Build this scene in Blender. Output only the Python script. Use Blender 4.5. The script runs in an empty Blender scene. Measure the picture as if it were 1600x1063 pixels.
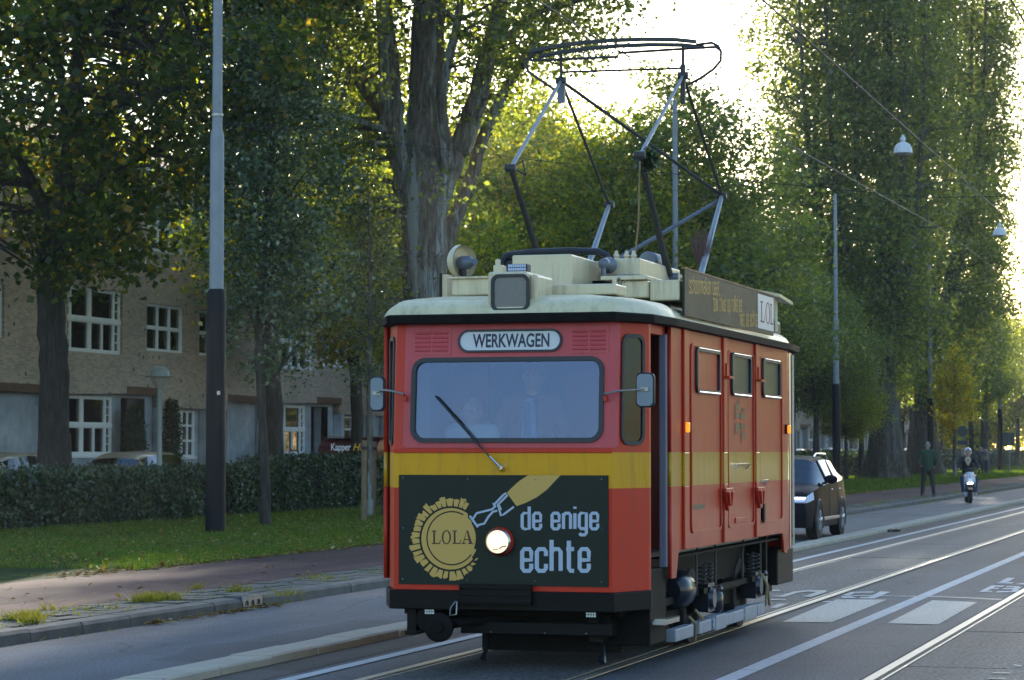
import bpy, bmesh, math, random
import numpy as np
from mathutils import Vector, Matrix, Euler
random.seed(7)
RNG = np.random.default_rng(11)
R = math.radians
S = bpy.context.scene
COL = S.collection

# ---------------------------------------------------------------- camera
CAM_H = 1.65
YAW = math.atan(1180 / 4000.0)          # the street runs along +Y; the lens points a little to its left
PITCH = math.atan(171.5 / 4000.0)
cd = bpy.data.cameras.new('camera')
cam = bpy.data.objects.new('camera', cd)
COL.objects.link(cam)
cam.location = (0, 0, CAM_H)
cam.rotation_euler = Euler((R(90) + PITCH, 0, YAW), 'XYZ')
cd.sensor_width = 36
cd.lens = 90
cd.clip_start = 0.5
cd.clip_end = 3000
cd.dof.use_dof = True
cd.dof.focus_distance = 19.6
cd.dof.aperture_fstop = 9.0
S.camera = cam

# ---------------------------------------------------------------- world, sun, exposure
SUN_EL, SUN_AZ = 13.3, -7.4              # azimuth from the street direction (+Y) towards +X
w = bpy.data.worlds.new('World')
S.world = w
w.use_nodes = True
nt = w.node_tree
nt.nodes.clear()
sky = nt.nodes.new('ShaderNodeTexSky')
sky.sky_type = 'NISHITA'
sky.sun_disc = False
sky.sun_elevation = R(SUN_EL)
sky.sun_rotation = R(SUN_AZ)
sky.air_density = 1.3
sky.dust_density = 0.7
sky.ozone_density = 3.5
bg = nt.nodes.new('ShaderNodeBackground')
bg.inputs['Strength'].default_value = 0.142
wo = nt.nodes.new('ShaderNodeOutputWorld')
nt.links.new(sky.outputs[0], bg.inputs['Color'])
nt.links.new(bg.outputs[0], wo.inputs['Surface'])

sl = bpy.data.lights.new('sun', 'SUN')
sl.energy = 5.0
sl.angle = R(0.55)
sl.color = (1.0, 0.90, 0.74)
sun = bpy.data.objects.new('sun', sl)
COL.objects.link(sun)
sd = Vector((math.sin(R(SUN_AZ)) * math.cos(R(SUN_EL)), math.cos(R(SUN_AZ)) * math.cos(R(SUN_EL)), math.sin(R(SUN_EL))))
sun.rotation_euler = sd.to_track_quat('Z', 'Y').to_euler()
sun.location = (0, 0, 60)

S.view_settings.view_transform = 'Standard'
S.view_settings.look = 'None'
S.view_settings.exposure = 1.42
S.view_settings.gamma = 1.0
S.view_settings.use_curve_mapping = False
S.render.engine = 'CYCLES'
cy = S.cycles
cy.use_denoising = True
cy.max_bounces = 7
cy.diffuse_bounces = 3
cy.glossy_bounces = 3
cy.transmission_bounces = 5
cy.transparent_max_bounces = 10
cy.volume_bounces = 0
cy.sample_clamp_indirect = 8
cy.caustics_reflective = False
cy.caustics_refractive = False

# ---------------------------------------------------------------- measuring: a pixel of the 1600-wide photograph -> a point
_cr = cam.rotation_euler.to_matrix()
def ray(px, py):
    return _cr @ Vector(((px - 800) / 4000.0, (531.5 - py) / 4000.0, -1.0))
CP = Vector((0, 0, CAM_H))
def on_z(px, py, z=0.0):
    d = ray(px, py); return CP + d * ((z - CAM_H) / d.z)
def on_x(px, py, X):
    d = ray(px, py); return CP + d * (X / d.x)
def on_y(px, py, Y):
    d = ray(px, py); return CP + d * (Y / d.y)
def on_d(px, py, depth):
    return CP + ray(px, py) * depth

# ---------------------------------------------------------------- materials
MATS = {}
def mat(name, col, rough=0.6, metal=0.0, coat=0.0, emit=0.0, spec=0.5, noise=None, bump=None, grime=0.0):
    """noise = (scale, amount[, second colour]); bump = (scale, strength)"""
    m = bpy.data.materials.new(name); m.use_nodes = True
    n = m.node_tree; b = n.nodes['Principled BSDF']
    b.inputs['Base Color'].default_value = (*col, 1)
    b.inputs['Roughness'].default_value = rough
    b.inputs['Metallic'].default_value = metal
    b.inputs['Coat Weight'].default_value = coat
    b.inputs['Coat Roughness'].default_value = 0.08
    b.inputs['Specular IOR Level'].default_value = spec
    if emit:
        b.inputs['Emission Color'].default_value = (*col, 1)
        b.inputs['Emission Strength'].default_value = emit
    tc = n.nodes.new('ShaderNodeTexCoord')
    if noise:
        sc, am = noise[0], noise[1]
        c2 = noise[2] if len(noise) > 2 else tuple(c * 0.45 for c in col)
        t = n.nodes.new('ShaderNodeTexNoise'); t.inputs['Scale'].default_value = sc
        t.inputs['Detail'].default_value = 6; t.inputs['Roughness'].default_value = 0.65
        n.links.new(tc.outputs['Object'], t.inputs['Vector'])
        r = n.nodes.new('ShaderNodeMapRange')
        r.inputs['From Min'].default_value = 0.35; r.inputs['From Max'].default_value = 0.68
        r.inputs['To Max'].default_value = am
        n.links.new(t.outputs['Fac'], r.inputs['Value'])
        mx = n.nodes.new('ShaderNodeMix'); mx.data_type = 'RGBA'
        mx.inputs['A'].default_value = (*col, 1); mx.inputs['B'].default_value = (*c2, 1)
        n.links.new(r.outputs[0], mx.inputs['Factor'])
        n.links.new(mx.outputs['Result'], b.inputs['Base Color'])
        rr = n.nodes.new('ShaderNodeMapRange'); rr.inputs['To Min'].default_value = max(0.02, rough - 0.06); rr.inputs['To Max'].default_value = min(1, rough + 0.12)
        n.links.new(t.outputs['Fac'], rr.inputs['Value']); n.links.new(rr.outputs[0], b.inputs['Roughness'])
    if grime:
        gm_ = n.nodes.new('ShaderNodeMapping'); gm_.inputs['Scale'].default_value = (7, 7, 0.9); n.links.new(tc.outputs['Object'], gm_.inputs['Vector'])
        gt = n.nodes.new('ShaderNodeTexNoise'); gt.inputs['Scale'].default_value = 1.6; gt.inputs['Detail'].default_value = 9; gt.inputs['Roughness'].default_value = 0.7; n.links.new(gm_.outputs[0], gt.inputs['Vector'])
        gr = n.nodes.new('ShaderNodeMapRange'); gr.inputs['From Min'].default_value = 0.5; gr.inputs['From Max'].default_value = 0.72; gr.inputs['To Max'].default_value = grime; n.links.new(gt.outputs['Fac'], gr.inputs['Value'])
        gx = n.nodes.new('ShaderNodeMix'); gx.data_type = 'RGBA'; gx.inputs['B'].default_value = (0.10, 0.07, 0.05, 1); gx.inputs['A'].default_value = (*col, 1)
        src = b.inputs['Base Color'].links
        if src: n.links.new(src[0].from_socket, gx.inputs['A'])
        n.links.new(gr.outputs[0], gx.inputs['Factor']); n.links.new(gx.outputs['Result'], b.inputs['Base Color'])
    if bump:
        t = n.nodes.new('ShaderNodeTexNoise'); t.inputs['Scale'].default_value = bump[0]; t.inputs['Detail'].default_value = 4
        n.links.new(tc.outputs['Object'], t.inputs['Vector'])
        bp = n.nodes.new('ShaderNodeBump'); bp.inputs['Strength'].default_value = bump[1]; bp.inputs['Distance'].default_value = 0.02
        n.links.new(t.outputs['Fac'], bp.inputs['Height']); n.links.new(bp.outputs[0], b.inputs['Normal'])
        if coat: n.links.new(bp.outputs[0], b.inputs['Coat Normal'])
    MATS[name] = m
    return m

def leaf_mat(name, cols, trans=0.45, rough=0.45, spec=0.4, glow=(4.4, 4.2, 1.5)):
    """one leaf in its own tone: the colour is picked per leaf"""
    m = bpy.data.materials.new(name); m.use_nodes = True
    n = m.node_tree; b = n.nodes['Principled BSDF']; out = n.nodes['Material Output']
    g = n.nodes.new('ShaderNodeNewGeometry')
    cr = n.nodes.new('ShaderNodeValToRGB'); cr.color_ramp.interpolation = 'LINEAR'
    e = cr.color_ramp.elements
    e[0].position, e[0].color = cols[0][0], (*cols[0][1], 1)
    e[1].position, e[1].color = cols[1][0], (*cols[1][1], 1)
    for p, c in cols[2:]:
        x = e.new(p); x.color = (*c, 1)
    n.links.new(g.outputs['Random Per Island'], cr.inputs['Fac'])
    n.links.new(cr.outputs['Color'], b.inputs['Base Color'])
    b.inputs['Roughness'].default_value = rough
    b.inputs['Specular IOR Level'].default_value = spec
    tr = n.nodes.new('ShaderNodeBsdfTranslucent')
    hs = n.nodes.new('ShaderNodeMix'); hs.data_type = 'RGBA'; hs.blend_type = 'MULTIPLY'; hs.inputs['Factor'].default_value = 1
    hs.inputs['B'].default_value = (*glow, 1)
    n.links.new(cr.outputs['Color'], hs.inputs['A'])
    n.links.new(hs.outputs['Result'], tr.inputs['Color'])
    mx = n.nodes.new('ShaderNodeMixShader'); mx.inputs[0].default_value = trans
    n.links.new(b.outputs[0], mx.inputs[1]); n.links.new(tr.outputs[0], mx.inputs[2])
    n.links.new(mx.outputs[0], out.inputs['Surface'])
    MATS[name] = m
    return m

def glass_mat(name, tint=(0.8, 0.88, 0.9), refl=0.12, rough=0.02, gcol=(1, 1, 1), body=None):
    """a pane: a share of mirror over a see-through (or, with body, a dull) sheet"""
    m = bpy.data.materials.new(name); m.use_nodes = True
    n = m.node_tree; out = n.nodes['Material Output']; b = n.nodes['Principled BSDF']
    if body:
        b.inputs['Base Color'].default_value = (*body, 1); b.inputs['Roughness'].default_value = 0.3
        first = b
    else:
        n.nodes.remove(b); first = n.nodes.new('ShaderNodeBsdfTransparent'); first.inputs[0].default_value = (*tint, 1)
    gl = n.nodes.new('ShaderNodeBsdfGlossy'); gl.inputs['Roughness'].default_value = rough; gl.inputs['Color'].default_value = (*gcol, 1)
    fr = n.nodes.new('ShaderNodeFresnel'); fr.inputs['IOR'].default_value = 1.5
    ad = n.nodes.new('ShaderNodeMath'); ad.operation = 'ADD'; ad.use_clamp = True; ad.inputs[1].default_value = refl
    n.links.new(fr.outputs[0], ad.inputs[0])
    mx = n.nodes.new('ShaderNodeMixShader')
    n.links.new(ad.outputs[0], mx.inputs[0]); n.links.new(first.outputs[0], mx.inputs[1]); n.links.new(gl.outputs[0], mx.inputs[2])
    n.links.new(mx.outputs[0], out.inputs['Surface'])
    MATS[name] = m
    return m

def brick_mat(name):
    m = bpy.data.materials.new(name); m.use_nodes = True
    n = m.node_tree; b = n.nodes['Principled BSDF']; L = n.links.new
    tc = n.nodes.new('ShaderNodeTexCoord'); sp = n.nodes.new('ShaderNodeSeparateXYZ'); cb = n.nodes.new('ShaderNodeCombineXYZ')
    L(tc.outputs['Object'], sp.inputs[0]); L(sp.outputs['Y'], cb.inputs['X']); L(sp.outputs['Z'], cb.inputs['Y'])
    br = n.nodes.new('ShaderNodeTexBrick')
    br.inputs['Scale'].default_value = 1.0; br.inputs['Brick Width'].default_value = 0.22; br.inputs['Row Height'].default_value = 0.065
    br.inputs['Mortar Size'].default_value = 0.008; br.inputs['Mortar Smooth'].default_value = 0.3; br.inputs['Bias'].default_value = -0.1
    br.inputs['Color1'].default_value = (0.52, 0.395, 0.31, 1); br.inputs['Color2'].default_value = (0.33, 0.245, 0.20, 1)
    br.inputs['Mortar'].default_value = (0.46, 0.42, 0.37, 1)
    L(cb.outputs[0], br.inputs['Vector'])
    # burnt headers
    wn = n.nodes.new('ShaderNodeTexVoronoi'); wn.inputs['Scale'].default_value = 3.1; L(cb.outputs[0], wn.inputs['Vector'])
    mr = n.nodes.new('ShaderNodeMapRange'); mr.inputs['From Min'].default_value = 0.15; mr.inputs['From Max'].default_value = 0.20; mr.inputs['To Min'].default_value = 0.85; mr.inputs['To Max'].default_value = 0.0
    L(wn.outputs['Distance'], mr.inputs['Value'])
    mx = n.nodes.new('ShaderNodeMix'); mx.data_type = 'RGBA'; mx.inputs['B'].default_value = (0.05, 0.045, 0.05, 1)
    L(br.outputs['Color'], mx.inputs['A'])
    sv = n.nodes.new('ShaderNodeSeparateXYZ'); L(wn.outputs['Color'], sv.inputs[0])
    gt = n.nodes.new('ShaderNodeMath'); gt.operation = 'GREATER_THAN'; gt.inputs[1].default_value = 0.62; L(sv.outputs[0], gt.inputs[0])
    mm = n.nodes.new('ShaderNodeMath'); mm.operation = 'MULTIPLY'; L(gt.outputs[0], mm.inputs[0]); L(mr.outputs[0], mm.inputs[1]); L(mm.outputs[0], mx.inputs['Factor'])
    ns = n.nodes.new('ShaderNodeTexNoise'); ns.inputs['Scale'].default_value = 0.5; ns.inputs['Detail'].default_value = 8; L(cb.outputs[0], ns.inputs['Vector'])
    m2 = n.nodes.new('ShaderNodeMix'); m2.data_type = 'RGBA'; m2.blend_type = 'MULTIPLY'; m2.inputs['Factor'].default_value = 0.8
    r2 = n.nodes.new('ShaderNodeMapRange'); r2.inputs['From Min'].default_value = 0.3; r2.inputs['From Max'].default_value = 0.7; r2.inputs['To Min'].default_value = 0.86; r2.inputs['To Max'].default_value = 1.25
    L(ns.outputs['Fac'], r2.inputs['Value']); L(mx.outputs['Result'], m2.inputs['A']); L(r2.outputs[0], m2.inputs['B'])
    L(m2.outputs['Result'], b.inputs['Base Color'])
    b.inputs['Roughness'].default_value = 0.85
    bp = n.nodes.new('ShaderNodeBump'); bp.inputs['Strength'].default_value = 0.6; bp.inputs['Distance'].default_value = 0.01; bp.invert = True
    L(br.outputs['Fac'], bp.inputs['Height']); L(bp.outputs[0], b.inputs['Normal'])
    MATS[name] = m
    return m

def asphalt_mat(name, c1, c2, grain=90, rough=0.7, spec=0.5, streak=0.35, crack=0.9):
    """fine stone grain, worn streaks along the driving direction and large stains"""
    m = bpy.data.materials.new(name); m.use_nodes = True
    n = m.node_tree; b = n.nodes['Principled BSDF']; L = n.links.new
    tc = n.nodes.new('ShaderNodeTexCoord')
    g = n.nodes.new('ShaderNodeTexNoise'); g.inputs['Scale'].default_value = grain; g.inputs['Detail'].default_value = 3; L(tc.outputs['Object'], g.inputs['Vector'])
    r = n.nodes.new('ShaderNodeMapRange'); r.inputs['From Min'].default_value = 0.36; r.inputs['From Max'].default_value = 0.66; L(g.outputs['Fac'], r.inputs['Value'])
    mx = n.nodes.new('ShaderNodeMix'); mx.data_type = 'RGBA'; mx.inputs['A'].default_value = (*c1, 1); mx.inputs['B'].default_value = (*c2, 1)
    L(r.outputs[0], mx.inputs['Factor'])
    mp = n.nodes.new('ShaderNodeMapping'); mp.inputs['Scale'].default_value = (2.2, 0.07, 1); L(tc.outputs['Object'], mp.inputs['Vector'])
    s = n.nodes.new('ShaderNodeTexNoise'); s.inputs['Scale'].default_value = 1; s.inputs['Detail'].default_value = 6; L(mp.outputs[0], s.inputs['Vector'])
    p = n.nodes.new('ShaderNodeTexNoise'); p.inputs['Scale'].default_value = 0.45; p.inputs['Detail'].default_value = 7; p.inputs['Roughness'].default_value = 0.65; L(tc.outputs['Object'], p.inputs['Vector'])
    a = n.nodes.new('ShaderNodeMath'); a.operation = 'ADD'; L(s.outputs['Fac'], a.inputs[0]); L(p.outputs['Fac'], a.inputs[1])
    r3 = n.nodes.new('ShaderNodeMapRange'); r3.inputs['From Min'].default_value = 0.7; r3.inputs['From Max'].default_value = 1.3
    r3.inputs['To Min'].default_value = 1 - streak; r3.inputs['To Max'].default_value = 1 + streak * 0.6; L(a.outputs[0], r3.inputs['Value'])
    m2 = n.nodes.new('ShaderNodeMix'); m2.data_type = 'RGBA'; m2.blend_type = 'MULTIPLY'; m2.inputs['Factor'].default_value = 1
    L(mx.outputs['Result'], m2.inputs['A']); L(r3.outputs[0], m2.inputs['B']); L(m2.outputs['Result'], b.inputs['Base Color'])
    wp_ = n.nodes.new('ShaderNodeTexNoise'); wp_.inputs['Scale'].default_value = 1.3; wp_.inputs['Detail'].default_value = 4; L(tc.outputs['Object'], wp_.inputs['Vector'])
    va = n.nodes.new('ShaderNodeVectorMath'); va.operation = 'MULTIPLY_ADD'; va.inputs[1].default_value = (.5, .5, 0); L(wp_.outputs['Color'], va.inputs[0]); L(tc.outputs['Object'], va.inputs[2])
    vc = n.nodes.new('ShaderNodeTexVoronoi'); vc.feature = 'DISTANCE_TO_EDGE'; vc.inputs['Scale'].default_value = 0.42; L(va.outputs[0], vc.inputs['Vector'])
    rc = n.nodes.new('ShaderNodeMapRange'); rc.inputs['From Min'].default_value = 0.002; rc.inputs['From Max'].default_value = 0.008; rc.inputs['To Min'].default_value = 0.55; L(vc.outputs['Distance'], rc.inputs['Value'])
    m4 = n.nodes.new('ShaderNodeMix'); m4.data_type = 'RGBA'; m4.blend_type = 'MULTIPLY'; m4.inputs['Factor'].default_value = crack
    L(m2.outputs['Result'], m4.inputs['A']); L(rc.outputs[0], m4.inputs['B'])
    mpp = n.nodes.new('ShaderNodeMapping'); mpp.inputs['Scale'].default_value = (0.55, 0.16, 1); L(tc.outputs['Object'], mpp.inputs['Vector'])
    vp = n.nodes.new('ShaderNodeTexVoronoi'); vp.distance = 'CHEBYCHEV'; vp.inputs['Scale'].default_value = 1.0; L(mpp.outputs[0], vp.inputs['Vector'])
    sx_ = n.nodes.new('ShaderNodeSeparateXYZ'); L(vp.outputs['Color'], sx_.inputs[0])
    rp = n.nodes.new('ShaderNodeMapRange'); rp.inputs['From Min'].default_value = 0.72; rp.inputs['From Max'].default_value = 0.74; rp.inputs['To Min'].default_value = 1.0; rp.inputs['To Max'].default_value = 0.74; L(sx_.outputs[0], rp.inputs['Value'])
    m5 = n.nodes.new('ShaderNodeMix'); m5.data_type = 'RGBA'; m5.blend_type = 'MULTIPLY'; m5.inputs['Factor'].default_value = 1.0
    L(m4.outputs['Result'], m5.inputs['A']); L(rp.outputs[0], m5.inputs['B']); L(m5.outputs['Result'], b.inputs['Base Color'])
    b.inputs['Roughness'].default_value = rough; b.inputs['Specular IOR Level'].default_value = spec
    bp = n.nodes.new('ShaderNodeBump'); bp.inputs['Strength'].default_value = 0.5; bp.inputs['Distance'].default_value = 0.004
    L(g.outputs['Fac'], bp.inputs['Height']); L(bp.outputs[0], b.inputs['Normal'])
    MATS[name] = m
    return m

def bark_mat(name, c1, c2, lichen=0.0):
    m = bpy.data.materials.new(name); m.use_nodes = True
    n = m.node_tree; b = n.nodes['Principled BSDF']; L = n.links.new
    tc = n.nodes.new('ShaderNodeTexCoord'); mp = n.nodes.new('ShaderNodeMapping'); mp.inputs['Scale'].default_value = (6, 6, 1.1); L(tc.outputs['Object'], mp.inputs['Vector'])
    t = n.nodes.new('ShaderNodeTexNoise'); t.inputs['Scale'].default_value = 2.2; t.inputs['Detail'].default_value = 8; t.inputs['Roughness'].default_value = 0.7; L(mp.outputs[0], t.inputs['Vector'])
    r = n.nodes.new('ShaderNodeMapRange'); r.inputs['From Min'].default_value = 0.4; r.inputs['From Max'].default_value = 0.62; L(t.outputs['Fac'], r.inputs['Value'])
    mx = n.nodes.new('ShaderNodeMix'); mx.data_type = 'RGBA'; mx.inputs['A'].default_value = (*c1, 1); mx.inputs['B'].default_value = (*c2, 1); L(r.outputs[0], mx.inputs['Factor'])
    res = mx.outputs['Result']
    if lichen:
        m3 = n.nodes.new('ShaderNodeMapping'); m3.inputs['Scale'].default_value = (2.2, 2.2, 0.22); L(tc.outputs['Object'], m3.inputs['Vector'])
        q = n.nodes.new('ShaderNodeTexNoise'); q.inputs['Scale'].default_value = 1.0; q.inputs['Detail'].default_value = 9; q.inputs['Roughness'].default_value = 0.75; L(m3.outputs[0], q.inputs['Vector'])
        rq = n.nodes.new('ShaderNodeMapRange'); rq.inputs['From Min'].default_value = 0.52; rq.inputs['From Max'].default_value = 0.58; rq.inputs['To Max'].default_value = lichen; L(q.outputs['Fac'], rq.inputs['Value'])
        mq = n.nodes.new('ShaderNodeMix'); mq.data_type = 'RGBA'; mq.inputs['B'].default_value = (0.34, 0.38, 0.38, 1); L(res, mq.inputs['A']); L(rq.outputs[0], mq.inputs['Factor'])
        res = mq.outputs['Result']
    L(res, b.inputs['Base Color']); b.inputs['Roughness'].default_value = 0.9
    bp = n.nodes.new('ShaderNodeBump'); bp.inputs['Strength'].default_value = 0.9; bp.inputs['Distance'].default_value = 0.05
    L(t.outputs['Fac'], bp.inputs['Height']); L(bp.outputs[0], b.inputs['Normal'])
    MATS[name] = m
    return m

M = MATS
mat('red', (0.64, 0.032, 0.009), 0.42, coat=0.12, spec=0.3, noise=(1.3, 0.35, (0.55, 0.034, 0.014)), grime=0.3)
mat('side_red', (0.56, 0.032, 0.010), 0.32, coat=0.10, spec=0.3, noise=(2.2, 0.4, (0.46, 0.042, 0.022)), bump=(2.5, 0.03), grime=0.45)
mat('pinkish_red', (0.64, 0.092, 0.110), 0.5, coat=0.1, spec=0.3, noise=(1.2, 0.3, (0.58, 0.075, 0.080)), grime=0.3)  # paler, pinker red of the upper front sheet, vents and slats
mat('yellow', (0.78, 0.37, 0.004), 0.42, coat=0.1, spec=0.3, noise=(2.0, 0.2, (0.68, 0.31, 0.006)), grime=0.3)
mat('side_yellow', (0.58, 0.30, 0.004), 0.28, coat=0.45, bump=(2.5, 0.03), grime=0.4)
mat('cream', (0.74, 0.62, 0.42), 0.35, coat=0.3, noise=(3, 0.3, (0.56, 0.45, 0.30)), grime=0.5)
mat('roof_cream', (0.78, 0.68, 0.44), 0.42, coat=0.1, spec=0.35, noise=(3, 0.3, (0.56, 0.49, 0.36)), grime=0.4)
mat('black_paint', (0.003, 0.003, 0.0035), 0.5, spec=0.18, noise=(8, 0.6, (0.009, 0.008, 0.007)))
mat('under_black', (0.003, 0.003, 0.0035), 0.65, spec=0.15, noise=(9, 0.6, (0.010, 0.009, 0.008)))
mat('gutter_black', (0.003, 0.003, 0.003), 0.6, spec=0.1, noise=(14, 0.7, (0.020, 0.017, 0.017)))
mat('rubber', (0.018, 0.02, 0.03), 0.45)
mat('gloss_blue_black', (0.008, 0.010, 0.022), 0.3, coat=0.35)
mat('chrome', (0.62, 0.62, 0.62), 0.18, metal=1.0)
mat('steel', (0.4, 0.4, 0.42), 0.35, metal=0.9, noise=(20, 0.4, (0.2, 0.19, 0.18)))
mat('grey_tube', (0.17, 0.19, 0.24), 0.4, metal=0.3, noise=(9, 0.4))
mat('light_tube', (0.36, 0.37, 0.42), 0.4, metal=0.3, noise=(9, 0.4))
mat('dark_tube', (0.055, 0.052, 0.055), 0.5, metal=0.2, noise=(9, 0.4))
mat('post_grey', (0.15, 0.17, 0.24), 0.4)
mat('bar_grey', (0.33, 0.37, 0.45), 0.4, noise=(10, 0.5, (0.2, 0.22, 0.26)))
mat('panel_green', (0.010, 0.018, 0.013), 0.45, coat=0.05, spec=0.25)
mat('side_panel_green', (0.016, 0.022, 0.014), 0.5, spec=0.25, noise=(3, 0.4, (0.035, 0.034, 0.012)))
mat('gold', (0.66, 0.40, 0.11), 0.5, spec=0.3)
mat('white_print', (0.46, 0.52, 0.66), 0.45)
mat('white_board', (0.72, 0.72, 0.76), 0.4)
mat('navy_print', (0.03, 0.03, 0.07), 0.5)
mat('letter_red', (0.42, 0.03, 0.04), 0.5)
mat('logo_dark', (0.030, 0.022, 0.020), 0.35)
mat('amber', (0.9, 0.28, 0.02), 0.25, emit=0.5)
mat('lamp_on', (1.0, 0.78, 0.55), 0.3, emit=0.42)
mat('lamp_core', (1.0, 0.93, 0.84), 0.3, emit=3.0)
mat('lamp_soft', (0.95, 0.95, 1.0), 0.3, emit=5)
mat('reflector', (0.75, 0.78, 0.72), 0.25)
mat('led_bluish', (0.55, 0.62, 0.85), 0.3)
mat('lens_grey', (0.09, 0.10, 0.12), 0.25, noise=(7, 0.5, (0.15, 0.16, 0.19)), coat=0.4)
mat('wood', (0.42, 0.22, 0.10), 0.6, noise=(14, 0.6))
mat('stake_wood', (0.26, 0.17, 0.10), 0.8, noise=(10, 0.7))
mat('rope', (0.35, 0.27, 0.14), 0.9)
mat('twig', (0.16, 0.09, 0.08), 0.9)
mat('inside_red', (0.35, 0.04, 0.02), 0.6)
mat('inside_grey', (0.30, 0.34, 0.40), 0.6)
mat('white_frame', (0.90, 0.91, 0.94), 0.5, noise=(6, 0.2))
mat('concrete_wall', (0.50, 0.54, 0.63), 0.8, noise=(1.3, 0.7, (0.17, 0.19, 0.22)), bump=(8, 0.3))
mat('pale_wall', (0.55, 0.56, 0.60), 0.8, noise=(1.0, 0.3))
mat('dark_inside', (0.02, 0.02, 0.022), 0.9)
mat('curtain', (0.42, 0.46, 0.44), 0.9, noise=(4, 0.5))
mat('blind', (0.55, 0.60, 0.57), 0.8)
mat('door_wood', (0.20, 0.055, 0.018), 0.45, noise=(5, 0.5), coat=0.2)
mat('soldier_brick', (0.20, 0.11, 0.075), 0.85, noise=(8, 0.6))
mat('roof_tile', (0.12, 0.05, 0.035), 0.8)
mat('pole_grey', (0.30, 0.32, 0.36), 0.5, noise=(5, 0.25), metal=0.0)
mat('pole_dark', (0.006, 0.007, 0.012), 0.5, spec=.2, noise=(5, 0.4))
mat('wire', (0.06, 0.055, 0.055), 0.5, metal=0.4)
mat('lamp_white', (0.7, 0.72, 0.75), 0.4)
mat('lamp_glass', (0.42, 0.38, 0.34), 0.3)
mat('lamp_green', (0.30, 0.34, 0.32), 0.5)
mat('rail_steel', (0.66, 0.62, 0.56), 0.40, metal=1.0, noise=(30, 0.5, (0.42, 0.37, 0.32)))
mat('rail_groove', (0.02, 0.018, 0.02), 0.7)
mat('joint_dirt', (0.028, 0.024, 0.018), 0.9)
mat('kerb_stone', (0.17, 0.165, 0.155), 0.85, noise=(3.5, 0.6, (0.08, 0.08, 0.07)), bump=(30, 0.4))
mat('band_stone', (0.50, 0.45, 0.37), 0.85, noise=(2.5, 0.5, (0.30, 0.27, 0.22)), bump=(40, 0.4))
mat('paving_tile', (0.15, 0.138, 0.12), 0.9, noise=(2.4, 0.7, (0.10, 0.095, 0.07)), bump=(25, 0.5))
mat('paint_white', (0.54, 0.56, 0.59), 0.55, noise=(9, 0.55, (0.36, 0.37, 0.38)))
mat('paint_worn', (0.56, 0.55, 0.50), 0.5, noise=(28, 0.9, (0.20, 0.20, 0.19)))
mat('soil', (0.045, 0.035, 0.025), 0.95, noise=(3, 0.5))
mat('skin', (0.52, 0.30, 0.21), 0.5)
mat('hair_light', (0.30, 0.20, 0.10), 0.8)
mat('hair_grey', (0.30, 0.29, 0.28), 0.8)
mat('eye_dark', (0.02, 0.015, 0.01), 0.3)
mat('jacket_green', (0.035, 0.075, 0.045), 0.8, noise=(14, 0.4))
mat('trousers_dark', (0.035, 0.032, 0.034), 0.85)
mat('jeans', (0.035, 0.06, 0.14), 0.85, noise=(20, 0.4))
mat('shoe_blue', (0.05, 0.08, 0.16), 0.6)
mat('shoe_pale', (0.6, 0.6, 0.6), 0.6)
mat('jacket_black', (0.012, 0.012, 0.018), 0.7)
mat('scarf_pale', (0.50, 0.42, 0.34), 0.9)
mat('coat_beige', (0.33, 0.32, 0.24), 0.9, noise=(14, 0.4))
mat('coat_dusk', (0.12, 0.10, 0.12), 0.9)
mat('cap_grey', (0.10, 0.11, 0.12), 0.9)
mat('shirt_blue', (0.25, 0.42, 0.85), 0.8)
mat('tie_dark', (0.04, 0.05, 0.12), 0.6)
mat('uniform', (0.17, 0.05, 0.06), 0.8)
mat('child_top', (0.42, 0.50, 0.52), 0.8)
mat('helmet_white', (0.8, 0.8, 0.84), 0.2, coat=0.8)
mat('print_blue', (0.06, 0.07, 0.4), 0.4)
mat('scooter_white', (0.66, 0.72, 0.84), 0.22, coat=0.8)
mat('plastic_black', (0.012, 0.012, 0.014), 0.45)
mat('tyre', (0.015, 0.015, 0.016), 0.85, bump=(60, 0.4))
mat('car_dark', (0.007, 0.008, 0.014), 0.35, coat=0.0, spec=0.03)
mat('car_silver', (0.45, 0.47, 0.5), 0.3, coat=0.8, metal=0.4)
mat('car_white', (0.72, 0.74, 0.76), 0.3, coat=0.8)
mat('car_blue', (0.07, 0.10, 0.16), 0.3, coat=0.8)
mat('car_sand', (0.30, 0.25, 0.18), 0.35, coat=0.8, metal=0.3)
mat('car_red', (0.30, 0.03, 0.03), 0.3, coat=0.8)
mat('van_red', (0.13, 0.010, 0.016), 0.35, coat=0.5)
mat('van_lid', (0.55, 0.24, 0.13), 0.4)
mat('sign_back', (0.10, 0.12, 0.13), 0.5, metal=0.2)
mat('sign_blue', (0.02, 0.05, 0.16), 0.5)
mat('sticker', (0.6, 0.55, 0.52), 0.6)
mat('litter_black', (0.012, 0.012, 0.012), 0.8)
brick_mat('brick')
bark_mat('bark_dark', (0.030, 0.024, 0.020), (0.075, 0.062, 0.050))
bark_mat('bark_grey', (0.065, 0.055, 0.046), (0.23, 0.195, 0.16), 0.9)
bark_mat('bark_poplar', (0.05, 0.04, 0.03), (0.15, 0.12, 0.09), 0.25)
asphalt_mat('lane_asphalt', (0.070, 0.077, 0.092), (0.175, 0.19, 0.215), 42, 0.7, 0.35, 0.3)
asphalt_mat('tram_asphalt', (0.030, 0.034, 0.042), (0.130, 0.140, 0.160), 42, 0.66, 0.35, 0.3)
asphalt_mat('bed_asphalt', (0.022, 0.021, 0.023), (0.21, 0.20, 0.20), 30, 0.65, 0.4, 0.3)
asphalt_mat('gutter_asphalt', (0.075, 0.068, 0.062), (0.15, 0.138, 0.125), 60, 0.8, 0.3, 0.45)
asphalt_mat('red_asphalt', (0.080, 0.038, 0.037), (0.15, 0.082, 0.080), 42, 0.85, 0.2, 0.35)
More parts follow.
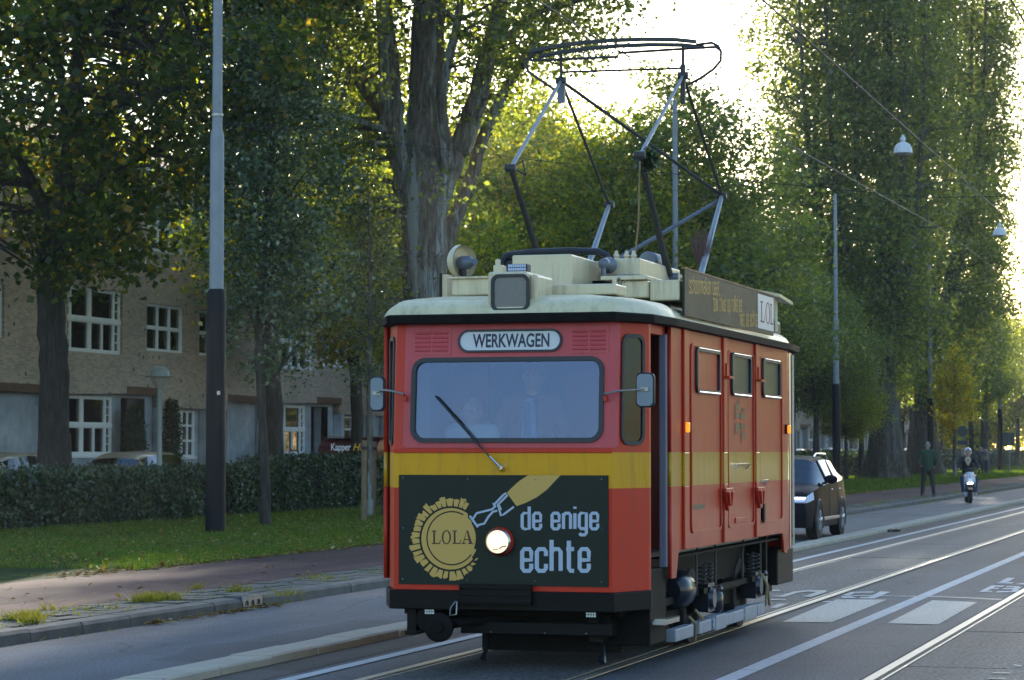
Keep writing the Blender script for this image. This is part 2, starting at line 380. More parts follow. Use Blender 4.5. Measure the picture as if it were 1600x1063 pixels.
asphalt_mat('service_road', (0.05, 0.05, 0.05), (0.09, 0.09, 0.09), 60, 0.8, 0.4, 0.3)
asphalt_mat('turf', (0.028, 0.050, 0.010), (0.060, 0.090, 0.020), 6, 0.95, 0.1, 0.5)
leaf_mat('leaf_lime', [(0.0, (0.018, 0.034, 0.008)), (1.0, (0.24, 0.145, 0.010)), (0.50, (0.038, 0.060, 0.012)), (0.80, (0.062, 0.088, 0.010)), (0.94, (0.17, 0.13, 0.010))], 0.38)
leaf_mat('leaf_silver', [(0.0, (0.035, 0.062, 0.035)), (1.0, (0.24, 0.29, 0.22)), (0.7, (0.075, 0.118, 0.062))], 0.28, 0.3, 0.9, glow=(2.4, 2.4, 0.9))
leaf_mat('leaf_poplar', [(0.0, (0.050, 0.074, 0.022)), (1.0, (0.20, 0.21, 0.055)), (0.7, (0.102, 0.128, 0.038))], 0.42, 0.35, 0.6)
leaf_mat('leaf_bright', [(0.0, (0.055, 0.085, 0.010)), (1.0, (0.30, 0.21, 0.012)), (0.5, (0.102, 0.130, 0.016)), (0.86, (0.18, 0.17, 0.012))], 0.55, glow=(4.7, 4.5, 1.8))
leaf_mat('leaf_hedge', [(0.0, (0.006, 0.018, 0.005)), (1.0, (0.070, 0.100, 0.028)), (0.65, (0.020, 0.050, 0.012))], 0.2, 0.28, 0.9, glow=(2.6, 2.6, .7))
leaf_mat('leaf_yellow', [(0.0, (0.10, 0.11, 0.012)), (1.0, (0.36, 0.26, 0.015)), (0.5, (0.20, 0.19, 0.015))], 0.5)
leaf_mat('grass_blade', [(0.0, (0.040, 0.085, 0.010)), (1.0, (0.17, 0.17, 0.035)), (0.6, (0.066, 0.122, 0.014)), (0.9, (0.12, 0.15, 0.02))], 0.4, 0.5, 0.3, glow=(2.6, 2.6, .7))
leaf_mat('grass_yellow', [(0.0, (0.16, 0.17, 0.02)), (1.0, (0.30, 0.26, 0.06))], 0.4, 0.6, 0.3, glow=(1.8, 1.8, .6))
leaf_mat('leaf_fallen', [(0.0, (0.07, 0.04, 0.015)), (1.0, (0.42, 0.33, 0.20)), (0.4, (0.20, 0.11, 0.03)), (0.75, (0.28, 0.20, 0.06))], 0.1, 0.8, 0.2)
glass_mat('cab_glass', (0.88, 0.90, 0.95), 0.07, 0.03, (0.40, 0.46, 0.72))
glass_mat('side_glass', (0.3, 0.34, 0.34), 0.03, 0.03, (0.5, 0.56, 0.62))
glass_mat('van_pane', refl=0.05, rough=0.06, gcol=(0.6, 0.66, 0.7), body=(0.085, 0.115, 0.11))
glass_mat('house_glass', (0.5, 0.55, 0.56), 0.03, 0.02)
glass_mat('car_glass', (0.15, 0.18, 0.2), 0.10, 0.02, (0.6, 0.68, 0.78))
mat('mirror_back', (0.17, 0.23, 0.30), 0.35, coat=0.2)
mat('letter_dark', (0.06, 0.02, 0.012), 0.5)

# ---------------------------------------------------------------- mesh helpers
class MB:
    def __init__(s): s.v = []; s.f = []; s.m = []
    def add(s, vs, fs, mi=0):
        o = len(s.v); s.v += [tuple(p) for p in vs]
        s.f += [tuple(i + o for i in f) for f in fs]; s.m += [mi] * len(fs); return s
    def box(s, x0, x1, y0, y1, z0, z1, mi=0):
        return s.add([(x0, y0, z0), (x1, y0, z0), (x1, y1, z0), (x0, y1, z0), (x0, y0, z1), (x1, y0, z1), (x1, y1, z1), (x0, y1, z1)],
                     [(0, 3, 2, 1), (4, 5, 6, 7), (0, 1, 5, 4), (1, 2, 6, 5), (2, 3, 7, 6), (3, 0, 4, 7)], mi)
    def cbox(s, c, sz, mi=0, rot=None):
        a = MB().box(-sz[0] / 2, sz[0] / 2, -sz[1] / 2, sz[1] / 2, -sz[2] / 2, sz[2] / 2)
        r = rot or Matrix.Identity(3)
        return s.add([Vector(c) + r @ Vector(p) for p in a.v], a.f, mi)
    def tube(s, pts, r, n=8, mi=0, cap=True, flat=None):
        pts = [Vector(p) for p in pts]; k = len(pts)
        rs = r if isinstance(r, (list, tuple)) else [r] * k
        vs = []; fs = []
        t0 = (pts[1] - pts[0]).normalized()
        up = Vector((0, 0, 1)) if abs(t0.z) < 0.9 else Vector((1, 0, 0))
        a = t0.cross(up).normalized()
        for i, p in enumerate(pts):
            t = (pts[min(i + 1, k - 1)] - pts[max(i - 1, 0)]).normalized()
            a = (a - t * a.dot(t))
            if a.length < 1e-6: a = t.orthogonal()
            a.normalize(); b = t.cross(a)
            for j in range(n):
                th = 2 * math.pi * j / n
                vs.append(p + (a * math.cos(th) + b * math.sin(th)) * rs[i])
        for i in range(k - 1):
            for j in range(n):
                q = (j + 1) % n
                fs.append((i * n + j, i * n + q, (i + 1) * n + q, (i + 1) * n + j))
        if cap:
            fs.append(tuple(reversed(range(n)))); fs.append(tuple((k - 1) * n + j for j in range(n)))
        return s.add(vs, fs, mi)
    def lathe(s, prof, c=(0, 0, 0), axis='Z', n=16, mi=0, cap=True):
        vs = []; fs = []; k = len(prof); c = Vector(c)
        for (r, h) in prof:
            for j in range(n):
                th = 2 * math.pi * j / n; x, y = r * math.cos(th), r * math.sin(th)
                p = {'Z': (x, y, h), 'Y': (x, h, -y), 'X': (h, x, y)}[axis]
                vs.append(c + Vector(p))
        for i in range(k - 1):
            for j in range(n):
                q = (j + 1) % n
                fs.append((i * n + j, i * n + q, (i + 1) * n + q, (i + 1) * n + j))
        if cap:
            fs.append(tuple(reversed(range(n)))); fs.append(tuple((k - 1) * n + j for j in range(n)))
        return s.add(vs, fs, mi)
    def prism(s, poly, fn, h0, h1, mi=0):
        """poly = 2D outline, fn(u, v, h) -> point"""
        k = len(poly); vs = [fn(u, v, h0) for u, v in poly] + [fn(u, v, h1) for u, v in poly]
        fs = [tuple(reversed(range(k))), tuple(range(k, 2 * k))] + [(i, (i + 1) % k, k + (i + 1) % k, k + i) for i in range(k)]
        return s.add(vs, fs, mi)
    def ball(s, c, rad, n=10, m=7, mi=0, rot=None):
        rx, ry, rz = rad if isinstance(rad, (tuple, list)) else (rad,) * 3
        vs = []; fs = []; c = Vector(c)
        for i in range(m + 1):
            ph = math.pi * i / m
            for j in range(n):
                th = 2 * math.pi * j / n
                p = Vector((rx * math.sin(ph) * math.cos(th), ry * math.sin(ph) * math.sin(th), -rz * math.cos(ph)))
                if rot: p = rot @ p
                vs.append(c + p)
        for i in range(m):
            for j in range(n):
                q = (j + 1) % n
                fs.append((i * n + j, i * n + q, (i + 1) * n + q, (i + 1) * n + j))
        return s.add(vs, fs, mi)
    def capsule(s, p0, p1, r0, r1, n=10, mi=0):
        s.tube([p0, Vector(p0).lerp(Vector(p1), 0.5), p1], [r0, (r0 + r1) / 2, r1], n, mi)
        s.ball(p0, r0, n, 6, mi); return s.ball(p1, r1, n, 6, mi)
    def xf(s, fn): s.v = [tuple(fn(Vector(p))) for p in s.v]; return s
    def mesh(s, name, mats, smooth=False):
        me = bpy.data.meshes.new(name); me.from_pydata(s.v, [], s.f)
        for m_ in (mats if isinstance(mats, (list, tuple)) else [mats]): me.materials.append(MATS[m_] if isinstance(m_, str) else m_)
        me.polygons.foreach_set('material_index', s.m)
        bm = bmesh.new(); bm.from_mesh(me); bmesh.ops.recalc_face_normals(bm, faces=bm.faces); bm.to_mesh(me); bm.free()
        if smooth:
            me.polygons.foreach_set('use_smooth', [True] * len(me.polygons))
            try: me.set_sharp_from_angle(angle=R(42))
            except Exception: pass
        me.update(); return me
    def build(s, name, mats, parent=None, smooth=False, bevel=0.0, loc=None, label=None):
        o = bpy.data.objects.new(name, s.mesh(name, mats, smooth)); COL.objects.link(o)
        if parent: o.parent = parent
        if loc is not None: o.location = loc
        if bevel:
            b = o.modifiers.new('edge', 'BEVEL'); b.width = bevel; b.segments = 2; b.limit_method = 'ANGLE'; b.angle_limit = R(35)
        if label: o['label'] = label
        return o

def tag(o, label=None, cat=None, group=None, kind=None):
    if label: o['label'] = label
    if cat: o['category'] = cat
    if group: o['group'] = group
    if kind: o['kind'] = kind
    return o
def thing(name, label, cat, loc=(0, 0, 0), rz=0.0, group=None):
    o = bpy.data.objects.new(name, None); COL.objects.link(o); o.location = loc; o.rotation_euler = (0, 0, rz)
    return tag(o, label, cat, group)
def children(o): return [c for c in COL.objects if c.parent == o]
KIDS = {}
def copy_tree(o, loc=None, rz=None, label=None, parent=None):
    if not KIDS.get('ok') or True:
        pass
    c = o.copy(); COL.objects.link(c); c.parent = parent
    for ch in [k for k in o.children]: copy_tree(ch, parent=c)
    if loc is not None: c.location = loc
    if rz is not None: c.rotation_euler = (0, 0, rz)
    if label: c['label'] = label
    return c
def inst(name, me, parent=None, loc=(0, 0, 0), rz=0.0):
    o = bpy.data.objects.new(name, me); COL.objects.link(o); o.location = loc; o.rotation_euler = (0, 0, rz)
    if parent: o.parent = parent
    return o
def rrect(x0, x1, z0, z1, r, n=6):
    pts = []
    for cx, cz, a0 in ((x1 - r, z1 - r, 0), (x0 + r, z1 - r, 90), (x0 + r, z0 + r, 180), (x1 - r, z0 + r, 270)):
        for i in range(n + 1):
            a = R(a0 + 90 * i / n); pts.append((cx + r * math.cos(a), cz + r * math.sin(a)))
    return pts
def plate_mesh(name, outer, holes, thick, fn, mats):
    """a flat plate with holes: 2D outlines filled and given a thickness; fn(u, v, t) places it"""
    cu = bpy.data.curves.new('plate', 'CURVE'); cu.dimensions = '2D'; cu.fill_mode = 'BOTH'; cu.extrude = thick / 2
    for poly in [outer] + holes:
        sp = cu.splines.new('POLY'); sp.points.add(len(poly) - 1)
        for p, (u, v) in zip(sp.points, poly): p.co = (u, v, 0, 1)
        sp.use_cyclic_u = True
    ob = bpy.data.objects.new('plate', cu); COL.objects.link(ob)
    dg = bpy.context.evaluated_depsgraph_get(); dg.update()
    me = bpy.data.meshes.new_from_object(ob.evaluated_get(dg))
    bpy.data.objects.remove(ob); bpy.data.curves.remove(cu)
    for v in me.vertices: v.co = fn(v.co.x, v.co.y, v.co.z)
    me.name = name
    me.materials.clear()
    for m_ in (mats if isinstance(mats, (list, tuple)) else [mats]): me.materials.append(MATS[m_])
    bm = bmesh.new(); bm.from_mesh(me); bmesh.ops.remove_doubles(bm, verts=bm.verts, dist=1e-5); bmesh.ops.recalc_face_normals(bm, faces=bm.faces); bm.to_mesh(me); bm.free()
    return me
def plate(name, outer, holes, thick, fn, mats, parent=None, bevel=0.0):
    o = inst(name, plate_mesh(name, outer, holes, thick, fn, mats), parent)
    return o
def text(name, s, fn, mats, parent=None, size=1.0, off=0.0, sx=1.0, shear=0.0):
    """flat lettering placed by fn(u, v, t); width and height are normalised: u 0..1 over the text, v 0..1 over a capital"""
    cu = bpy.data.curves.new('txt', 'FONT'); cu.body = s; cu.size = 1; cu.offset = off; cu.extrude = 0.0
    cu.shear = shear
    ob = bpy.data.objects.new('txt', cu); COL.objects.link(ob)
    dg = bpy.context.evaluated_depsgraph_get(); dg.update()
    me = bpy.data.meshes.new_from_object(ob.evaluated_get(dg)); bpy.data.objects.remove(ob)
    xs = [v.co.x for v in me.vertices]; x0, x1 = min(xs), max(xs)
    for v in me.vertices: v.co = fn((v.co.x - x0) / (x1 - x0), v.co.y / 0.70, 0)
    me.materials.clear(); me.materials.append(MATS[mats]); me.name = name
    return inst(name, me, parent)

W_ = 0.42
GL = {
 'd': [[(0.1, 0), (W_, 0), (W_, 1), (0.1, 1), (0, .88), (0, .12), (.1, 0)], [(W_, 0), (W_, 1.42)]],
 'e': [[(W_, .33), (W_, .12), (.34, 0), (.09, 0), (0, .12), (0, .88), (.09, 1), (.34, 1), (W_, .88), (W_, .50), (0, .50)]],
 'n': [[(0, 0), (0, 1)], [(0, .86), (.12, 1), (.32, 1), (W_, .88), (W_, 0)]],
 'i': [[(0, 0), (0, 1)], [(0, 1.28), (0, 1.42)]],
 'g': [[(W_, .02), (.09, .02), (0, .14), (0, .88), (.09, 1), (W_, 1), (W_, -.26), (.34, -.38), (.1, -.38), (0, -.28)]],
 'c': [[(W_, .68), (W_, .88), (.34, 1), (.09, 1), (0, .88), (0, .12), (.09, 0), (.34, 0), (W_, .12), (W_, .32)]],
 'h': [[(0, 0), (0, 1.42)], [(0, .86), (.12, 1), (.32, 1), (W_, .88), (W_, 0)]],
 't': [[(.12, 1.38), (.12, .12), (.2, 0), (.36, 0)], [(0, 1), (.36, 1)]],
 's': [[(W_, .72), (W_, .9), (.33, 1), (.09, 1), (0, .88), (0, .62), (.1, .52), (.32, .48), (W_, .38), (W_, .12), (.33, 0), (.09, 0), (0, .1), (0, .28)]],
 'o': [[(.09, 0), (.33, 0), (W_, .12), (W_, .88), (.33, 1), (.09, 1), (0, .88), (0, .12), (.09, 0)]],
 'm': [[(0, 0), (0, 1)], [(0, .9), (.1, 1), (.22, 1), (.3, .88), (.3, 0)], [(.3, .9), (.4, 1), (.52, 1), (.6, .88), (.6, 0)]],
 'a': [[(0, .9), (.1, 1), (.33, 1), (W_, .88), (W_, 0)], [(W_, .55), (.1, .55), (0, .42), (0, .12), (.1, 0), (W_, .05)]],
 'k': [[(0, 0), (0, 1.42)], [(0, .45), (W_, 1)], [(.14, .55), (W_, 0)]],
 'u': [[(0, 1), (0, .12), (.1, 0), (W_, .08)], [(W_, 0), (W_, 1)]],
 'p': [[(0, -.38), (0, 1), (.33, 1), (W_, .88), (W_, .12), (.33, 0), (0, 0)]],
 'r': [[(0, 0), (0, 1)], [(0, .8), (.14, 1), (.3, 1)]],
 'l': [[(0, 0), (0, 1.42)]],
 'j': [[(.12, 1), (.12, -.3), (0, -.38)], [(.12, 1.28), (.12, 1.42)]],
}
GW = {'i': 0, 'l': 0, 't': .36, 'm': .6, 'r': .3, 'j': .12}
def strokes(mb, s, u0, u1, v0, xh, r, fn, n=6):
    """letters of a narrow rounded hand between u0 and u1, x-height xh, stroke half-width r; fn(u, v, t)"""
    adv = []; x = 0.0; gap = 0.26
    for ch in s:
        if ch == ' ': x += 0.42; continue
        adv.append((ch, x)); x += GW.get(ch, W_) + gap
    tot = x - gap; k = (u1 - u0) / tot
    for ch, x0 in adv:
        for path in GL[ch]:
            p2 = MB().tube([(u0 + (x0 + a) * k, 0, v0 + b * xh) for a, b in path], r, n)
            mb.add([fn(p[0], p[2], p[1] * 0.12) for p in p2.v], p2.f)

def leaf_mesh(name, P, size, matname, up=0.3, aspect=0.8, droop=0.0, seed=1):
    """P (N,3) leaf positions; every leaf a folded kite of its own size and direction"""
    r = np.random.default_rng(seed); N = len(P)
    nrm = r.normal(size=(N, 3)); nrm[:, 2] = np.abs(nrm[:, 2]) + up; nrm /= np.linalg.norm(nrm, axis=1)[:, None]
    a = r.normal(size=(N, 3)); a[:, 2] -= droop
    a -= nrm * (a * nrm).sum(1)[:, None]; a /= np.linalg.norm(a, axis=1)[:, None] + 1e-9
    b = np.cross(nrm, a)
    L = (size * r.uniform(0.6, 1.25, N))[:, None]
    V = np.empty((N, 4, 3)); V[:, 0] = P; V[:, 2] = P + a * L
    mid = P + a * L * 0.45 + nrm * L * 0.12
    V[:, 1] = mid + b * L * 0.5 * aspect; V[:, 3] = mid - b * L * 0.5 * aspect
    return raw_mesh(name, V.reshape(-1, 3), 4, N, matname)
def raw_mesh(name, V, k, N, matname):
    me = bpy.data.meshes.new(name)
    me.vertices.add(N * k); me.vertices.foreach_set('co', V.astype(np.float32).ravel())
    if k == 4:
        idx = (np.arange(N)[:, None] * 4 + np.array([0, 1, 2, 0, 2, 3])).ravel(); F = N * 2
    else:
        idx = np.arange(N * 3); F = N
    me.loops.add(F * 3); me.loops.foreach_set('vertex_index', idx.astype(np.int32))
    me.polygons.add(F); me.polygons.foreach_set('loop_start', (np.arange(F) * 3).astype(np.int32))
    try: me.polygons.foreach_set('loop_total', np.full(F, 3, np.int32))
    except Exception: pass
    me.materials.append(MATS[matname]); me.update(calc_edges=True); me.validate()
    return me
# ================================================================ THE SETTING
TX = -5.49                                # middle of the tram's track
RAIL = {'ours_left': -6.20, 'ours_right': -4.78, 'other_left': -2.72, 'other_right': -1.28}
def sheet(name, x0, x1, y0, y1, z, m, kind='structure', parent=None):
    o = MB().add([(x0, y0, z), (x1, y0, z), (x1, y1, z), (x0, y1, z)], [(0, 1, 2, 3)]).build(name, m, parent)
    if not parent: tag(o, kind=kind)
    return o
sheet('ground', -1500, 1500, -300, 2500, -0.06, 'soil')
tram_road = sheet('tram_road', -7.33, 14, -40, 1500, 0.0, 'tram_asphalt')
sheet('gutter_strip', -7.33, -6.92, -40, 700, 0.004, 'gutter_asphalt', parent=tram_road)
lane = MB().box(-10.25, -7.78, -40, 1500, -0.2, 0.0).build('car_lane', 'lane_asphalt'); tag(lane, kind='structure')
path = MB().box(-13.9, -11.2, -40, 1500, -0.2, 0.12).build('cycle_path', 'red_asphalt'); tag(path, kind='structure')
lawn = MB().box(-24.3, -13.9, -40, 1500, -0.2, 0.118).build('verge', 'turf'); tag(lawn, kind='structure')
srv = MB().box(-30.05, -24.3, -40, 1500, -0.2, 0.10).build('service_road', 'service_road'); tag(srv, kind='structure')

# kerb: one stone after another (stones past 75 m run on as one strip)
kerb = MB().box(-10.42, -10.2, 88, 1500, -0.1, 0.118).build('kerb', 'kerb_stone'); tag(kerb, kind='structure')
kb = MB(); kb.add([(-.11, 0, -.1), (.11, 0, -.1), (.11, 0, .085), (.085, 0, .115), (-.11, 0, .12), (-.11, .985, -.1), (-.11, .985, .12), (.085, .985, .115), (.11, .985, .085), (.11, .985, -.1)],
       [(0, 1, 2, 3, 4), (5, 6, 7, 8, 9), (0, 4, 6, 5), (4, 3, 7, 6), (3, 2, 8, 7), (2, 1, 9, 8), (1, 0, 5, 9)])
kme = kb.mesh('kerbstone', 'kerb_stone')
for i in range(76):
    inst('kerbstone', kme, kerb, (-10.31 + random.uniform(-.008, .008), 12 + i, random.uniform(-.008, .004)), random.uniform(-.005, .005))
# paving tiles between kerb and cycle path: the nearest 300 singly, the rest as one piece
tiles = MB().box(-11.2, -10.42, -40, 1500, -0.2, 0.09).build('pavement_strip', 'joint_dirt'); tag(tiles, kind='structure')
tme = MB().box(-.122, .122, -.15, .15, -.03, .03).mesh('tile', 'paving_tile')
rest = MB(); k = 0
yy = 19.0
while yy < 130:
    for c in range(3):
        x = -11.07 + c * 0.26; dy = (0.1 if c % 2 else 0)
        zt = 0.092 + random.uniform(-.006, .007)
        if k < 300: 
            o = inst('tile', tme, tiles, (x, yy + dy, zt), random.uniform(-.02, .02)); o.rotation_euler[0] = random.uniform(-.02, .02); o.rotation_euler[1] = random.uniform(-.02, .02)
        else: rest.box(x - .122, x + .122, yy + dy - .15, yy + dy + .15, .07, zt + .03)
        k += 1
    yy += 0.315
tag(rest.build('tile_run', 'paving_tile', tiles), kind='stuff')
# raised band of pale stones between the car lane and the track
band = MB().box(-7.78, -7.34, 95, 1500, -0.05, 0.055).build('stone_band', 'band_stone'); tag(band, kind='structure')
bb = MB().add([(-.22, 0, -.05), (.22, 0, -.05), (.22, 0, .06), (.20, 0, .075), (-.12, 0, .07), (-.22, 0, .012),
               (-.22, .97, -.05), (.22, .97, -.05), (.22, .97, .06), (.20, .97, .075), (-.12, .97, .07), (-.22, .97, .012)],
              [(0, 1, 2, 3, 4, 5), (11, 10, 9, 8, 7, 6), (0, 6, 7, 1), (1, 7, 8, 2), (2, 8, 9, 3), (3, 9, 10, 4), (4, 10, 11, 5), (5, 11, 6, 0)])
bme = bb.mesh('band_stone', 'band_stone')
for i in range(86):
    inst('band_stone', bme, band, (-7.56 + random.uniform(-.006, .006), 9.4 + i, random.uniform(-.006, .004)), random.uniform(-.004, .004))
sheet('band_bed', -7.80, -7.325, -40, 95, 0.006, 'joint_dirt', parent=band)
# grooved rails and the slabs they lie between
for nm, x, side in (('r', RAIL['ours_left'], -1), ('r', RAIL['ours_right'], 1), ('r', RAIL['other_left'], -1), ('r', RAIL['other_right'], 1)):
    a, b = sorted((x, x + side * 0.075)); h = MB().box(a, b, -30, 700, -.05, .011)
    c, d = sorted((x - side * 0.045, x - side * 0.065)); h.box(c, d, -30, 700, -.05, .009)
    rl = h.build('rail', 'rail_steel'); tag(rl, kind='structure')
    c, d = sorted((x, x - side * 0.045)); sheet('rail_groove', c, d, -30, 700, 0.004, 'rail_groove', parent=rl)
    c, d = sorted((x + side * .075, x + side * .105)); sheet('rail_seal', c, d, -30, 700, 0.005, 'joint_dirt', parent=rl)
for x0, x1 in ((-6.12, -4.86), (-2.64, -1.36)):
    bed = sheet('track_bed', x0 - .01, x1 + .01, -30, 700, 0.0035, 'joint_dirt')
    sme = MB().box(0, x1 - x0, 0.012, 1.95 - .012, -.01, 0.005).mesh('slab', 'bed_asphalt')
    for i in range(50):
        inst('slab', sme, bed, (x0, 2 + i * 1.95, random.uniform(.002, .006)))
    sheet('slab_run', x0, x1, 99.6, 700, 0.008, 'bed_asphalt', parent=bed)
# painted markings
mk = MB()
def strip(x0, x1, y0, y1, z=0.004): mk.add([(x0, y0, z), (x1, y0, z), (x1, y1, z), (x0, y1, z)], [(0, 1, 2, 3)])
y = -10
while y < 300:
    strip(-3.815, -3.665, y, y + 0.985 if y < 90 else y + 1); y += 1
strip(-6.80, -6.68, 13.2, 500, 0.008)
strip(-6.93, -6.85, 8, 16.5, 0.009)
marks = mk.build('lane_markings', 'paint_white'); tag(marks, kind='structure')
mk = MB()
def gq(pts, z=0.005): mk.add([on_z(px, py, z) for px, py in pts], [tuple(range(len(pts)))])
gq([(1222, 972), (1300, 972.5), (1386, 937), (1308, 936.5)]); gq([(1386, 974), (1466, 976), (1527, 941), (1457, 938)])
tag(mk.build('crossing_blocks', 'paint_worn'), kind='structure')
mk = MB()
gq([(1320, 930), (1470, 931.6), (1566, 936.2), (1566, 937.8), (1470, 933), (1320, 931)], .0045)
tag(mk.build('saw_joint', 'paint_worn', None), kind='structure')
mk = MB()   # the letters on the road, as far as they can be read
gq([(1574, 903), (1586, 903), (1573, 910.5), (1557, 911.8)]); gq([(1557, 911.8), (1562, 909.6), (1584, 910), (1581, 912)]); gq([(1592, 911.8), (1600, 911), (1604, 913.4), (1588, 913)], .0052)
gq([(1549, 915), (1560, 915), (1541, 924), (1530, 924.8)])
gq([(1559, 915.1), (1570, 915.1), (1566, 917.2), (1555, 917.2)], .0052); gq([(1552, 918.8), (1562, 918.8), (1559, 920.4), (1548, 920.4)], .0052); gq([(1541, 923.1), (1551, 923.1), (1549, 925), (1530, 924.9)], .0054)
gq([(1573, 916), (1592, 916.2), (1597, 918.4), (1590, 920.8), (1566, 920.6), (1569, 919), (1584, 918.9), (1585, 917.8), (1571, 917.4)], .0052)
gq([(1590, 920.9), (1594, 922), (1588, 925), (1556, 926), (1559, 923.8), (1580, 923.6), (1583, 920.7)], .0056)
gq([(1330, 925), (1366, 924.3), (1363, 926), (1336, 926.4), (1328, 929.6), (1316, 930)]); gq([(1314, 931.5), (1330, 931.8), (1340, 934.6), (1316, 934.4)]); gq([(1376, 924.2), (1391, 925), (1366, 935.5), (1342, 935), (1346, 933), (1358, 933)])
gq([(1287, 939.4), (1306, 939.6), (1302, 941), (1284, 940.6)])
tag(mk.build('road_lettering', 'paint_white'), kind='structure')
mk = MB()
for pts in ([(1206, 931.5), (1222, 930), (1240, 924.5), (1262, 922), (1290, 922.5), (1292, 925), (1268, 933), (1254, 932.5), (1276, 925.2), (1262, 924.4), (1246, 926.4), (1226, 933)], [(1206, 921.6), (1220, 922), (1216, 923.6), (1206, 923.4)],
            [(1205, 936.2), (1230, 936.4), (1226, 938), (1204, 937.8)], [(1203, 949.6), (1216, 943.6), (1232, 943), (1214, 950)]):
    gq(pts, .0145)
gq([(1540, 1038), (1578, 1050.5), (1578, 1052), (1550, 1051.8)], .015) if False else None
gq([(1552, 1050.5), (1578, 1050.8), (1580, 1052.2), (1550, 1052)], .015); gq([(1546, 1059.4), (1570, 1059.4), (1572, 1061.4), (1542, 1061)], .015); gq([(1583, 1038), (1596, 1040), (1596, 1042), (1586, 1041)], .015)
tag(mk.build('track_lettering', 'paint_worn'), kind='structure')

# ---------------------------------------------------------------- the brick apartment rows
FX = -30.3
unit_pane = MB().box(-.006, .006, 0, 1, 0, 1).mesh('pane', 'house_glass')
curt = MB().box(-.01, .01, 0, 1, 0, 1).mesh('curtain', 'curtain')
blnd = MB().box(-.01, .01, 0, 1, 0, 1).mesh('blind', 'blind')
LAY = {}
def layout(kind):
    """panes as fractions of the window"""
    c = []
    if kind == 'big':
        for z0, z1, split in ((.06, .46, True), (.56, .95, False)):
            c.append((.115, .41, z0, z1))
            if split: c += [(.47, .655, z0, z1), (.68, .86, z0, z1)]
            else: c.append((.47, .86, z0, z1))
            h = (z1 - z0 - .04) / 3
            for k in range(3):
                c.append((.03, .085, z0 + k * (h + .02), z0 + k * (h + .02) + h)); c.append((.895, .965, z0 + k * (h + .02), z0 + k * (h + .02) + h))
    elif kind == 'six':
        for z0, z1 in ((.06, .46), (.54, .94)):
            for a, b in ((.055, .32), (.365, .635), (.68, .945)): c.append((a, b, z0, z1))
    elif kind == 'bay':
        for z0, z1 in ((.04, .32), (.37, .65), (.70, .96)):
            for a, b in ((.05, .52), (.64, .78), (.81, .95)): c.append((a, b, z0, z1))
    return c
def window(parent, kind, y0, y1, z0, z1, x=-.10, dress=None):
    W, H = y1 - y0, z1 - z0
    key = (kind, round(W, 2), round(H, 2))
    if key not in LAY:
        cells = layout(kind)
        holes = [[(a * W, c * H), (b * W, c * H), (b * W, d * H), (a * W, d * H)] for a, b, c, d in cells]
        LAY[key] = (plate_mesh('window', [(0, 0), (W, 0), (W, H), (0, H)], holes, .09, lambda u, v, t: (t, u, v), 'white_frame'), cells)
    me, cells = LAY[key]
    w_ = inst('window', me, parent, (x, y0, z0))
    for a, b, c, d in cells:
        p = inst('pane', unit_pane, w_, (-.02, a * W, c * H)); p.scale = (1, (b - a) * W, (d - c) * H)
    sb = MB().box(-.02, .10, -.06, W + .06, -.07, 0)
    if kind == 'big': sb.box(.045, .075, .02, W - .02, H * .475, H * .545)
    sb.build('sill', 'white_frame', w_)
    if dress:
        q = inst(dress, blnd if dress == 'blind' else curt, w_, (-.25, W * random.choice((.04, .45)), H * random.choice((.03, .3)))); q.scale = (1, W * random.uniform(.3, .5), H * random.uniform(.5, .66))
    return w_
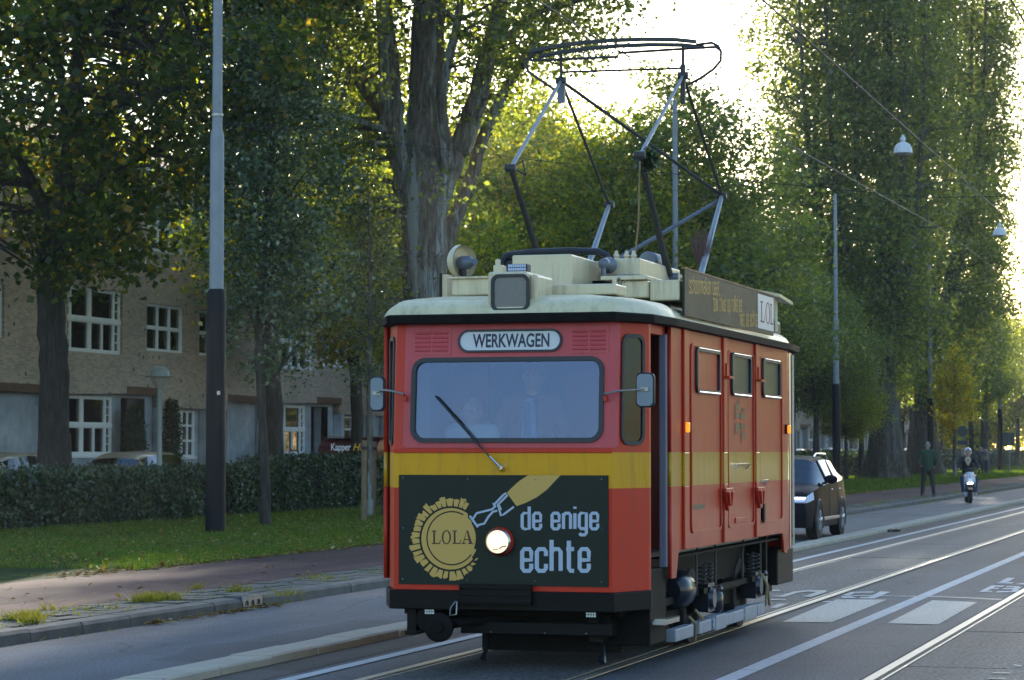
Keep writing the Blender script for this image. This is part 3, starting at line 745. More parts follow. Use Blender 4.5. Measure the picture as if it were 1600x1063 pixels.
def apartment(y0, nmod, floors, label, first=0.0, low='concrete_wall', step=0.0):
    P = 14.8; L = nmod * P
    b = thing('apartment_building', label, 'building', (FX + step, y0, 0), 0, 'apartment buildings along the street')
    zt = 3.2 + 2.85 * floors + 0.55
    # brick skin: stepped lower edge, holes for the upper windows
    out = [(0, 3.12)]
    for k in range(nmod):
        o = k * P
        out += [(o + 3.5, 3.2), (o + 6.1, 3.2), (o + 6.1, 2.86), (o + 10.8, 2.86), (o + 10.8, 3.12), (o + P, 3.12)]
    out += [(L, zt), (0, zt)]
    holes = []; wins = []
    for k in range(nmod):
        o = k * P
        for f in range(floors):
            z = 2.85 * f
            for kind, a, c, z0, z1 in (('big', 0.0, 3.4, 4.26, 6.0), ('six', 5.0, 7.6, 4.45, 5.80), ('six', 8.7, 11.3, 4.45, 5.80)):
                if kind == 'big' and k == 0: a, c = 0.12, 3.42
                holes.append([(o + a, z + z0), (o + c, z + z0), (o + c, z + z1), (o + a, z + z1)]); wins.append((kind, o + a, o + c, z + z0, z + z1))
    plate('brick_wall', out, holes, .3, lambda u, v, t: (t - .15, u, v), 'brick', b)
    # soldier course under the brick
    sc = MB()
    for k in range(nmod):
        for a, c, z in ((3.7, 6.0, 3.2), (10.9, 14.0, 3.12)):
            yy = k * P + a
            while yy < k * P + c:
                sc.box(.004, .02, yy, yy + .062, z, z + .21); yy += .075
    tag(sc.build('soldier_course', 'soldier_brick', b), kind='stuff')
    # ground floor, set back a little
    gh = []; gw = []
    for k in range(nmod):
        o = k * P
        for kind, a, c, z0, z1 in (('big', 0.1, 3.4, 1.5, 3.1), ('bay', 6.7, 9.1, 1.45, 2.8)):
            gh.append([(o + a, z0), (o + c, z0), (o + c, z1), (o + a, z1)]); gw.append((kind, o + a, o + c, z0, z1))
        gh.append([(o + 4.0, .12), (o + 5.6, .12), (o + 5.6, 3.1), (o + 4.0, 3.1)])
    plate('ground_floor_wall', [(0, -.1), (L, -.1), (L, 3.3), (0, 3.3)], gh, .25, lambda u, v, t: (t - .45, u, v), low, b)
    for w_ in wins: window(b, *w_, x=-.12, dress=random.choice((None, 'curtain', 'curtain', 'blind')))
    for w_ in gw: window(b, *w_, x=-.36, dress=random.choice((None, 'blind', 'curtain')))
    for k in range(nmod):
        o = k * P
        d = MB().box(-1.5, -1.44, o + 4.05, o + 5.55, .12, 2.45)
        for a, c in ((.15, .7), (.82, 1.36)):
            for z0, z1 in ((.35, 1.1), (1.25, 2.2)): d.box(-1.44, -1.42, o + 4.05 + a, o + 4.05 + c, z0, z1)
        dd = d.build('door', 'door_wood', b)
        MB().box(-1.44, -1.38, o + 5.3, o + 5.36, 1.0, 1.2).build('handle', 'steel', dd)
        pr = MB().box(-1.5, -.33, o + 3.9, o + 4.0, .1, 3.15).box(-1.5, -.33, o + 5.6, o + 5.7, .1, 3.15).box(-1.5, -1.44, o + 4.0, o + 5.6, 2.45, 3.15)
        pr.build('porch', low, b)
        cp = MB().box(-.3, -.02, o + 10.9, o + 11.1, .1, 3.12).box(-.3, -.02, o + 13.9, o + 14.1, .1, 3.12).box(-.3, -.02, o + 6.1, o + 6.4, .1, 2.86).box(-.3, -.02, o + 9.4, o + 9.7, .1, 2.86)
        cp.build('pier', low, b)
    # floors and back give the rooms a dark inside; a white cornice and a tiled roof end the block
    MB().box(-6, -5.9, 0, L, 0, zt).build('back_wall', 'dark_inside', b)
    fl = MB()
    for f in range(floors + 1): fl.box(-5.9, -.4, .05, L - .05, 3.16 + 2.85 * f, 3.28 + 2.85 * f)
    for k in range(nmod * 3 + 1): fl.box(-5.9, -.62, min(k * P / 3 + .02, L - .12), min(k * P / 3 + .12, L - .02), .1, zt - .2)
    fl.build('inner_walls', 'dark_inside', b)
    MB().box(-5.9, -.02, -.12, 0, 0, zt).box(-5.9, -.02, L, L + .12, 0, zt).build('gable_wall', 'brick', b)
    MB().box(-.3, .22, -.05, L + .05, zt, zt + .25).build('cornice', 'white_frame', b)
    MB().add([(.1, 0, zt + .25), (.1, L, zt + .25), (-6, L, zt + .25), (-6, 0, zt + .25), (-3, 0, zt + 1.6), (-3, L, zt + 1.6)], [(0, 1, 5, 4), (3, 4, 5, 2), (0, 4, 3), (1, 2, 5), (0, 3, 2, 1)]).build('roof', 'roof_tile', b)
    return b
apartment(61.3 - 14.8 * 1, 4, 2, 'low sand coloured brick apartment row with white windows behind the hedge')
apartment(61.3 + 14.8 * 3 + .3, 3, 4, 'taller brick apartment block glimpsed through the leaves above the tram roof', step=1.5)
apartment(61.3 + 14.8 * 6 + 6, 5, 3, 'pale walled apartment row far down the street behind the parked cars', low='pale_wall', step=.8)

# ---------------------------------------------------------------- hedge, grass, fallen leaves, tufts
def hedge(label, y0, y1, n, size, seed, hfun):
    hd = thing('hedge', label, 'hedge', (-23.5, y0, .1), 0, 'hedges behind the verge')
    L = y1 - y0; r = np.random.default_rng(seed)
    y = r.uniform(0, L, n); H = np.array([hfun(v + y0) for v in y])
    wob = .10 * np.sin(y * 2.1 + seed) + .07 * np.sin(y * 5.3) + .05 * np.sin(y * 11.7)
    u = r.random(n); H = H + wob * .6
    face = u < .62
    x = np.where(face, .55 + wob + r.normal(0, .07, n) - .14 * (r.random(n) ** 3) * 2, r.uniform(-.6, .6, n))
    z = np.where(face, r.random(n) ** .9 * H, H + r.normal(0, .06, n))
    x = np.where(face, x - .10 * (z / H) ** 4, x)
    P_ = np.stack([x, y, z], 1)
    me = leaf_mesh('foliage', P_, size, 'leaf_hedge', up=-.1, aspect=.62, seed=seed)
    o = inst('foliage', me, hd); tag(o, kind='stuff')
    c = MB(); k = int(L / 1.5)
    for i in range(k):
        a = i * L / k; h = min(hfun(y0 + a), hfun(y0 + a + L / k))
        c.box(-.45, .38, a, a + L / k, 0, h - .12)
    tag(c.build('twig_core', 'bark_dark', hd), kind='stuff')
    return hd
def hh(y):
    if y < 56: return 1.03
    if y < 59: return 1.03 + (y - 56) * .08
    if y < 66: return 1.27
    return 1.15
hedge('clipped dark green hedge between the lawn and the parked bicycles', 38, 70, 62000, .085, 3, hh)
hedge('long hedge running on behind the poplars and the green jacketed man', 70.5, 300, 60000, .19, 4, lambda y: 1.28)

def blades(name, pts, h, w, matname, seed, parent=None, label=None, cat=None, kind='stuff', lean=.45):
    r = np.random.default_rng(seed); N = len(pts)
    az = r.uniform(0, 2 * np.pi, N); hh_ = h * r.uniform(.5, 1.3, N)
    V = np.empty((N, 3, 3)); dx = np.cos(az)[:, None]; dy = np.sin(az)[:, None]
    d = np.concatenate([dx, dy, np.zeros((N, 1))], 1)
    V[:, 0] = pts - d * w / 2; V[:, 1] = pts + d * w / 2
    V[:, 2] = pts + r.normal(0, lean, (N, 3)) * hh_[:, None] * np.array([1, 1, 0]) + np.array([0, 0, 1]) * hh_[:, None]
    me = raw_mesh(name, V.reshape(-1, 3), 3, N, matname)
    return tag(inst(name, me, parent), label, cat, kind=kind)
def scatter(n, x0, x1, y0, y1, z, seed, ypow=1.0):
    r = np.random.default_rng(seed)
    return np.stack([r.uniform(x0, x1, n), y0 + (y1 - y0) * r.random(n) ** ypow, np.full(n, z)], 1)
g1 = scatter(130000, -22.9, -13.75, 30, 95, .115, 5, 1.3)
nz = np.sin(g1[:, 0] * 1.3 + 2 * np.sin(g1[:, 1] * .4)) + np.sin(g1[:, 1] * .9 + g1[:, 0] * .7) + np.random.default_rng(1).normal(0, .8, len(g1))
g1 = g1[nz > -1.3]
blades('grass', g1, .085, .022, 'grass_blade', 6, label='mown grass of the verge between path and hedge', cat='grass')
blades('grass', scatter(60000, -22.9, -13.75, 95, 300, .115, 7, 1.0), .12, .05, 'grass_blade', 8, label='grass of the verge further down the street', cat='grass')
def ground_leaves(name, P_, size, matname, seed, label, cat):
    r = np.random.default_rng(seed); N = len(P_)
    a = r.normal(size=(N, 3)); a[:, 2] = np.abs(a[:, 2]) * .10; a /= np.linalg.norm(a, axis=1)[:, None]
    b = np.cross(np.array([0, 0, 1.0]), a); b[:, 2] += r.normal(0, .10, N); b /= np.linalg.norm(b, axis=1)[:, None]
    L = (size * r.uniform(.5, 1.2, N))[:, None]; V = np.empty((N, 4, 3))
    V[:, 0] = P_; V[:, 2] = P_ + a * L; V[:, 1] = P_ + a * L * .5 + b * L * .36; V[:, 3] = P_ + a * L * .5 - b * L * .36; V[:, :, 2] += .006
    V[:, 1, 2] += .012; V[:, 3, 2] += .010
    return tag(inst(name, raw_mesh(name, V.reshape(-1, 3), 4, N, matname)), label, cat, kind='stuff')
r_ = np.random.default_rng(9)
e1 = scatter(5200, -13.85, -13.8, 28, 95, .125, 10); e1[:, 0] += -np.abs(r_.normal(0, .32, len(e1))) + r_.normal(0, .07, len(e1)) + .12
e2 = scatter(15000, -22.6, -13.9, 30, 95, .15, 12); e3 = scatter(220, -13.8, -10.4, 18, 80, .122, 13)
e4 = scatter(1500, -10.2, -10.1, 22, 60, .004, 14); e4[:, 0] += np.abs(r_.normal(0, .05, len(e4)))
e4 = e4[(np.sin(e4[:, 1] * 1.1) + np.sin(e4[:, 1] * .37)) > .2]
ground_leaves('fallen_leaves', np.concatenate([e1, e2, e3, e4]), .092, 'leaf_fallen', 15, 'dry fallen leaves on the lawn and along the path edge', 'leaves')
# weeds in the joints of the paving strip and along the kerb
wd = []
rr = np.random.default_rng(21)
for (px, py, n, sp, z) in ((245, 938, 420, .13, .12), (228, 940, 160, .08, .12), (38, 968, 330, .09, .12), (50, 974, 120, .05, .12), (372, 925, 90, .08, .12), (310, 920, 30, .06, .12), (450, 930, 50, .12, .12), (500, 905, 50, .15, .12), (85, 952, 30, .1, .12)):
    c = on_z(px, py, z); q = rr.normal(0, 1, (n, 3)) * np.array([sp * .8, sp * 1.3, 0]) + np.array(c); wd.append(q)
blades('weed_tufts', np.concatenate(wd), .085, .016, 'grass_yellow', 22, label='yellow green weed tufts growing in the paving strip', cat='weeds', lean=.8)
j = scatter(9000, -11.2, -10.35, 18, 110, .118, 23); jn = np.sin(j[:, 1] * 2.3) + np.sin(j[:, 1] * .61 + j[:, 0] * 4) + rr.normal(0, .6, len(j))
j = j[(jn > .8)]; j2 = scatter(5000, -10.2, -10.08, 20, 150, .002, 24); jn = np.sin(j2[:, 1] * .8) + np.sin(j2[:, 1] * .33 + 1) + rr.normal(0, .4, len(j2)); j2 = j2[jn > .7]
blades('joint_weeds', np.concatenate([j, j2]), .035, .018, 'grass_yellow', 25, label='low weeds in the joints and the gutter', cat='weeds', lean=1.0)
# ================================================================ THE TRAM  (local: x across, y back from the nose, z up)
YF = 18.34
tram = thing('work_tram', 'red and yellow four wheeled works tram with raised pantograph on the near track', 'tram', (TX, YF, 0))
def fp(px, py, yl=0.0):                   # a point of the photograph on the cross plane yl metres behind the nose
    p = on_y(px, py, YF + yl); return Vector((p.x - TX, yl, p.z))
def sp(px, py, xl=1.08):                  # ... on the long plane xl metres right of the middle
    p = on_x(px, py, TX + xl); return Vector((xl, p.y - YF, p.z))
ZB, Z1, Z2, ZT = .60, 1.365, 1.63, 2.60
TILT = .07
def ty(z): return TILT * max(0, z - Z2) / (ZT - Z2)       # the upper front leans back a little
XF, XS, YC, YD = .85, 1.03, .42, .95
W2 = 1.08; YR0, YR1, LEN = 5.80, 6.55, 6.95
def pt(u, v, t, off=0.0):                 # placing in the front face
    return (u, ty(v) - off - t, v)
# ---- body shell
def slabs(name, segs, levels, thick, mats, parent, inward):
    """wall panels standing on plan segments ((x0,y0),(x1,y1)) between the levels, one material per level"""
    mb = MB()
    for (a, b) in segs:
        a = Vector((*a, 0)); b = Vector((*b, 0)); d = (b - a).normalized(); n = Vector((d.y, -d.x, 0)) * inward * thick
        for i in range(len(levels) - 1):
            z0, z1 = levels[i], levels[i + 1]
            P_ = []
            for z in (z0, z1):
                for q in (a, b, b + n, a + n): P_.append((q.x, q.y, z))
            mb.add(P_, [(0, 1, 2, 3), (4, 7, 6, 5), (0, 4, 5, 1), (1, 5, 6, 2), (2, 6, 7, 3), (3, 7, 4, 0)], i)
    return mb.build(name, mats, parent)
lv = [ZB, Z1, Z2]
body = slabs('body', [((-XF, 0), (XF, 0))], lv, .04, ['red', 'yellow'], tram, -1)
# windscreen wall with its opening
wl, wt = fp(646, 564), fp(646, 564)
wx0, wx1 = fp(646, 620).x, fp(938, 620).x
wz0, wz1 = fp(800, 687).z, fp(800, 562).z
hole = rrect(wx0, wx1, wz0, wz1, .085, 6)
plate('front_wall', [(-XF, Z2 + .001), (XF, Z2 + .001), (XF, ZT), (-XF, ZT)], [hole], .04, lambda u, v, t: (u, ty(v) + .02 + t, v), 'red', tram)
# paler sheet let into the frame
sx0, sx1 = fp(630, 600).x, fp(966, 600).x
plate('front_sheet', rrect(sx0, sx1, Z2 + .035, ZT - .004, .03, 3), [hole], .006, lambda u, v, t: (u, ty(v) - .004 + t, v), 'pinkish_red', tram)
MB().box(-XF - .004, XF + .004, -.014, .0, Z2 - .002, Z2 + .028).build('belt_rail', 'red', tram, bevel=.004)
def ring(outer, inner, th, fn, m, parent, name): return plate(name, outer, [inner], th, fn, m, parent)
ws = ring(rrect(wx0 - .022, wx1 + .022, wz0 - .022, wz1 + .022, .107, 6), rrect(wx0 + .012, wx1 - .012, wz0 + .012, wz1 - .012, .075, 6), .03,
     lambda u, v, t: (u, ty(v) - .012 + t, v), 'rubber', tram, 'windscreen')
plate('pane', rrect(wx0 + .005, wx1 - .005, wz0 + .005, wz1 - .005, .08, 6), [], .006, lambda u, v, t: (u, ty(v) - .004 + t, v), 'cab_glass', ws)
# chamfered corners with their tall narrow windows
def corner(sgn):
    a = Vector((sgn * XF, 0)); b = Vector((sgn * XS, YC)); L = (b - a).length; d = (b - a) / L
    nn = Vector((d.y, -d.x)) * (1 if sgn > 0 else -1)
    def F(u, v, t):
        q = a + d * u + nn * t; return (q.x, q.y + ty(v) * max(0, 1 - u / L), v)
    segm = slabs('corner_panel', [((a.x, a.y), (b.x, b.y))], lv, .03, ['red', 'yellow'], tram, -sgn)
    hz0, hz1 = 1.70, 2.50
    h = rrect(L * .24, L * .82, hz0, hz1, .07, 5)
    cw = plate('corner_pillar', [(0, Z2), (L, Z2), (L, ZT), (0, ZT)], [h], .03, lambda u, v, t: F(u, v, -.015 + t), 'red', tram)
    fr = plate('corner_window', rrect(L * .21, L * .85, hz0 - .015, hz1 + .015, .085, 5), [rrect(L * .27, L * .79, hz0 + .015, hz1 - .015, .055, 5)], .02, lambda u, v, t: F(u, v, .004 + t), 'rubber', tram)
    plate('pane', rrect(L * .25, L * .81, hz0 + .003, hz1 - .003, .06, 5), [], .006, lambda u, v, t: F(u, v, t), 'side_glass', fr)
corner(1); corner(-1)
# destination sign
dz0, dz1 = fp(795, 550).z, fp(795, 514).z; dx0, dx1 = fp(713, 532).x, fp(876, 532).x
sg = ring(rrect(dx0, dx1, dz0, dz1, .085, 8), rrect(dx0 + .016, dx1 - .016, dz0 + .016, dz1 - .016, .069, 8), .02, lambda u, v, t: (u, ty(v) - .016 + t, v), 'rubber', tram, 'destination_sign')
plate('sign_plate', rrect(dx0 + .01, dx1 - .01, dz0 + .01, dz1 - .01, .075, 8), [], .008, lambda u, v, t: (u, ty(v) - .012 + t, v), 'white_board', sg)
tx0, tx1 = fp(736, 532).x, fp(856, 532).x; tz0, tz1 = fp(795, 541.8).z, fp(795, 521.2).z
text('lettering', 'WERKWAGEN', lambda u, v, t: (tx0 + u * (tx1 - tx0), ty(tz0 + v * (tz1 - tz0)) - .0185, tz0 + v * (tz1 - tz0)), 'navy_print', sg, off=.024)
# louvred vents
for (a, b) in ((641, 702), (887, 949)):
    x0, x1 = fp(a, 530).x, fp(b, 530).x; z0, z1 = fp(800, 553).z, fp(800, 511).z
    v_ = plate('vent', [(x0, z0), (x1, z0), (x1, z1), (x0, z1)], [], .006, lambda u, v, t: (u, ty(v) - .009 + t, v), 'pinkish_red', tram)
    wv = (x1 - x0 - .07) / 2
    me = MB().add([(0, 0, 0), (wv, 0, 0), (wv, -.012, -.016), (0, -.012, -.016), (0, 0, -.02), (wv, 0, -.02)], [(0, 1, 2, 3), (3, 2, 5, 4), (0, 3, 4), (1, 5, 2)]).mesh('slat', 'pinkish_red')
    for c in range(2):
        for i in range(5):
            z = z1 - .028 - i * .032
            inst('slat', me, v_, (x0 + .025 + c * (wv + .02), ty(z) - .0125, z))
# advertising board on the front
bx0, bx1 = fp(624, 830).x, fp(951, 830).x; bz0, bz1 = fp(790, 915).z, fp(790, 742.5).z
hl = fp(783, 846)
ad = plate('advert_board', [(bx0, bz0), (bx1, bz0), (bx1, bz1), (bx0, bz1)], [[(hl.x + .1 * math.cos(i * R(20)), hl.z + .1 * math.sin(i * R(20))) for i in range(18)]], .012, lambda u, v, t: (u, -.009 + t, v), 'panel_green', tram)
def bp(px, py, t=0.0): q = fp(px, py); return (q.x, -.0175 - t, q.z)
def poly(name, pts, m, parent, t=0.0): return MB().add([bp(px, py, t) for px, py in pts], [tuple(range(len(pts)))]).build(name, m, parent)
C0 = (703.5, 843.0)                       # centre of the brush
def arc(cx, cy, rx, ry, a0, a1, n=40): return [(cx + rx * math.cos(R(a0 + (a1 - a0) * i / n)), cy - ry * math.sin(R(a0 + (a1 - a0) * i / n))) for i in range(n + 1)]
em = MB()
def quadstrip(mb, A, B, t):
    P_ = [bp(*p, t) for p in A] + [bp(*p, t) for p in B]; k = len(A)
    mb.add(P_, [(i, i + 1, k + i + 1, k + i) for i in range(k - 1)])
quadstrip(em, arc(C0[0] + 2, C0[1] - 1, 46, 48, 55, 318, 60), arc(C0[0] + 3, C0[1], 40, 41, 50, 322, 60), 0)      # outer ring
quadstrip(em, arc(C0[0] + 4, C0[1], 41, 42, 40, 338, 50), [(707, 843)] * 51, .0004)
rb = random.Random(4)
a = 62.0
while a < 325:                              # bristles: tufts of uneven width and length round the ring
    wd_ = rb.uniform(5.0, 8.5); g = rb.uniform(1.8, 3.6); n = 4
    ro = rb.uniform(60, 66)
    if a > 285: ro = 62 - (a - 285) * .30
    inn = arc(C0[0] + 2, C0[1] - 1, 49, 51, a, a + wd_, n); outp = arc(C0[0] + 2, C0[1] - 1, ro, ro, a - 1.0, a + wd_ + 1.5, n)
    outp = [(x + rb.uniform(-1.5, 1.5), y + rb.uniform(-1.5, 1.5)) for x, y in outp]
    quadstrip(em, inn, outp, .0002)
    a += wd_ + g
em.build('brush_print', 'gold', ad)
em = MB(); quadstrip(em, arc(707, 841, 39.5, 42.5, 62, 322, 60), arc(707, 841, 37.6, 40.4, 62, 322, 60), .001)
em.build('brush_outline', 'panel_green', ad)
em = MB(); em.add([bp(*p, .0008) for p in arc(707, 841, 37.6, 40.4, 0, 352.8, 49)], [tuple(range(50))]); em.build('brush_disc', 'gold', ad)
def serif(mb, ch, x0, x1, y0, y1, t, k=1.0):
    """one capital with slab serifs, between the pixels x0..x1 (left, right) and y0..y1 (top, bottom)"""
    def q(pts): mb.add([bp(x0 + (x1 - x0) * a, y1 - (y1 - y0) * b, t) for a, b in pts], [tuple(range(len(pts)))])
    if ch == 'L':
        q([(.16, .08), (.36, .08), (.36, .92), (.16, .92)]); q([(0, .92), (.52, .92), (.52, 1), (0, 1)]); q([(0, 0), (.9, 0), (.9, .08), (0, .08)]); q([(.84, .08), (.94, .08), (.98, .32), (.92, .32)])
    elif ch == 'O':
        n = 24
        A = [(.5 + .5 * math.cos(2 * math.pi * i / n), .5 + .53 * math.sin(2 * math.pi * i / n)) for i in range(n + 1)]
        B = [(.5 + .33 * math.cos(2 * math.pi * i / n), .5 + .45 * math.sin(2 * math.pi * i / n)) for i in range(n + 1)]
        for i in range(n): q([A[i], A[i + 1], B[i + 1], B[i]])
    elif ch == 'A':
        q([(.44, 1), (.58, 1), (.92, .08), (.70, .08)]); q([(.42, .94), (.48, 1), (.20, .08), (.12, .08)]); q([(.26, .30), (.72, .30), (.72, .37), (.26, .37)]); q([(0, 0), (.34, 0), (.34, .08), (0, .08)]); q([(.58, 0), (1.02, 0), (1.02, .08), (.58, .08)])
em = MB()
for ch, a, b in (('L', 676, 690), ('O', 691.5, 706), ('L', 708, 722), ('A', 722.5, 740)): serif(em, ch, a, b, 829, 850, .0022)
em.build('lettering', 'letter_dark' if 'letter_dark' in MATS else 'navy_print', ad)
poly('handle_print', [(793, 770), (801, 762), (812, 752), (826, 742.8), (877, 742.8), (868, 752), (856, 765), (840, 777), (822, 786), (808, 791)], 'gold', ad, .0004)
em = MB()
for path in ([(735, 806), (748, 824)], [(740, 811), (746, 802), (758, 799), (770, 796), (776, 790)], [(747, 821), (758, 818), (764, 808), (771, 800), (778, 798)],
             [(772, 786), (772, 790), (787, 774), (791, 771), (794, 774), (779, 789), (784, 806), (788, 804), (804, 792)], [(780, 788), (784, 797)]):
    t2 = MB().tube([(q[0], 0, q[1]) for q in path], 1.9, 6)
    em.add([bp(p[0], p[2], .001 + p[1] * .0004) for p in t2.v], t2.f)
em.build('clamp_print', 'white_print', ad)
for s_, a, b, base, xh in (('de enige', 817, 935, 826.5, 24.5), ('echte', 817, 921, 892, 34)):
    em = MB(); strokes(em, s_, a, b, 0, xh, 2.9 if xh < 30 else 3.8, lambda u, v, t: bp(u, base - v, .0015 + t * .001)); em.build('lettering', 'white_print', ad)
scr = MB().ball((0, 0, 0), .007, 6, 4).mesh('screw', 'chrome')
for px, py in ((631, 747), (732, 748.5), (837.5, 749.5), (941, 749.5), (631, 825), (941, 828), (630.5, 905), (731.5, 906.5), (837, 908), (941, 909.5)): inst('screw', scr, ad, bp(px, py))
# headlight
hd = thing('headlight', None, None); hd.parent = tram; hd.location = (hl.x, 0, hl.z)
MB().lathe([(.104, -.012), (.108, -.05), (.096, -.075), (.09, -.06), (.09, -.02)], axis='Y', n=32, cap=False).build('trim_ring', 'red', hd, smooth=True)
MB().lathe([(.096, -.055), (.098, -.085), (.086, -.10), (.083, -.08)], axis='Y', n=32, cap=False).build('rim', 'chrome', hd, smooth=True)
MB().lathe([(.088, -.06), (.085, -.085), (.06, -.10), (.03, -.107), (.001, -.109)], axis='Y', n=28).build('lens', 'lamp_on', hd, smooth=True)
MB().ball((-.012, -.098, .01), (.052, .018, .045), 14, 8).build('lit_core', 'lamp_core', hd, smooth=True)
MB().tube([(.02, -.118, -.05), (.045, -.112, -.035), (.07, -.1, -.03)], .004, 5).tube([(-.03, -.115, -.06), (.01, -.116, -.055)], .003, 5).build('lens_ribs', 'lens_grey', hd)
# wiper
a_, b_, c_ = fp(785, 731), fp(737, 680), fp(681, 619)
wp = thing('wiper', None, None); wp.parent = tram
o_ = lambda p, y: (p.x, y + ty(p.z), p.z)
MB().lathe([(.035, 0), (.035, -.006), (.022, -.01), (.02, -.03), (.001, -.034)], c=o_(a_, -.0), axis='Y', n=16).build('spindle', 'side_yellow', wp, smooth=True)
MB().tube([o_(a_, -.045), o_(a_.lerp(b_, .35), -.06)], .010, 8).tube([o_(a_, -.05), o_(a_, -.01)], .014, 8).build('arm_socket', 'chrome', wp, smooth=True)
MB().tube([o_(a_.lerp(b_, .3), -.06), o_(b_, -.055)], .006, 6).build('arm', 'dark_tube', wp, smooth=True)
MB().tube([o_(fp(753, 699), -.035), o_(b_, -.042), o_(c_, -.035)], [.006, .011, .008], 6).build('blade', 'rubber', wp, smooth=True)
# outside mirrors
def mirror(px0, px1, py0, py1, foot, elbow, yl):
    m_ = thing('mirror', None, None); m_.parent = tram
    p0, p1 = fp(px0, py1, yl), fp(px1, py0, yl)
    w_, h_ = p1.x - p0.x, p1.z - p0.z
    MB().prism(rrect(p0.x, p1.x, p0.z, p1.z, .04, 5), lambda u, v, h: (u, yl + h, v), 0, .035).build('housing', 'rubber', m_, smooth=True, bevel=.008)
    MB().prism(rrect(p0.x + .012, p1.x - .012, p0.z + .012, p1.z - .012, .034, 5), lambda u, v, h: (u, yl + h, v), -.008, 0).build('back_plate', 'mirror_back', m_)
    f = fp(*foot, .0); e = fp(*elbow, -.04); cx = (p0.x + p1.x) / 2
    MB().tube([(f.x, -.005, f.z), (f.x, -.05, f.z + .03), (e.x, -.05, e.z), ((e.x * .3 + cx * .7), yl - .03, e.z + .01), (cx, yl - .02, p0.z + h_ * .52)], .008, 8).build('arm', 'steel', m_, smooth=True)
    MB().box(f.x - .014, f.x + .014, -.03, .0, f.z - .025, f.z + .02).build('bracket', 'red', m_, bevel=.004)
    MB().box(cx - .03, cx + .03, yl - .02, yl - .008, p0.z + h_ * .47, p0.z + h_ * .57).build('clamp', 'steel', m_)
mirror(577, 601, 588, 643, (634, 622), (612, 611), .05)
mirror(993, 1022.5, 582, 637, (947, 622), (966, 611), .05)
# ---- entrance on the right: pillar, recessed leaf, grey post, black step well
slabs('door_pillar', [((XS, YC), (XS + .006, YC + .03))], [ZB, Z1, Z2, ZT], .05, ['red', 'yellow', 'red'], tram, -1)
dl = slabs('door_leaf', [((.86, YC + .03), (.90, YD + .02))], [.76, Z1, Z2, 2.53], .03, ['red', 'yellow', 'red'], tram, -1)
MB().box(.895, .905, YD - .16, YD - .03, .8, 2.50).build('leaf_gap', 'dark_inside', dl)
MB().box(1.0, 1.055, YD - .075, YD - .012, .75, 2.54).build('door_post', 'post_grey', tram, bevel=.006)
MB().box(.80, XS, YC + .02, YD, 2.53, ZT).build('door_header', 'red', tram)
MB().box(.62, 1.03, YC + .02, YD + .02, .18, .75).build('step_well', 'under_black', tram, bevel=.01)
st = MB().box(.93, 1.13, .50, 1.00, .33, .365).build('step', 'steel', tram, bevel=.004)
sd_ = MB()
for i in range(9): sd_.box(.935, 1.135, .52 + i * .053, .545 + i * .053, .365, .376)
sd_.build('tread', 'chrome', st)
# ---- side wall (right) with openings and a cut-out over the wheels
def side_wall(sgn):
    out = [(YD, .66), (YD + .16, .66), (YD + .19, .72), (YD + .24, .845), (YD + .30, .865), (YR0 - .18, .865), (YR0 - .12, .845), (YR0 - .06, .68), (YR0 + .1, .665), (YR0 + .1, Z1)]
    if sgn < 0: out[0] = (YC, .66)
    x = sgn * W2
    A = [p for p in out[:-1]]
    lo = [(out[0][0], .66)] + A[1:] + [(YR0 + .1, Z1), (out[0][0], Z1)]
    wd_ = []
    if sgn > 0:
        for (p0, p1, q0, q1) in WINS: wd_.append(rrect(p0, p1, q0, q1, .04, 4))
    y0 = out[0][0]
    fn = lambda u, v, t: (x - sgn * .015 + t, u, v)
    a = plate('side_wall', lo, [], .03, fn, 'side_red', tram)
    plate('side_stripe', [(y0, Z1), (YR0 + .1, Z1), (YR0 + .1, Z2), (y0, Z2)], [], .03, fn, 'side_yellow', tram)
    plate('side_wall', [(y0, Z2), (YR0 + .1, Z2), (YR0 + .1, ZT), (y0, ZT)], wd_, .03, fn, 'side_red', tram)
WINS = []
for (a, b, t, bt) in ((1087, 1122, 547, 613), (1142, 1171, 555, 617), (1190.5, 1217, 563, 620)):
    p, q = sp(a, t), sp(b, bt); q2 = sp(a, bt - 2); WINS.append((p.y, q.y, (q.z + q2.z) / 2, (p.z + sp(b, t + 4).z) / 2))
side_wall(1); side_wall(-1)
for i, (y0, y1, z0, z1) in enumerate(WINS):
    f = plate('side_window', rrect(y0 - .02, y1 + .02, z0 - .022, z1 + .022, .06, 4), [rrect(y0 + .012, y1 - .012, z0 + .012, z1 - .012, .035, 4)], .028, lambda u, v, t: (W2 + .008 + t, u, v), 'rubber', tram)
    MB().tube([(W2 + .022, y0 + .03, z0 - .012), (W2 + .022, y1 - .03, z0 - .012)], .009, 6).tube([(W2 + .022, y0 + .03, z1 + .012), (W2 + .022, y1 - .03, z1 + .012)], .005, 6).build('bright_edge', 'chrome', f, smooth=True)
    plate('pane', rrect(y0 - .005, y1 + .005, z0 - .005, z1 + .005, .04, 4), [], .008, lambda u, v, t: (W2 - .004 + t, u, v), 'side_red' if i == 0 else 'van_pane', f)
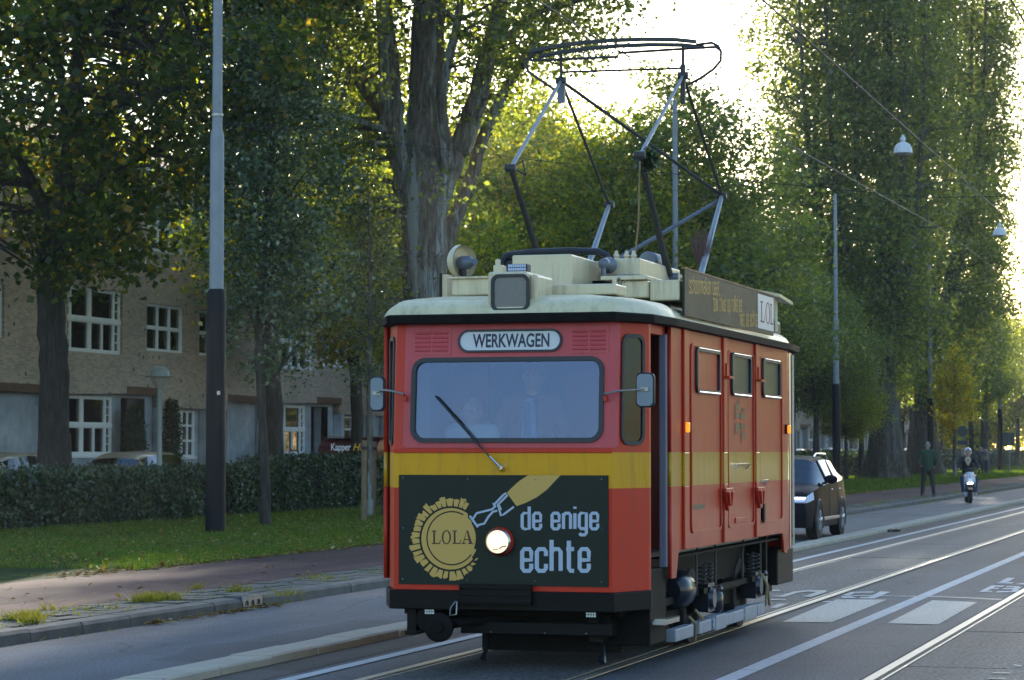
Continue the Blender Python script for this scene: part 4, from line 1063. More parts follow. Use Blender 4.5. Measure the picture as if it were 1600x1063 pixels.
# door-like panels with raised edges, ribs, brackets, handles
PAN = [(1078.5, 1126), (1136, 1177), (1185, 1221)]
for (a, b) in PAN:
    y0, y1 = sp(a, 700).y, sp(b, 700).y; z0, z1 = .985, 2.50
    bead = plate('panel_bead', rrect(y0, y1, z0, z1, .07, 5), [rrect(y0 + .018, y1 - .018, z0 + .018, z1 - .018, .055, 5)], .016, lambda u, v, t: (W2 + .006 + t, u, v), 'side_red', tram)
    plate('bead_stripe', [(y0, Z1), (y0 + .018, Z1), (y0 + .018, Z2), (y0, Z2)], [], .004, lambda u, v, t: (W2 + .016 + t, u, v), 'side_yellow', bead)
for a, b in ((1066, 1073), (1128, 1133.5), (1178.5, 1184)):
    y0, y1 = sp(a, 700).y, sp(b, 700).y
    mb = MB().box(W2, W2 + .022, y0, y1, .87, Z1, 0).box(W2, W2 + .022, y0, y1, Z1, Z2, 1).box(W2, W2 + .022, y0, y1, Z2, ZT, 0)
    mb.build('rib', ['side_red', 'side_yellow'], tram, bevel=.006)
for (px, py) in ((1131, 772), (1181, 770)):
    c = sp(px, py)
    fn = lambda u, v, h: (W2 + .022 + h, c.y + u, c.z + v)
    hb = MB().prism([(-.15, .05), (.15, .05), (.15, .02), (.04, -.14), (-.04, -.14), (-.15, .02)], fn, 0, .03).prism([(-.11, 0.02), (-.06, .02), (-.02, -.10), (-.05, -.10)], fn, .03, .05).prism([(.06, .02), (.11, .02), (.05, -.10), (.02, -.10)], fn, .03, .05).build('board_bracket', 'side_red', tram, bevel=.005)
for (px, py) in ((1131, 590), (1181, 595)):
    c = sp(px, py); MB().box(W2 + .022, W2 + .07, c.y - .1, c.y + .1, c.z - .01, c.z + .01).box(W2 + .022, W2 + .035, c.y - .03, c.y + .03, c.z - .01, c.z + .12).build('stay', 'side_red', tram)
for a, b, py in ((1148, 1165, 726), (1186, 1194, 751)):
    p, q = sp(a, py), sp(b, py); MB().tube([(W2 + .0, p.y, p.z - .03), (W2 + .04, p.y, p.z), (W2 + .04, q.y, p.z), (W2 + .0, q.y, p.z - .04)], .008, 6).build('handle', 'chrome', tram, smooth=True)
c = sp(1190, 800); MB().box(W2, W2 + .03, c.y - .04, c.y + .04, c.z - .1, c.z + .08).build('latch', 'black_paint', tram, bevel=.01)
c = sp(1156, 813); MB().box(W2, W2 + .012, c.y - .22, c.y + .22, c.z - .02, c.z + .025).build('name_strip', 'side_red', tram, bevel=.004)
c = sp(1090, 792); MB().box(W2, W2 + .004, c.y - .22, c.y + .25, c.z - .02, c.z + .02).build('number_plate', 'logo_dark', tram)
# the transport company's mark: two stepped flags pointing past each other
em = MB(); lc = sp(1156, 658)
for s_ in (1, -1):
    for pts in ([(-.80, .10), (-.12, .10), (-.12, .42), (-.80, .42)], [(-.80, .52), (-.30, .52), (-.12, .75), (-.12, 1.25), (-.45, .9), (-.80, .9)], [(.02, .10), (.80, .10), (.80, .70), (.36, .70), (.36, .42), (.02, .42)]):
        em.add([(W2 + .004, lc.y + s_ * a * .27, lc.z + s_ * b * .16 + s_ * .004) for a, b in pts], [tuple(range(len(pts)))])
em.build('company_mark', 'logo_dark', tram)
for px, py in ((1068, 668), (1227, 671)):
    c = sp(px, py); o = MB().box(0, .02, -.03, .03, -.045, .045).build('indicator', 'black_paint', tram, loc=(W2, c.y if px < 1200 else YR0 + .03, c.z))
    MB().box(.02, .05, -.026, .026, -.04, .04).build('lens', 'amber', o, bevel=.01)
# ---- tail: chamfer, grey edge strip, back wall
slabs('corner_panel', [((W2, YR0 + .1), (XS - .02, YR1)), ((XS - .02, YR1), (.85, LEN))], [.70, Z1, Z2, ZT], .03, ['side_red', 'side_yellow', 'side_red'], tram, -1)
slabs('corner_panel', [((-W2, YR0 + .1), (-XS + .02, YR1)), ((-XS + .02, YR1), (-.85, LEN))], [.70, Z1, Z2, ZT], .03, ['side_red', 'side_yellow', 'side_red'], tram, 1)
slabs('rear_wall', [((.85, LEN), (-.85, LEN))], [.60, Z1, Z2, ZT], .03, ['red', 'yellow', 'red'], tram, -1)
MB().tube([(W2 - .005, YR0 + .28, .7), (W2 - .005, YR0 + .28, 2.58)], .010, 8).build('grab_rail', 'chrome', tram, smooth=True)
MB().tube([(XS - .01, YR1 - .02, .72), (XS - .01, YR1 - .02, 2.58)], .018, 8).build('edge_strip', 'steel', tram, smooth=True)
# ---- inside the cab
it = MB().box(-.84, .84, .06, 6.7, .82, .86).box(-1.0, .92, .46, 6.4, .821, .859).build('cab_floor', 'inside_grey', tram)
MB().box(-1.0, -.55, 1.45, 1.5, .8, 2.58).box(.1, 1.0, 1.45, 1.5, .8, 2.58).box(-.55, .1, 1.45, 1.5, 2.35, 2.58).build('cab_bulkhead', 'inside_red', tram)
MB().box(-.98, -.86, .9, 1.44, .8, 2.5).build('cab_locker', 'inside_grey', tram)
MB().box(-.7, .75, .10, .36, 1.35, 1.55).build('dashboard', 'dark_tube', tram, bevel=.02)
MB().box(-.84, .84, .10, 6.8, 2.58, 2.597).build('ceiling', 'inside_grey', tram)
MB().box(.02, .50, .95, 1.35, 1.15, 1.22).box(.02, .50, 1.30, 1.38, 1.22, 1.75).box(.2, .3, 1.0, 1.1, .8, 1.15).build('driver_seat', 'jacket_black', tram, bevel=.02)
# ---- roof: black gutter and cream dome
PLAN = [(-XF, 0), (XF, 0), (XS, YC), (W2, YD), (W2, YR0), (XS, YR1), (.85, LEN), (-.85, LEN), (-XS, YR1), (-W2, YR0), (-W2, YD), (-XS, YC)]
def inset(d, plan=None):
    out = []
    for x, y in (plan or PLAN):
        sx = 1 - d / 1.08; cyl = LEN / 2; sy = 1 - d / cyl
        out.append((x * sx, cyl + (y - cyl) * sy))
    return out
def loft(mb, rings, mi=0, cap=True, plan=None):
    k = len(plan or PLAN); vs = []
    for d, z in rings: vs += [(x, y + (TILT if False else 0), z) for x, y in inset(d, plan)]
    fs = [(i * k + j, i * k + (j + 1) % k, (i + 1) * k + (j + 1) % k, (i + 1) * k + j) for i in range(len(rings) - 1) for j in range(k)]
    if cap: fs += [tuple((len(rings) - 1) * k + j for j in range(k)), tuple(reversed(range(k)))]
    mb.add(vs, fs, mi)
mb = MB(); loft(mb, [(-.005, 2.598), (-.055, 2.602), (-.06, 2.66), (-.03, 2.668)]); mb.build('gutter', 'gutter_black', tram, bevel=.004)
HALF = [(XF, 0), (XS, YC), (1.065, YD), (1.055, YD + .10), (1.02, YD + .26), (.975, YD + .42), (.975, YR0 - .1), (.97, YR1 - .1), (.82, LEN)]
DOME = [(-XF, 0)] + HALF + [(-x, y) for x, y in reversed(HALF[1:])]
mb = MB(); loft(mb, [(-.042, 2.669), (-.030, 2.70), (-.008, 2.735), (.03, 2.765), (.08, 2.785), (.16, 2.80), (.35, 2.825), (.6, 2.84), (.85, 2.85)], plan=DOME); mb.build('roof', 'roof_cream', tram, smooth=True)
# square lamp on the brow of the roof
a, b = fp(764, 489, .03), fp(838, 424, .03)
lb = MB().box(a.x, b.x - .06, -.01, .5, a.z + .0, b.z).box(b.x - .06, b.x, .06, .5, a.z + .02, b.z - .02).build('roof_lamp', 'cream', tram, bevel=.02)
a, b = fp(768, 487.5, -.01), fp(828, 428, -.01)
plate('lamp_frame', rrect(a.x, b.x, a.z, b.z, .06, 6), [rrect(a.x + .024, b.x - .024, a.z + .024, b.z - .024, .04, 6)], .025, lambda u, v, t: (u, -.02 + t, v), 'rubber', lb)
plate('lens', rrect(a.x + .02, b.x - .02, a.z + .02, b.z - .02, .04, 6), [], .01, lambda u, v, t: (u, -.014 + t, v), 'lens_grey', lb)
a, b = fp(793, 424, .2), fp(824, 414, .2)
lf = MB().box(a.x, b.x, .2, .3, a.z - .01, b.z + .008).build('light_bar', 'rubber', tram, bevel=.004)
pm = MB().box(0, .0135, 0, .006, 0, .021).mesh('lamp_cell', 'led_bluish')
for i in range(8):
    for j in range(2): inst('lamp_cell', pm, lf, (a.x + .006 + i * .0178, .193, a.z + .003 + j * .026))
# roof gear
def rbox(name, px0, px1, py0, py1, yl, depth, m='cream', bev=.012, parent=tram):
    a, b = fp(px0, py1, yl), fp(px1, py0, yl)
    return MB().box(a.x, b.x, yl, yl + depth, a.z, b.z).build(name, m, parent, bevel=bev)
rbox('ventilation_box', 800, 893, 397, 449, 1.25, .95)
rbox('roof_ridge', 848, 962, 443, 462, .55, .35)
rbox('mast_stub', 773, 780, 405, 425, .9, .05)
rbox('mast_base', 770, 785, 414, 428, .85, .12)
rbox('roof_locker', 705, 773, 434, 462, 1.05, 1.5)
rbox('locker_lid', 701, 780, 431, 436, 1.02, 1.56, bev=.004)
rbox('resistor_box', 938, 1010, 430, 438, 1.6, 2.2, bev=.006)
rbox('fuse_box', 945, 1000, 403, 431, 2.1, 1.5)
rbox('resistor_housing', 963, 1012, 438, 466, 1.65, 2.0)
rbox('cable_duct', 1015, 1062, 437, 470, 1.7, 2.6)
rbox('cable_pit', 905, 965, 438, 462, 1.9, 1.5, 'under_black')
rbox('bracket_post', 956, 962, 436, 462, .95, .04)
arch = [fp(px, py, 2.3) for px, py in ((783, 428), (784, 408), (792, 399), (830, 394.5), (890, 392), (935, 393.5), (948, 399), (954, 412))]
MB().tube(arch, [.03] * 8, 8).build('hood_edge', 'rubber', tram, smooth=True)
a, b = fp(783, 430, 2.32), fp(803, 402, 2.32); MB().box(a.x, b.x, 2.32, 2.5, a.z, b.z).build('hood_cheek', 'rubber', tram, bevel=.03)
c = fp(942, 412, 1.8); hn = MB().lathe([(.02, 0), (.045, .02), (.05, .06), (.03, .10), (.055, .16), (.07, .2)], c=c, axis='Y', n=14).tube([c + Vector((0, .03, -.12)), c + Vector((0, .03, 0))], .02, 8).build('air_horn', 'grey_tube', tram, smooth=True)
for px in (963, 979, 990): 
    c = fp(px, 405, 2.3); MB().lathe([(.018, 0), (.03, .015), (.018, .03), (.03, .045), (.018, .06), (.012, .09)], c=c - Vector((0, 0, .02)), n=10).build('insulator', 'cream', tram, smooth=True)
c = fp(1012, 408, 3.0); MB().lathe([(.07, 0), (.085, .02), (.085, .38), (.07, .42)], c=(c.x, c.y, c.z), axis='Y', n=16).build('air_cylinder', 'grey_tube', tram, smooth=True)
for px, yl in ((975, 1.62), (987, 1.62), (967, 1.6)):
    c = fp(px, 437, yl); MB().tube([c, c + Vector((0, .03, .04)), c + Vector((0, .05, -.06))], .015, 7).build('clip', 'steel', tram, smooth=True)
# round siren dish seen from the side, with its blue motor
c = fp(722, 409, 1.3)
ds = thing('siren', None, None); ds.parent = tram; ds.location = c; ds.rotation_euler = (0, 0, R(-28))
MB().lathe([(.135, .03), (.138, -.02), (.125, -.045), (.05, -.05), (.001, -.05), (.001, -.035), (.12, -.03), (.128, .03)], axis='X', n=32, cap=False).build('dish', 'cream', ds, smooth=True)
MB().lathe([(.001, 0), (.05, 0), (.055, .02), (.055, .10), (.03, .13), (.03, .17), (.001, .17)], c=(-.02, 0, -.01), axis='X', n=14).build('motor', 'grey_tube', ds, smooth=True)
MB().box(-.02, .03, -.02, .02, -.22, -.02).box(-.05, .1, -.04, .04, -.15, -.13).build('foot', 'dark_tube', ds)
# long boards on the roof edges
p0, p1 = sp(1069, 497, 1.02), sp(1208, 521, 1.02)
BY0, BY1, BZ0, BZ1 = p0.y, p1.y, p0.z, 3.10
sb = MB().box(1.005, 1.025, BY0, BY1, BZ0 + .02, BZ1).build('side_board', 'side_panel_green', tram)
MB().box(1.0, 1.03, BY0 - .01, BY1, BZ1, BZ1 + .012).build('board_edge', 'wood', sb)
bs = lambda px, py, t=0: (lambda q: (1.0262 + t, q.y, q.z))(sp(px, py, 1.026))
em = MB()
x0 = sp(1184, 500, 1.026).y
em.add([(1.0275, x0, BZ0 + .06), (1.0275, BY1 - .01, BZ0 + .06), (1.0275, BY1 - .01, BZ1 - .02), (1.0275, x0, BZ1 - .02)], [(0, 1, 2, 3)]); em.build('name_panel', 'white_board', sb)
def side_serif(mb, ch, y0, y1, z0, z1):
    global bp
    keep = bp
    bp = lambda px, py, t=0.0: (1.0285, px, -py)
    serif(mb, ch, y0, y1, -z1, -z0, 0); bp = keep
wL = (BY1 - x0) / 3.1
em = MB(); side_serif(em, 'L', x0 + .12, x0 + .12 + wL * .85, BZ0 + .12, BZ1 - .08); side_serif(em, 'L', x0 + .08 + 2.05 * wL, BY1 - .02, BZ0 + .12, BZ1 - .08); em.build('lettering', 'navy_print', sb)
em = MB(); side_serif(em, 'O', x0 + .12 + wL * .98, x0 + .1 + wL * 1.95, BZ0 + .12, BZ1 - .08); em.build('lettering', 'letter_red', sb)
SL = (x0 - BY0)
for s_, a, b, zb in (('schoonmaken gaat', .05, .44, .12), ('ook thuis op rolletjes', .36, .76, .075), ('met de echte', .73, .985, .0)):
    em = MB(); zz = BZ0 + zb + (.05 if a < .1 else (-.0))
    strokes(em, s_, BY0 + SL * a, BY0 + SL * b, 0, .10, .0085, lambda u, v, t, zz=zz, a=a: (1.0275 + t * .1, u, zz + v + .04 + (u - BY0 - SL * a) * .045), 5)
    em.build('lettering', 'gold', sb)
for f in (.02, .22, .42, .62, .9):
    for z in (BZ0 + .06, BZ1 - .04): inst('screw', scr, sb, (1.026, BY0 + .05 + f * SL, z))
lbd = MB().box(-1.025, -1.005, BY0 - .05, BY1, BZ0 + .02, BZ1).build('side_board', 'side_panel_green', tram)
MB().box(-1.004, -.99, BY0 - .04, BY1, BZ0 + .02, BZ1 - .01).box(-.99, -.96, BY0 - .04, BY0 + .1, BZ0 + .02, BZ1 - .01).build('board_back', 'cream', lbd)
MB().box(-.99, -.95, BY0 + .12, BY1, BZ1 - .10, BZ1 - .015).build('board_rail', 'wood', lbd)
for s_ in (-1, 1):
    for yy in (BY0 + .25, BY0 + 1.9, BY1 - .3):
        MB().tube([(s_ * .99, yy, 2.98), (s_ * .62, yy - .1, 2.80)], .009, 6).build('board_stay', 'cream', tram)
MB().add([(-.05, 6.0, 3.34), (1.0, 6.0, 3.12), (1.0, 6.7, 3.08), (-.05, 6.7, 3.30), (-.05, 6.0, 3.37), (1.0, 6.0, 3.15), (1.0, 6.7, 3.11), (-.05, 6.7, 3.33)], [(0, 1, 2, 3), (7, 6, 5, 4), (0, 4, 5, 1), (1, 5, 6, 2), (2, 6, 7, 3), (3, 7, 4, 0)]).tube([(.9, 6.3, 2.8), (.9, 6.3, 3.14)], .02).tube([(.1, 6.3, 2.8), (.1, 6.3, 3.3)], .02).build('rear_cover', 'cream', tram)
MB().box(.2, .9, 6.15, 6.6, 2.72, 2.92).build('rear_light_box', 'rubber', tram, bevel=.04)
# ---- pantograph
pn = thing('pantograph', None, None); pn.parent = tram
PX = .56; KY0, KY1, AY = 2.14, 5.40, 3.70
def lp(px, py, X=None, Y=None):
    q = on_x(px, py, TX + X) if X is not None else on_y(px, py, YF + Y)
    return Vector((q.x - TX, q.y - YF, q.z))
AL, AR = lp(877, 125, X=-PX), lp(1067, 120, X=PX)
AR.z = AL.z = (AL.z + AR.z) / 2; AL.y = AR.y = (AL.y + AR.y) / 2
KFL, KRL = lp(798, 263, X=-PX), lp(952, 320, X=-PX)
KFR, KRR = lp(1000, 243, X=PX), lp(1128, 306, X=PX)
zk = (KFL.z + KRL.z + KFR.z + KRR.z) / 4
BFL, BRL = Vector((-PX, KFL.y + 1.05, 3.16)), Vector((-PX, KRL.y - 1.05, 3.16))
BFR, BRR = Vector((PX, KFR.y + 1.05, 3.16)), Vector((PX, KRR.y - 1.05, 3.16))
for a, b, m, r0, r1, nm in ((BFL, KFL, 'dark_tube', .034, .022, 'lower_arm'), (BRL, KRL, 'light_tube', .034, .022, 'lower_arm'), (BFR, KFR, 'dark_tube', .036, .022, 'lower_arm'), (BRR, KRR, 'light_tube', .034, .022, 'lower_arm'),
                            (KFL, AL, 'light_tube', .019, .014, 'upper_arm'), (KRL, AL, 'dark_tube', .016, .014, 'upper_arm'), (KFR, AR, 'light_tube', .018, .014, 'upper_arm'), (KRR, AR, 'dark_tube', .016, .014, 'upper_arm'),
                            (AL, KRR, 'dark_tube', .016, .016, 'cross_brace'), (BRL + Vector((.0, 0, .05)), KRR - Vector((.04, 0, .05)), 'grey_tube', .022, .018, 'cross_brace')):
    MB().tube([a, b], [r0, r1], 8).build(nm, m, pn, smooth=True)
for k in (KFL, KRL, KFR, KRR, AL, AR):
    MB().lathe([(.03, -.045), (.034, -.04), (.034, .04), (.03, .045)], c=k, axis='X', n=12).build('joint', 'dark_tube', pn, smooth=True)
MB().tube([KFL + Vector((.02, 0, 0)), KFL + Vector((.1, .1, -.05)), KFL + Vector((.06, .15, .08))], .008, 6).build('spring_link', 'dark_tube', pn, smooth=True)
for y_ in (BFL.y, BRL.y):
    MB().tube([(-PX - .08, y_, 3.14), (PX + .08, y_, 3.14)], .035, 10).build('base_tube', 'grey_tube', pn, smooth=True)
MB().tube([(-PX, BFL.y - .2, 3.07), (-PX, BRL.y + .2, 3.07)], .03).tube([(PX, BFL.y - .2, 3.07), (PX, BRL.y + .2, 3.07)], .03).build('base_frame', 'grey_tube', pn)
ins = MB().lathe([(.03, 0), (.05, .02), (.03, .04), (.05, .06), (.03, .08), (.05, .1), (.03, .12), (.03, .24)], n=12).mesh('insulator', 'lens_grey', True)
for x in (-PX, PX):
    for y_ in (BFL.y - .15, BRL.y + .15): inst('insulator', ins, pn, (x, y_, 2.82))
# pan head: frame, carbon strips, horns
hy = AL.y
head = thing('pan_head', None, None); head.parent = pn
def hz(px, py): q = lp(px, py, Y=hy); return q
MB().tube([AL, Vector((AL.x, hy, hz(877, 80).z))], .014, 8).build('upright', 'dark_tube', head)
MB().tube([AR, Vector((AR.x, hy, hz(1069, 73).z))], .014, 8).build('upright', 'dark_tube', head)
MB().tube([hz(875, 113), hz(1068, 107)], .010, 8).build('cross_tube', 'dark_tube', head, smooth=True)
horn = [(966, 89), (900, 92), (832, 95), (822, 92), (820.5, 100), (826, 112), (845, 126), (866, 140)]
hornR = [(966, 83), (1060, 77), (1118, 73.5), (1126.5, 80), (1126, 95), (1115, 108), (1095, 122), (1074, 133)]
for pth in (horn, hornR): MB().tube([hz(*p) for p in pth], .013, 7).build('horn', 'dark_tube', head, smooth=True)
MB().tube([hz(826, 92), hz(836, 83), hz(850, 80)], .013, 7).tube([hz(1088, 70), hz(1112, 67), hz(1122, 72), hz(1126, 80)], .013, 7).build('horn_tip', 'dark_tube', head, smooth=True)
for dy in (-.16, .16):
    P_ = [hz(*p) + Vector((0, dy, 0)) for p in ((835, 85), (870, 78), (915, 71.5), (960, 68), (1010, 66), (1060, 66.5), (1094, 70))]
    t_ = MB()
    for i in range(len(P_) - 1):
        a, b = P_[i], P_[i + 1]
        t_.add([a + Vector((0, -.022, -.015)), b + Vector((0, -.022, -.015)), b + Vector((0, .022, -.015)), a + Vector((0, .022, -.015)), a + Vector((0, -.022, .017)), b + Vector((0, -.022, .017)), b + Vector((0, .022, .017)), a + Vector((0, .022, .017))],
               [(0, 1, 2, 3), (4, 7, 6, 5), (0, 4, 5, 1), (1, 5, 6, 2), (2, 6, 7, 3), (3, 7, 4, 0)])
    t_.build('contact_strip', 'dark_tube', head)
MB().box(AL.x - .03, AL.x + .035, hy - .02, hy + .02, AL.z - .2, AL.z + .02).build('hinge_plate', 'grey_tube', pn)
MB().box(AR.x - .02, AR.x + .02, hy - .02, hy + .02, AR.z - .25, AR.z + .1).build('hinge_plate', 'dark_tube', pn)
q0 = KFR + Vector((0, 0, -.05)); q1 = lp(988, 437, X=.30)
MB().tube([q0, q0.lerp(q1, .5) + Vector((.02, 0, -.02)), q1], .008, 6).build('pull_rope', 'rope', tram)
# ---- bumper, coupling, underframe
bz0_, bz1_ = .455, .60
mb = MB(); k0 = [(-.87, -.045), (.87, -.045), (1.05, .40), (1.05, .44), (-1.05, .44), (-1.05, .40)]
mb.prism(k0, lambda u, v, h: (u, v, h), bz0_, bz1_ - .002); mb.build('bumper', 'black_paint', tram, bevel=.008)
a, b = fp(720, 944, -.06), fp(832, 914, -.06)
cf = MB().box(a.x, b.x, -.10, -.046, a.z, b.z).box(a.x, b.x, -.115, -.10, a.z + .015, a.z + .035).box(a.x, b.x, -.115, -.10, b.z - .035, b.z - .015).box(a.x, b.x, -.108, -.10, a.z + .065, a.z + .08)
cf.build('coupling_guard', 'black_paint', tram, bevel=.004)
MB().box(-1.03, 1.03, YD + .2, 6.5, .80, .818).box(-.5, .5, 1.6, 5.6, .46, .80).build('floor_pan', 'under_black', tram)
uf = MB().box(-.85, .85, .25, 6.6, .40, .46).box(-.78, -.70, .2, 6.7, .26, .42).box(.70, .78, .2, 6.7, .26, .42).build('underframe', 'under_black', tram)
MB().box(-.30, .80, .48, .56, .12, .46).box(-.80, -.301, .48, .56, .30, .46).build('front_skirt', 'under_black', tram)
MB().box(-.36, .80, .12, .18, .27, .36).build('lifeguard_beam', 'black_paint', tram, bevel=.006)
for x in (-.12, .30, .62): inst('screw', scr, tram, (x, .115, .285))
a = fp(636, 978, .1); MB().box(a.x, a.x + .07, .1, .55, .26, .455).prism([(a.x - .01, .28), (a.x + .1, .28), (a.x + .06, .25), (a.x - .01, .25)], lambda u, v, h: (u, h, v), .08, .5).build('skirt_bracket', 'black_paint', tram)
MB().box(.62, .72, .2, .5, .22, .455).build('skirt_bracket', 'black_paint', tram)
c = fp(685, 981, -.30)
cp = MB().lathe([(.001, -.02), (.04, -.02), (.045, -.005), (.10, -.005), (.108, .0), (.108, .03), (.05, .04), (.04, .3)], c=c, axis='Y', n=32).build('coupling_disc', 'under_black', tram, smooth=True)
c2 = fp(668, 968, .0); MB().lathe([(.001, 0), (.09, 0), (.09, .03), (.04, .04), (.04, .2)], c=c2, axis='Y', n=24).build('coupling_disc', 'under_black', tram, smooth=True)
MB().tube([c + Vector((.06, .2, .02)), Vector((.15, .6, .40))], .035, 10).build('draw_bar', 'under_black', tram, smooth=True)
s0 = fp(712, 940, -.06); s1 = fp(703, 962, -.1)
MB().tube([s0, s0 + Vector((-.04, 0, -.05)), s1, s1 + Vector((.05, 0, .01)), s0 + Vector((.01, 0, 0))], .006, 6).build('safety_loop', 'steel', tram, smooth=True)
for (x0, x1, y0, y1) in ((663, 678, 944.5, 960), (915, 931, 949, 965)):
    a, b = fp(x0, y1, -.03), fp(x1, y0, -.03); g = MB().box(a.x, b.x, -.02, .10, a.z, b.z).build('marker_lamp', 'under_black', tram)
    cell = MB().box(0, .014, 0, .006, 0, .014).mesh('lamp_cell', 'reflector')
    for i in range(4):
        for j in range(4): inst('lamp_cell', cell, g, (a.x + .003 + i * (b.x - a.x) / 4, -.027, a.z + .003 + j * (b.z - a.z) / 4))
# wheels, axles, springs, boxes
wheel = MB().lathe([(.06, -.02), (.20, -.02), (.22, -.06), (.30, -.06), (.315, -.055), (.315, .04), (.345, .045), (.345, .07), (.2, .07), (.06, .05)], axis='X', n=32)
wme = wheel.mesh('wheel', 'rail_groove', True); axl = MB().tube([(-.62, 0, 0), (.62, 0, 0)], .06, 12).mesh('axle', 'under_black', True)
axbox = MB().box(0, .12, -.13, .13, -.11, .13).lathe([(.001, .15), (.08, .15), (.10, .12)], axis='X', n=14).mesh('axle_box', 'gloss_blue_black')
spr = MB()
for i in range(60):
    pass
spr.tube([(.033 * math.cos(i * .6), .033 * math.sin(i * .6), i * .0034) for i in range(60)], .008, 5)
sprm = spr.mesh('spring', 'dark_tube', True)
AX = (sp(1106, 930, .95).y, sp(1180, 905, .95).y)
AX = (AX[0] + .0, AX[1] + .0)
for ya in AX:
    inst('axle', axl, tram, (0, ya, .335))
    for s_ in (-1, 1):
        o = inst('wheel', wme, tram, (s_ * .755, ya, .335)); o.scale = (-s_, 1, 1)
        inst('axle_box', axbox, tram, (s_ * .86 if s_ > 0 else -.98, ya, .40))
        for dy in (-.13, .13): inst('spring', sprm, tram, (s_ * .93, ya + dy, .50))
        MB().box(min(s_ * .86, s_ * .98), max(s_ * .86, s_ * .98), ya - .3, ya + .3, .45, .50).build('spring_seat', 'under_black', tram)
MB().box(.74, .80, YD + .3, YR0, .50, .84).box(.90, .94, AX[0] - .7, AX[1] + .7, .44, .49).build('truck_frame', 'under_black', tram)
tk = sp(1078, 915, .93)
MB().lathe([(.001, -.22), (.10, -.22), (.15, -.17), (.165, -.05), (.165, .1), (.15, .18), (.001, .22)], c=(.80, tk.y, .50), axis='Y', n=20).build('air_tank', 'gloss_blue_black', tram, smooth=True)
for px, z in ((1122, .36), (1192, .40)):
    c = sp(px, 930, .97); MB().lathe([(.001, -.10), (.06, -.10), (.085, -.07), (.085, .06), (.05, .11), (.001, .12)], c=(.93, c.y, z), n=16).ball((.98, c.y, z + .1), .035, 8, 6).build('brake_cylinder', 'gloss_blue_black', tram, smooth=True)
def bar(px0, px1, nm='track_brake'):
    p, q = sp(px0, 985, 1.0), sp(px1, 960, 1.0); return MB().box(.95, 1.03, p.y, q.y, .145, .245).build(nm, 'bar_grey', tram, bevel=.008)
bar(1050, 1078); bar(1088, 1106); b_ = bar(1110, 1175); bar(1179, 1190)
for px in (1114, 1124, 1162, 1170):
    c = sp(px, 970, 1.03)
    for z in (.17, .22): inst('screw', scr, tram, (1.032, c.y, z))
p, q = sp(1112, 970, 1.0), sp(1128, 970, 1.0); MB().box(.94, 1.04, p.y, q.y, .135, .258).build('brake_yoke', 'bar_grey', tram, bevel=.006)
p, q = sp(1158, 970, 1.0), sp(1176, 970, 1.0); MB().box(.94, 1.04, p.y, q.y, .135, .258).build('brake_yoke', 'bar_grey', tram, bevel=.006)
for px0, px1, z0, z1 in ((1190, 1202, .52, .2), (1194, 1196, .5, .2), (1080, 1086, .30, .1), (1090, 1096, .34, .12)):
    p, q = sp(px0, 900, 1.0), sp(px1, 900, 1.0); MB().tube([(.98, p.y, z0), (1.02, (p.y + q.y) / 2, (z0 + z1) / 2 + .04), (1.0, q.y, z1)], .012, 6).build('hose', 'rope', tram, smooth=True)
for px0, px1 in ((1088, 1118), (1160, 1188)):
    p, q = sp(px0, 860, .96), sp(px1, 860, .96)
    MB().tube([(.96, p.y, .50), (.96, p.y, .80), (.96, p.y + .06, .86), (.96, q.y - .06, .86), (.96, q.y, .82), (.96, q.y, .5)], .010, 6).build('guard_hoop', 'dark_tube', tram, smooth=True)
MB().box(.70, .98, YR0 - .45, YR0 - .40, .3, .86).build('mud_flap', 'black_paint', tram, bevel=.01)
MB().box(.60, 1.0, YR0 + .02, LEN - .3, .36, .70).build('rear_skirt', 'black_paint', tram, bevel=.015)
MB().box(-.84, .80, LEN, LEN + .08, .45, .6).build('rear_bumper', 'black_paint', tram, bevel=.01)
for x in (.66, -.27):
    MB().tube([(x, .50, .35), (x + .01, .45, .12), (x + .0, .42, .05)], [.02, .015, .035], 8).build('sand_pipe', 'gloss_blue_black', tram, smooth=True)
# ---- broom and greenery tied to the pantograph
c = lp(1096, 416, X=.52)
br = thing('twig_broom', 'twig besom standing upright at the foot of the pantograph', 'broom', (TX + c.x, YF + c.y, c.z))
MB().tube([(0, 0, -.30), (0, 0, .02)], .014, 8).build('handle', 'light_tube', br)
tw = MB()
for i in range(90):
    a = rb.uniform(0, 6.28); r0 = rb.uniform(.0, .03); r1 = rb.uniform(.02, .12); h = rb.uniform(.2, .36)
    tw.tube([(r0 * math.cos(a), r0 * math.sin(a), 0), (r1 * .7 * math.cos(a), r1 * .7 * math.sin(a), h * .55), (r1 * math.cos(a + .1), r1 * math.sin(a + .1), h)], [.003, .003, .0015], 3)
tag(tw.build('twigs', 'twig', br), kind='stuff')
c = lp(1006, 253, X=.56)
Pn = RNG.normal(0, 1, (420, 3)) * np.array([.032, .04, .042]) + np.array([.02, 0, 0])
sprig = inst('leaf_bundle', leaf_mesh('leaf_bundle', Pn, .05, 'leaf_hedge', seed=5), None, (TX + c.x, YF + c.y, c.z)); tag(sprig, 'bundle of green sprigs tied to the pantograph knee', 'sprigs', kind='stuff')
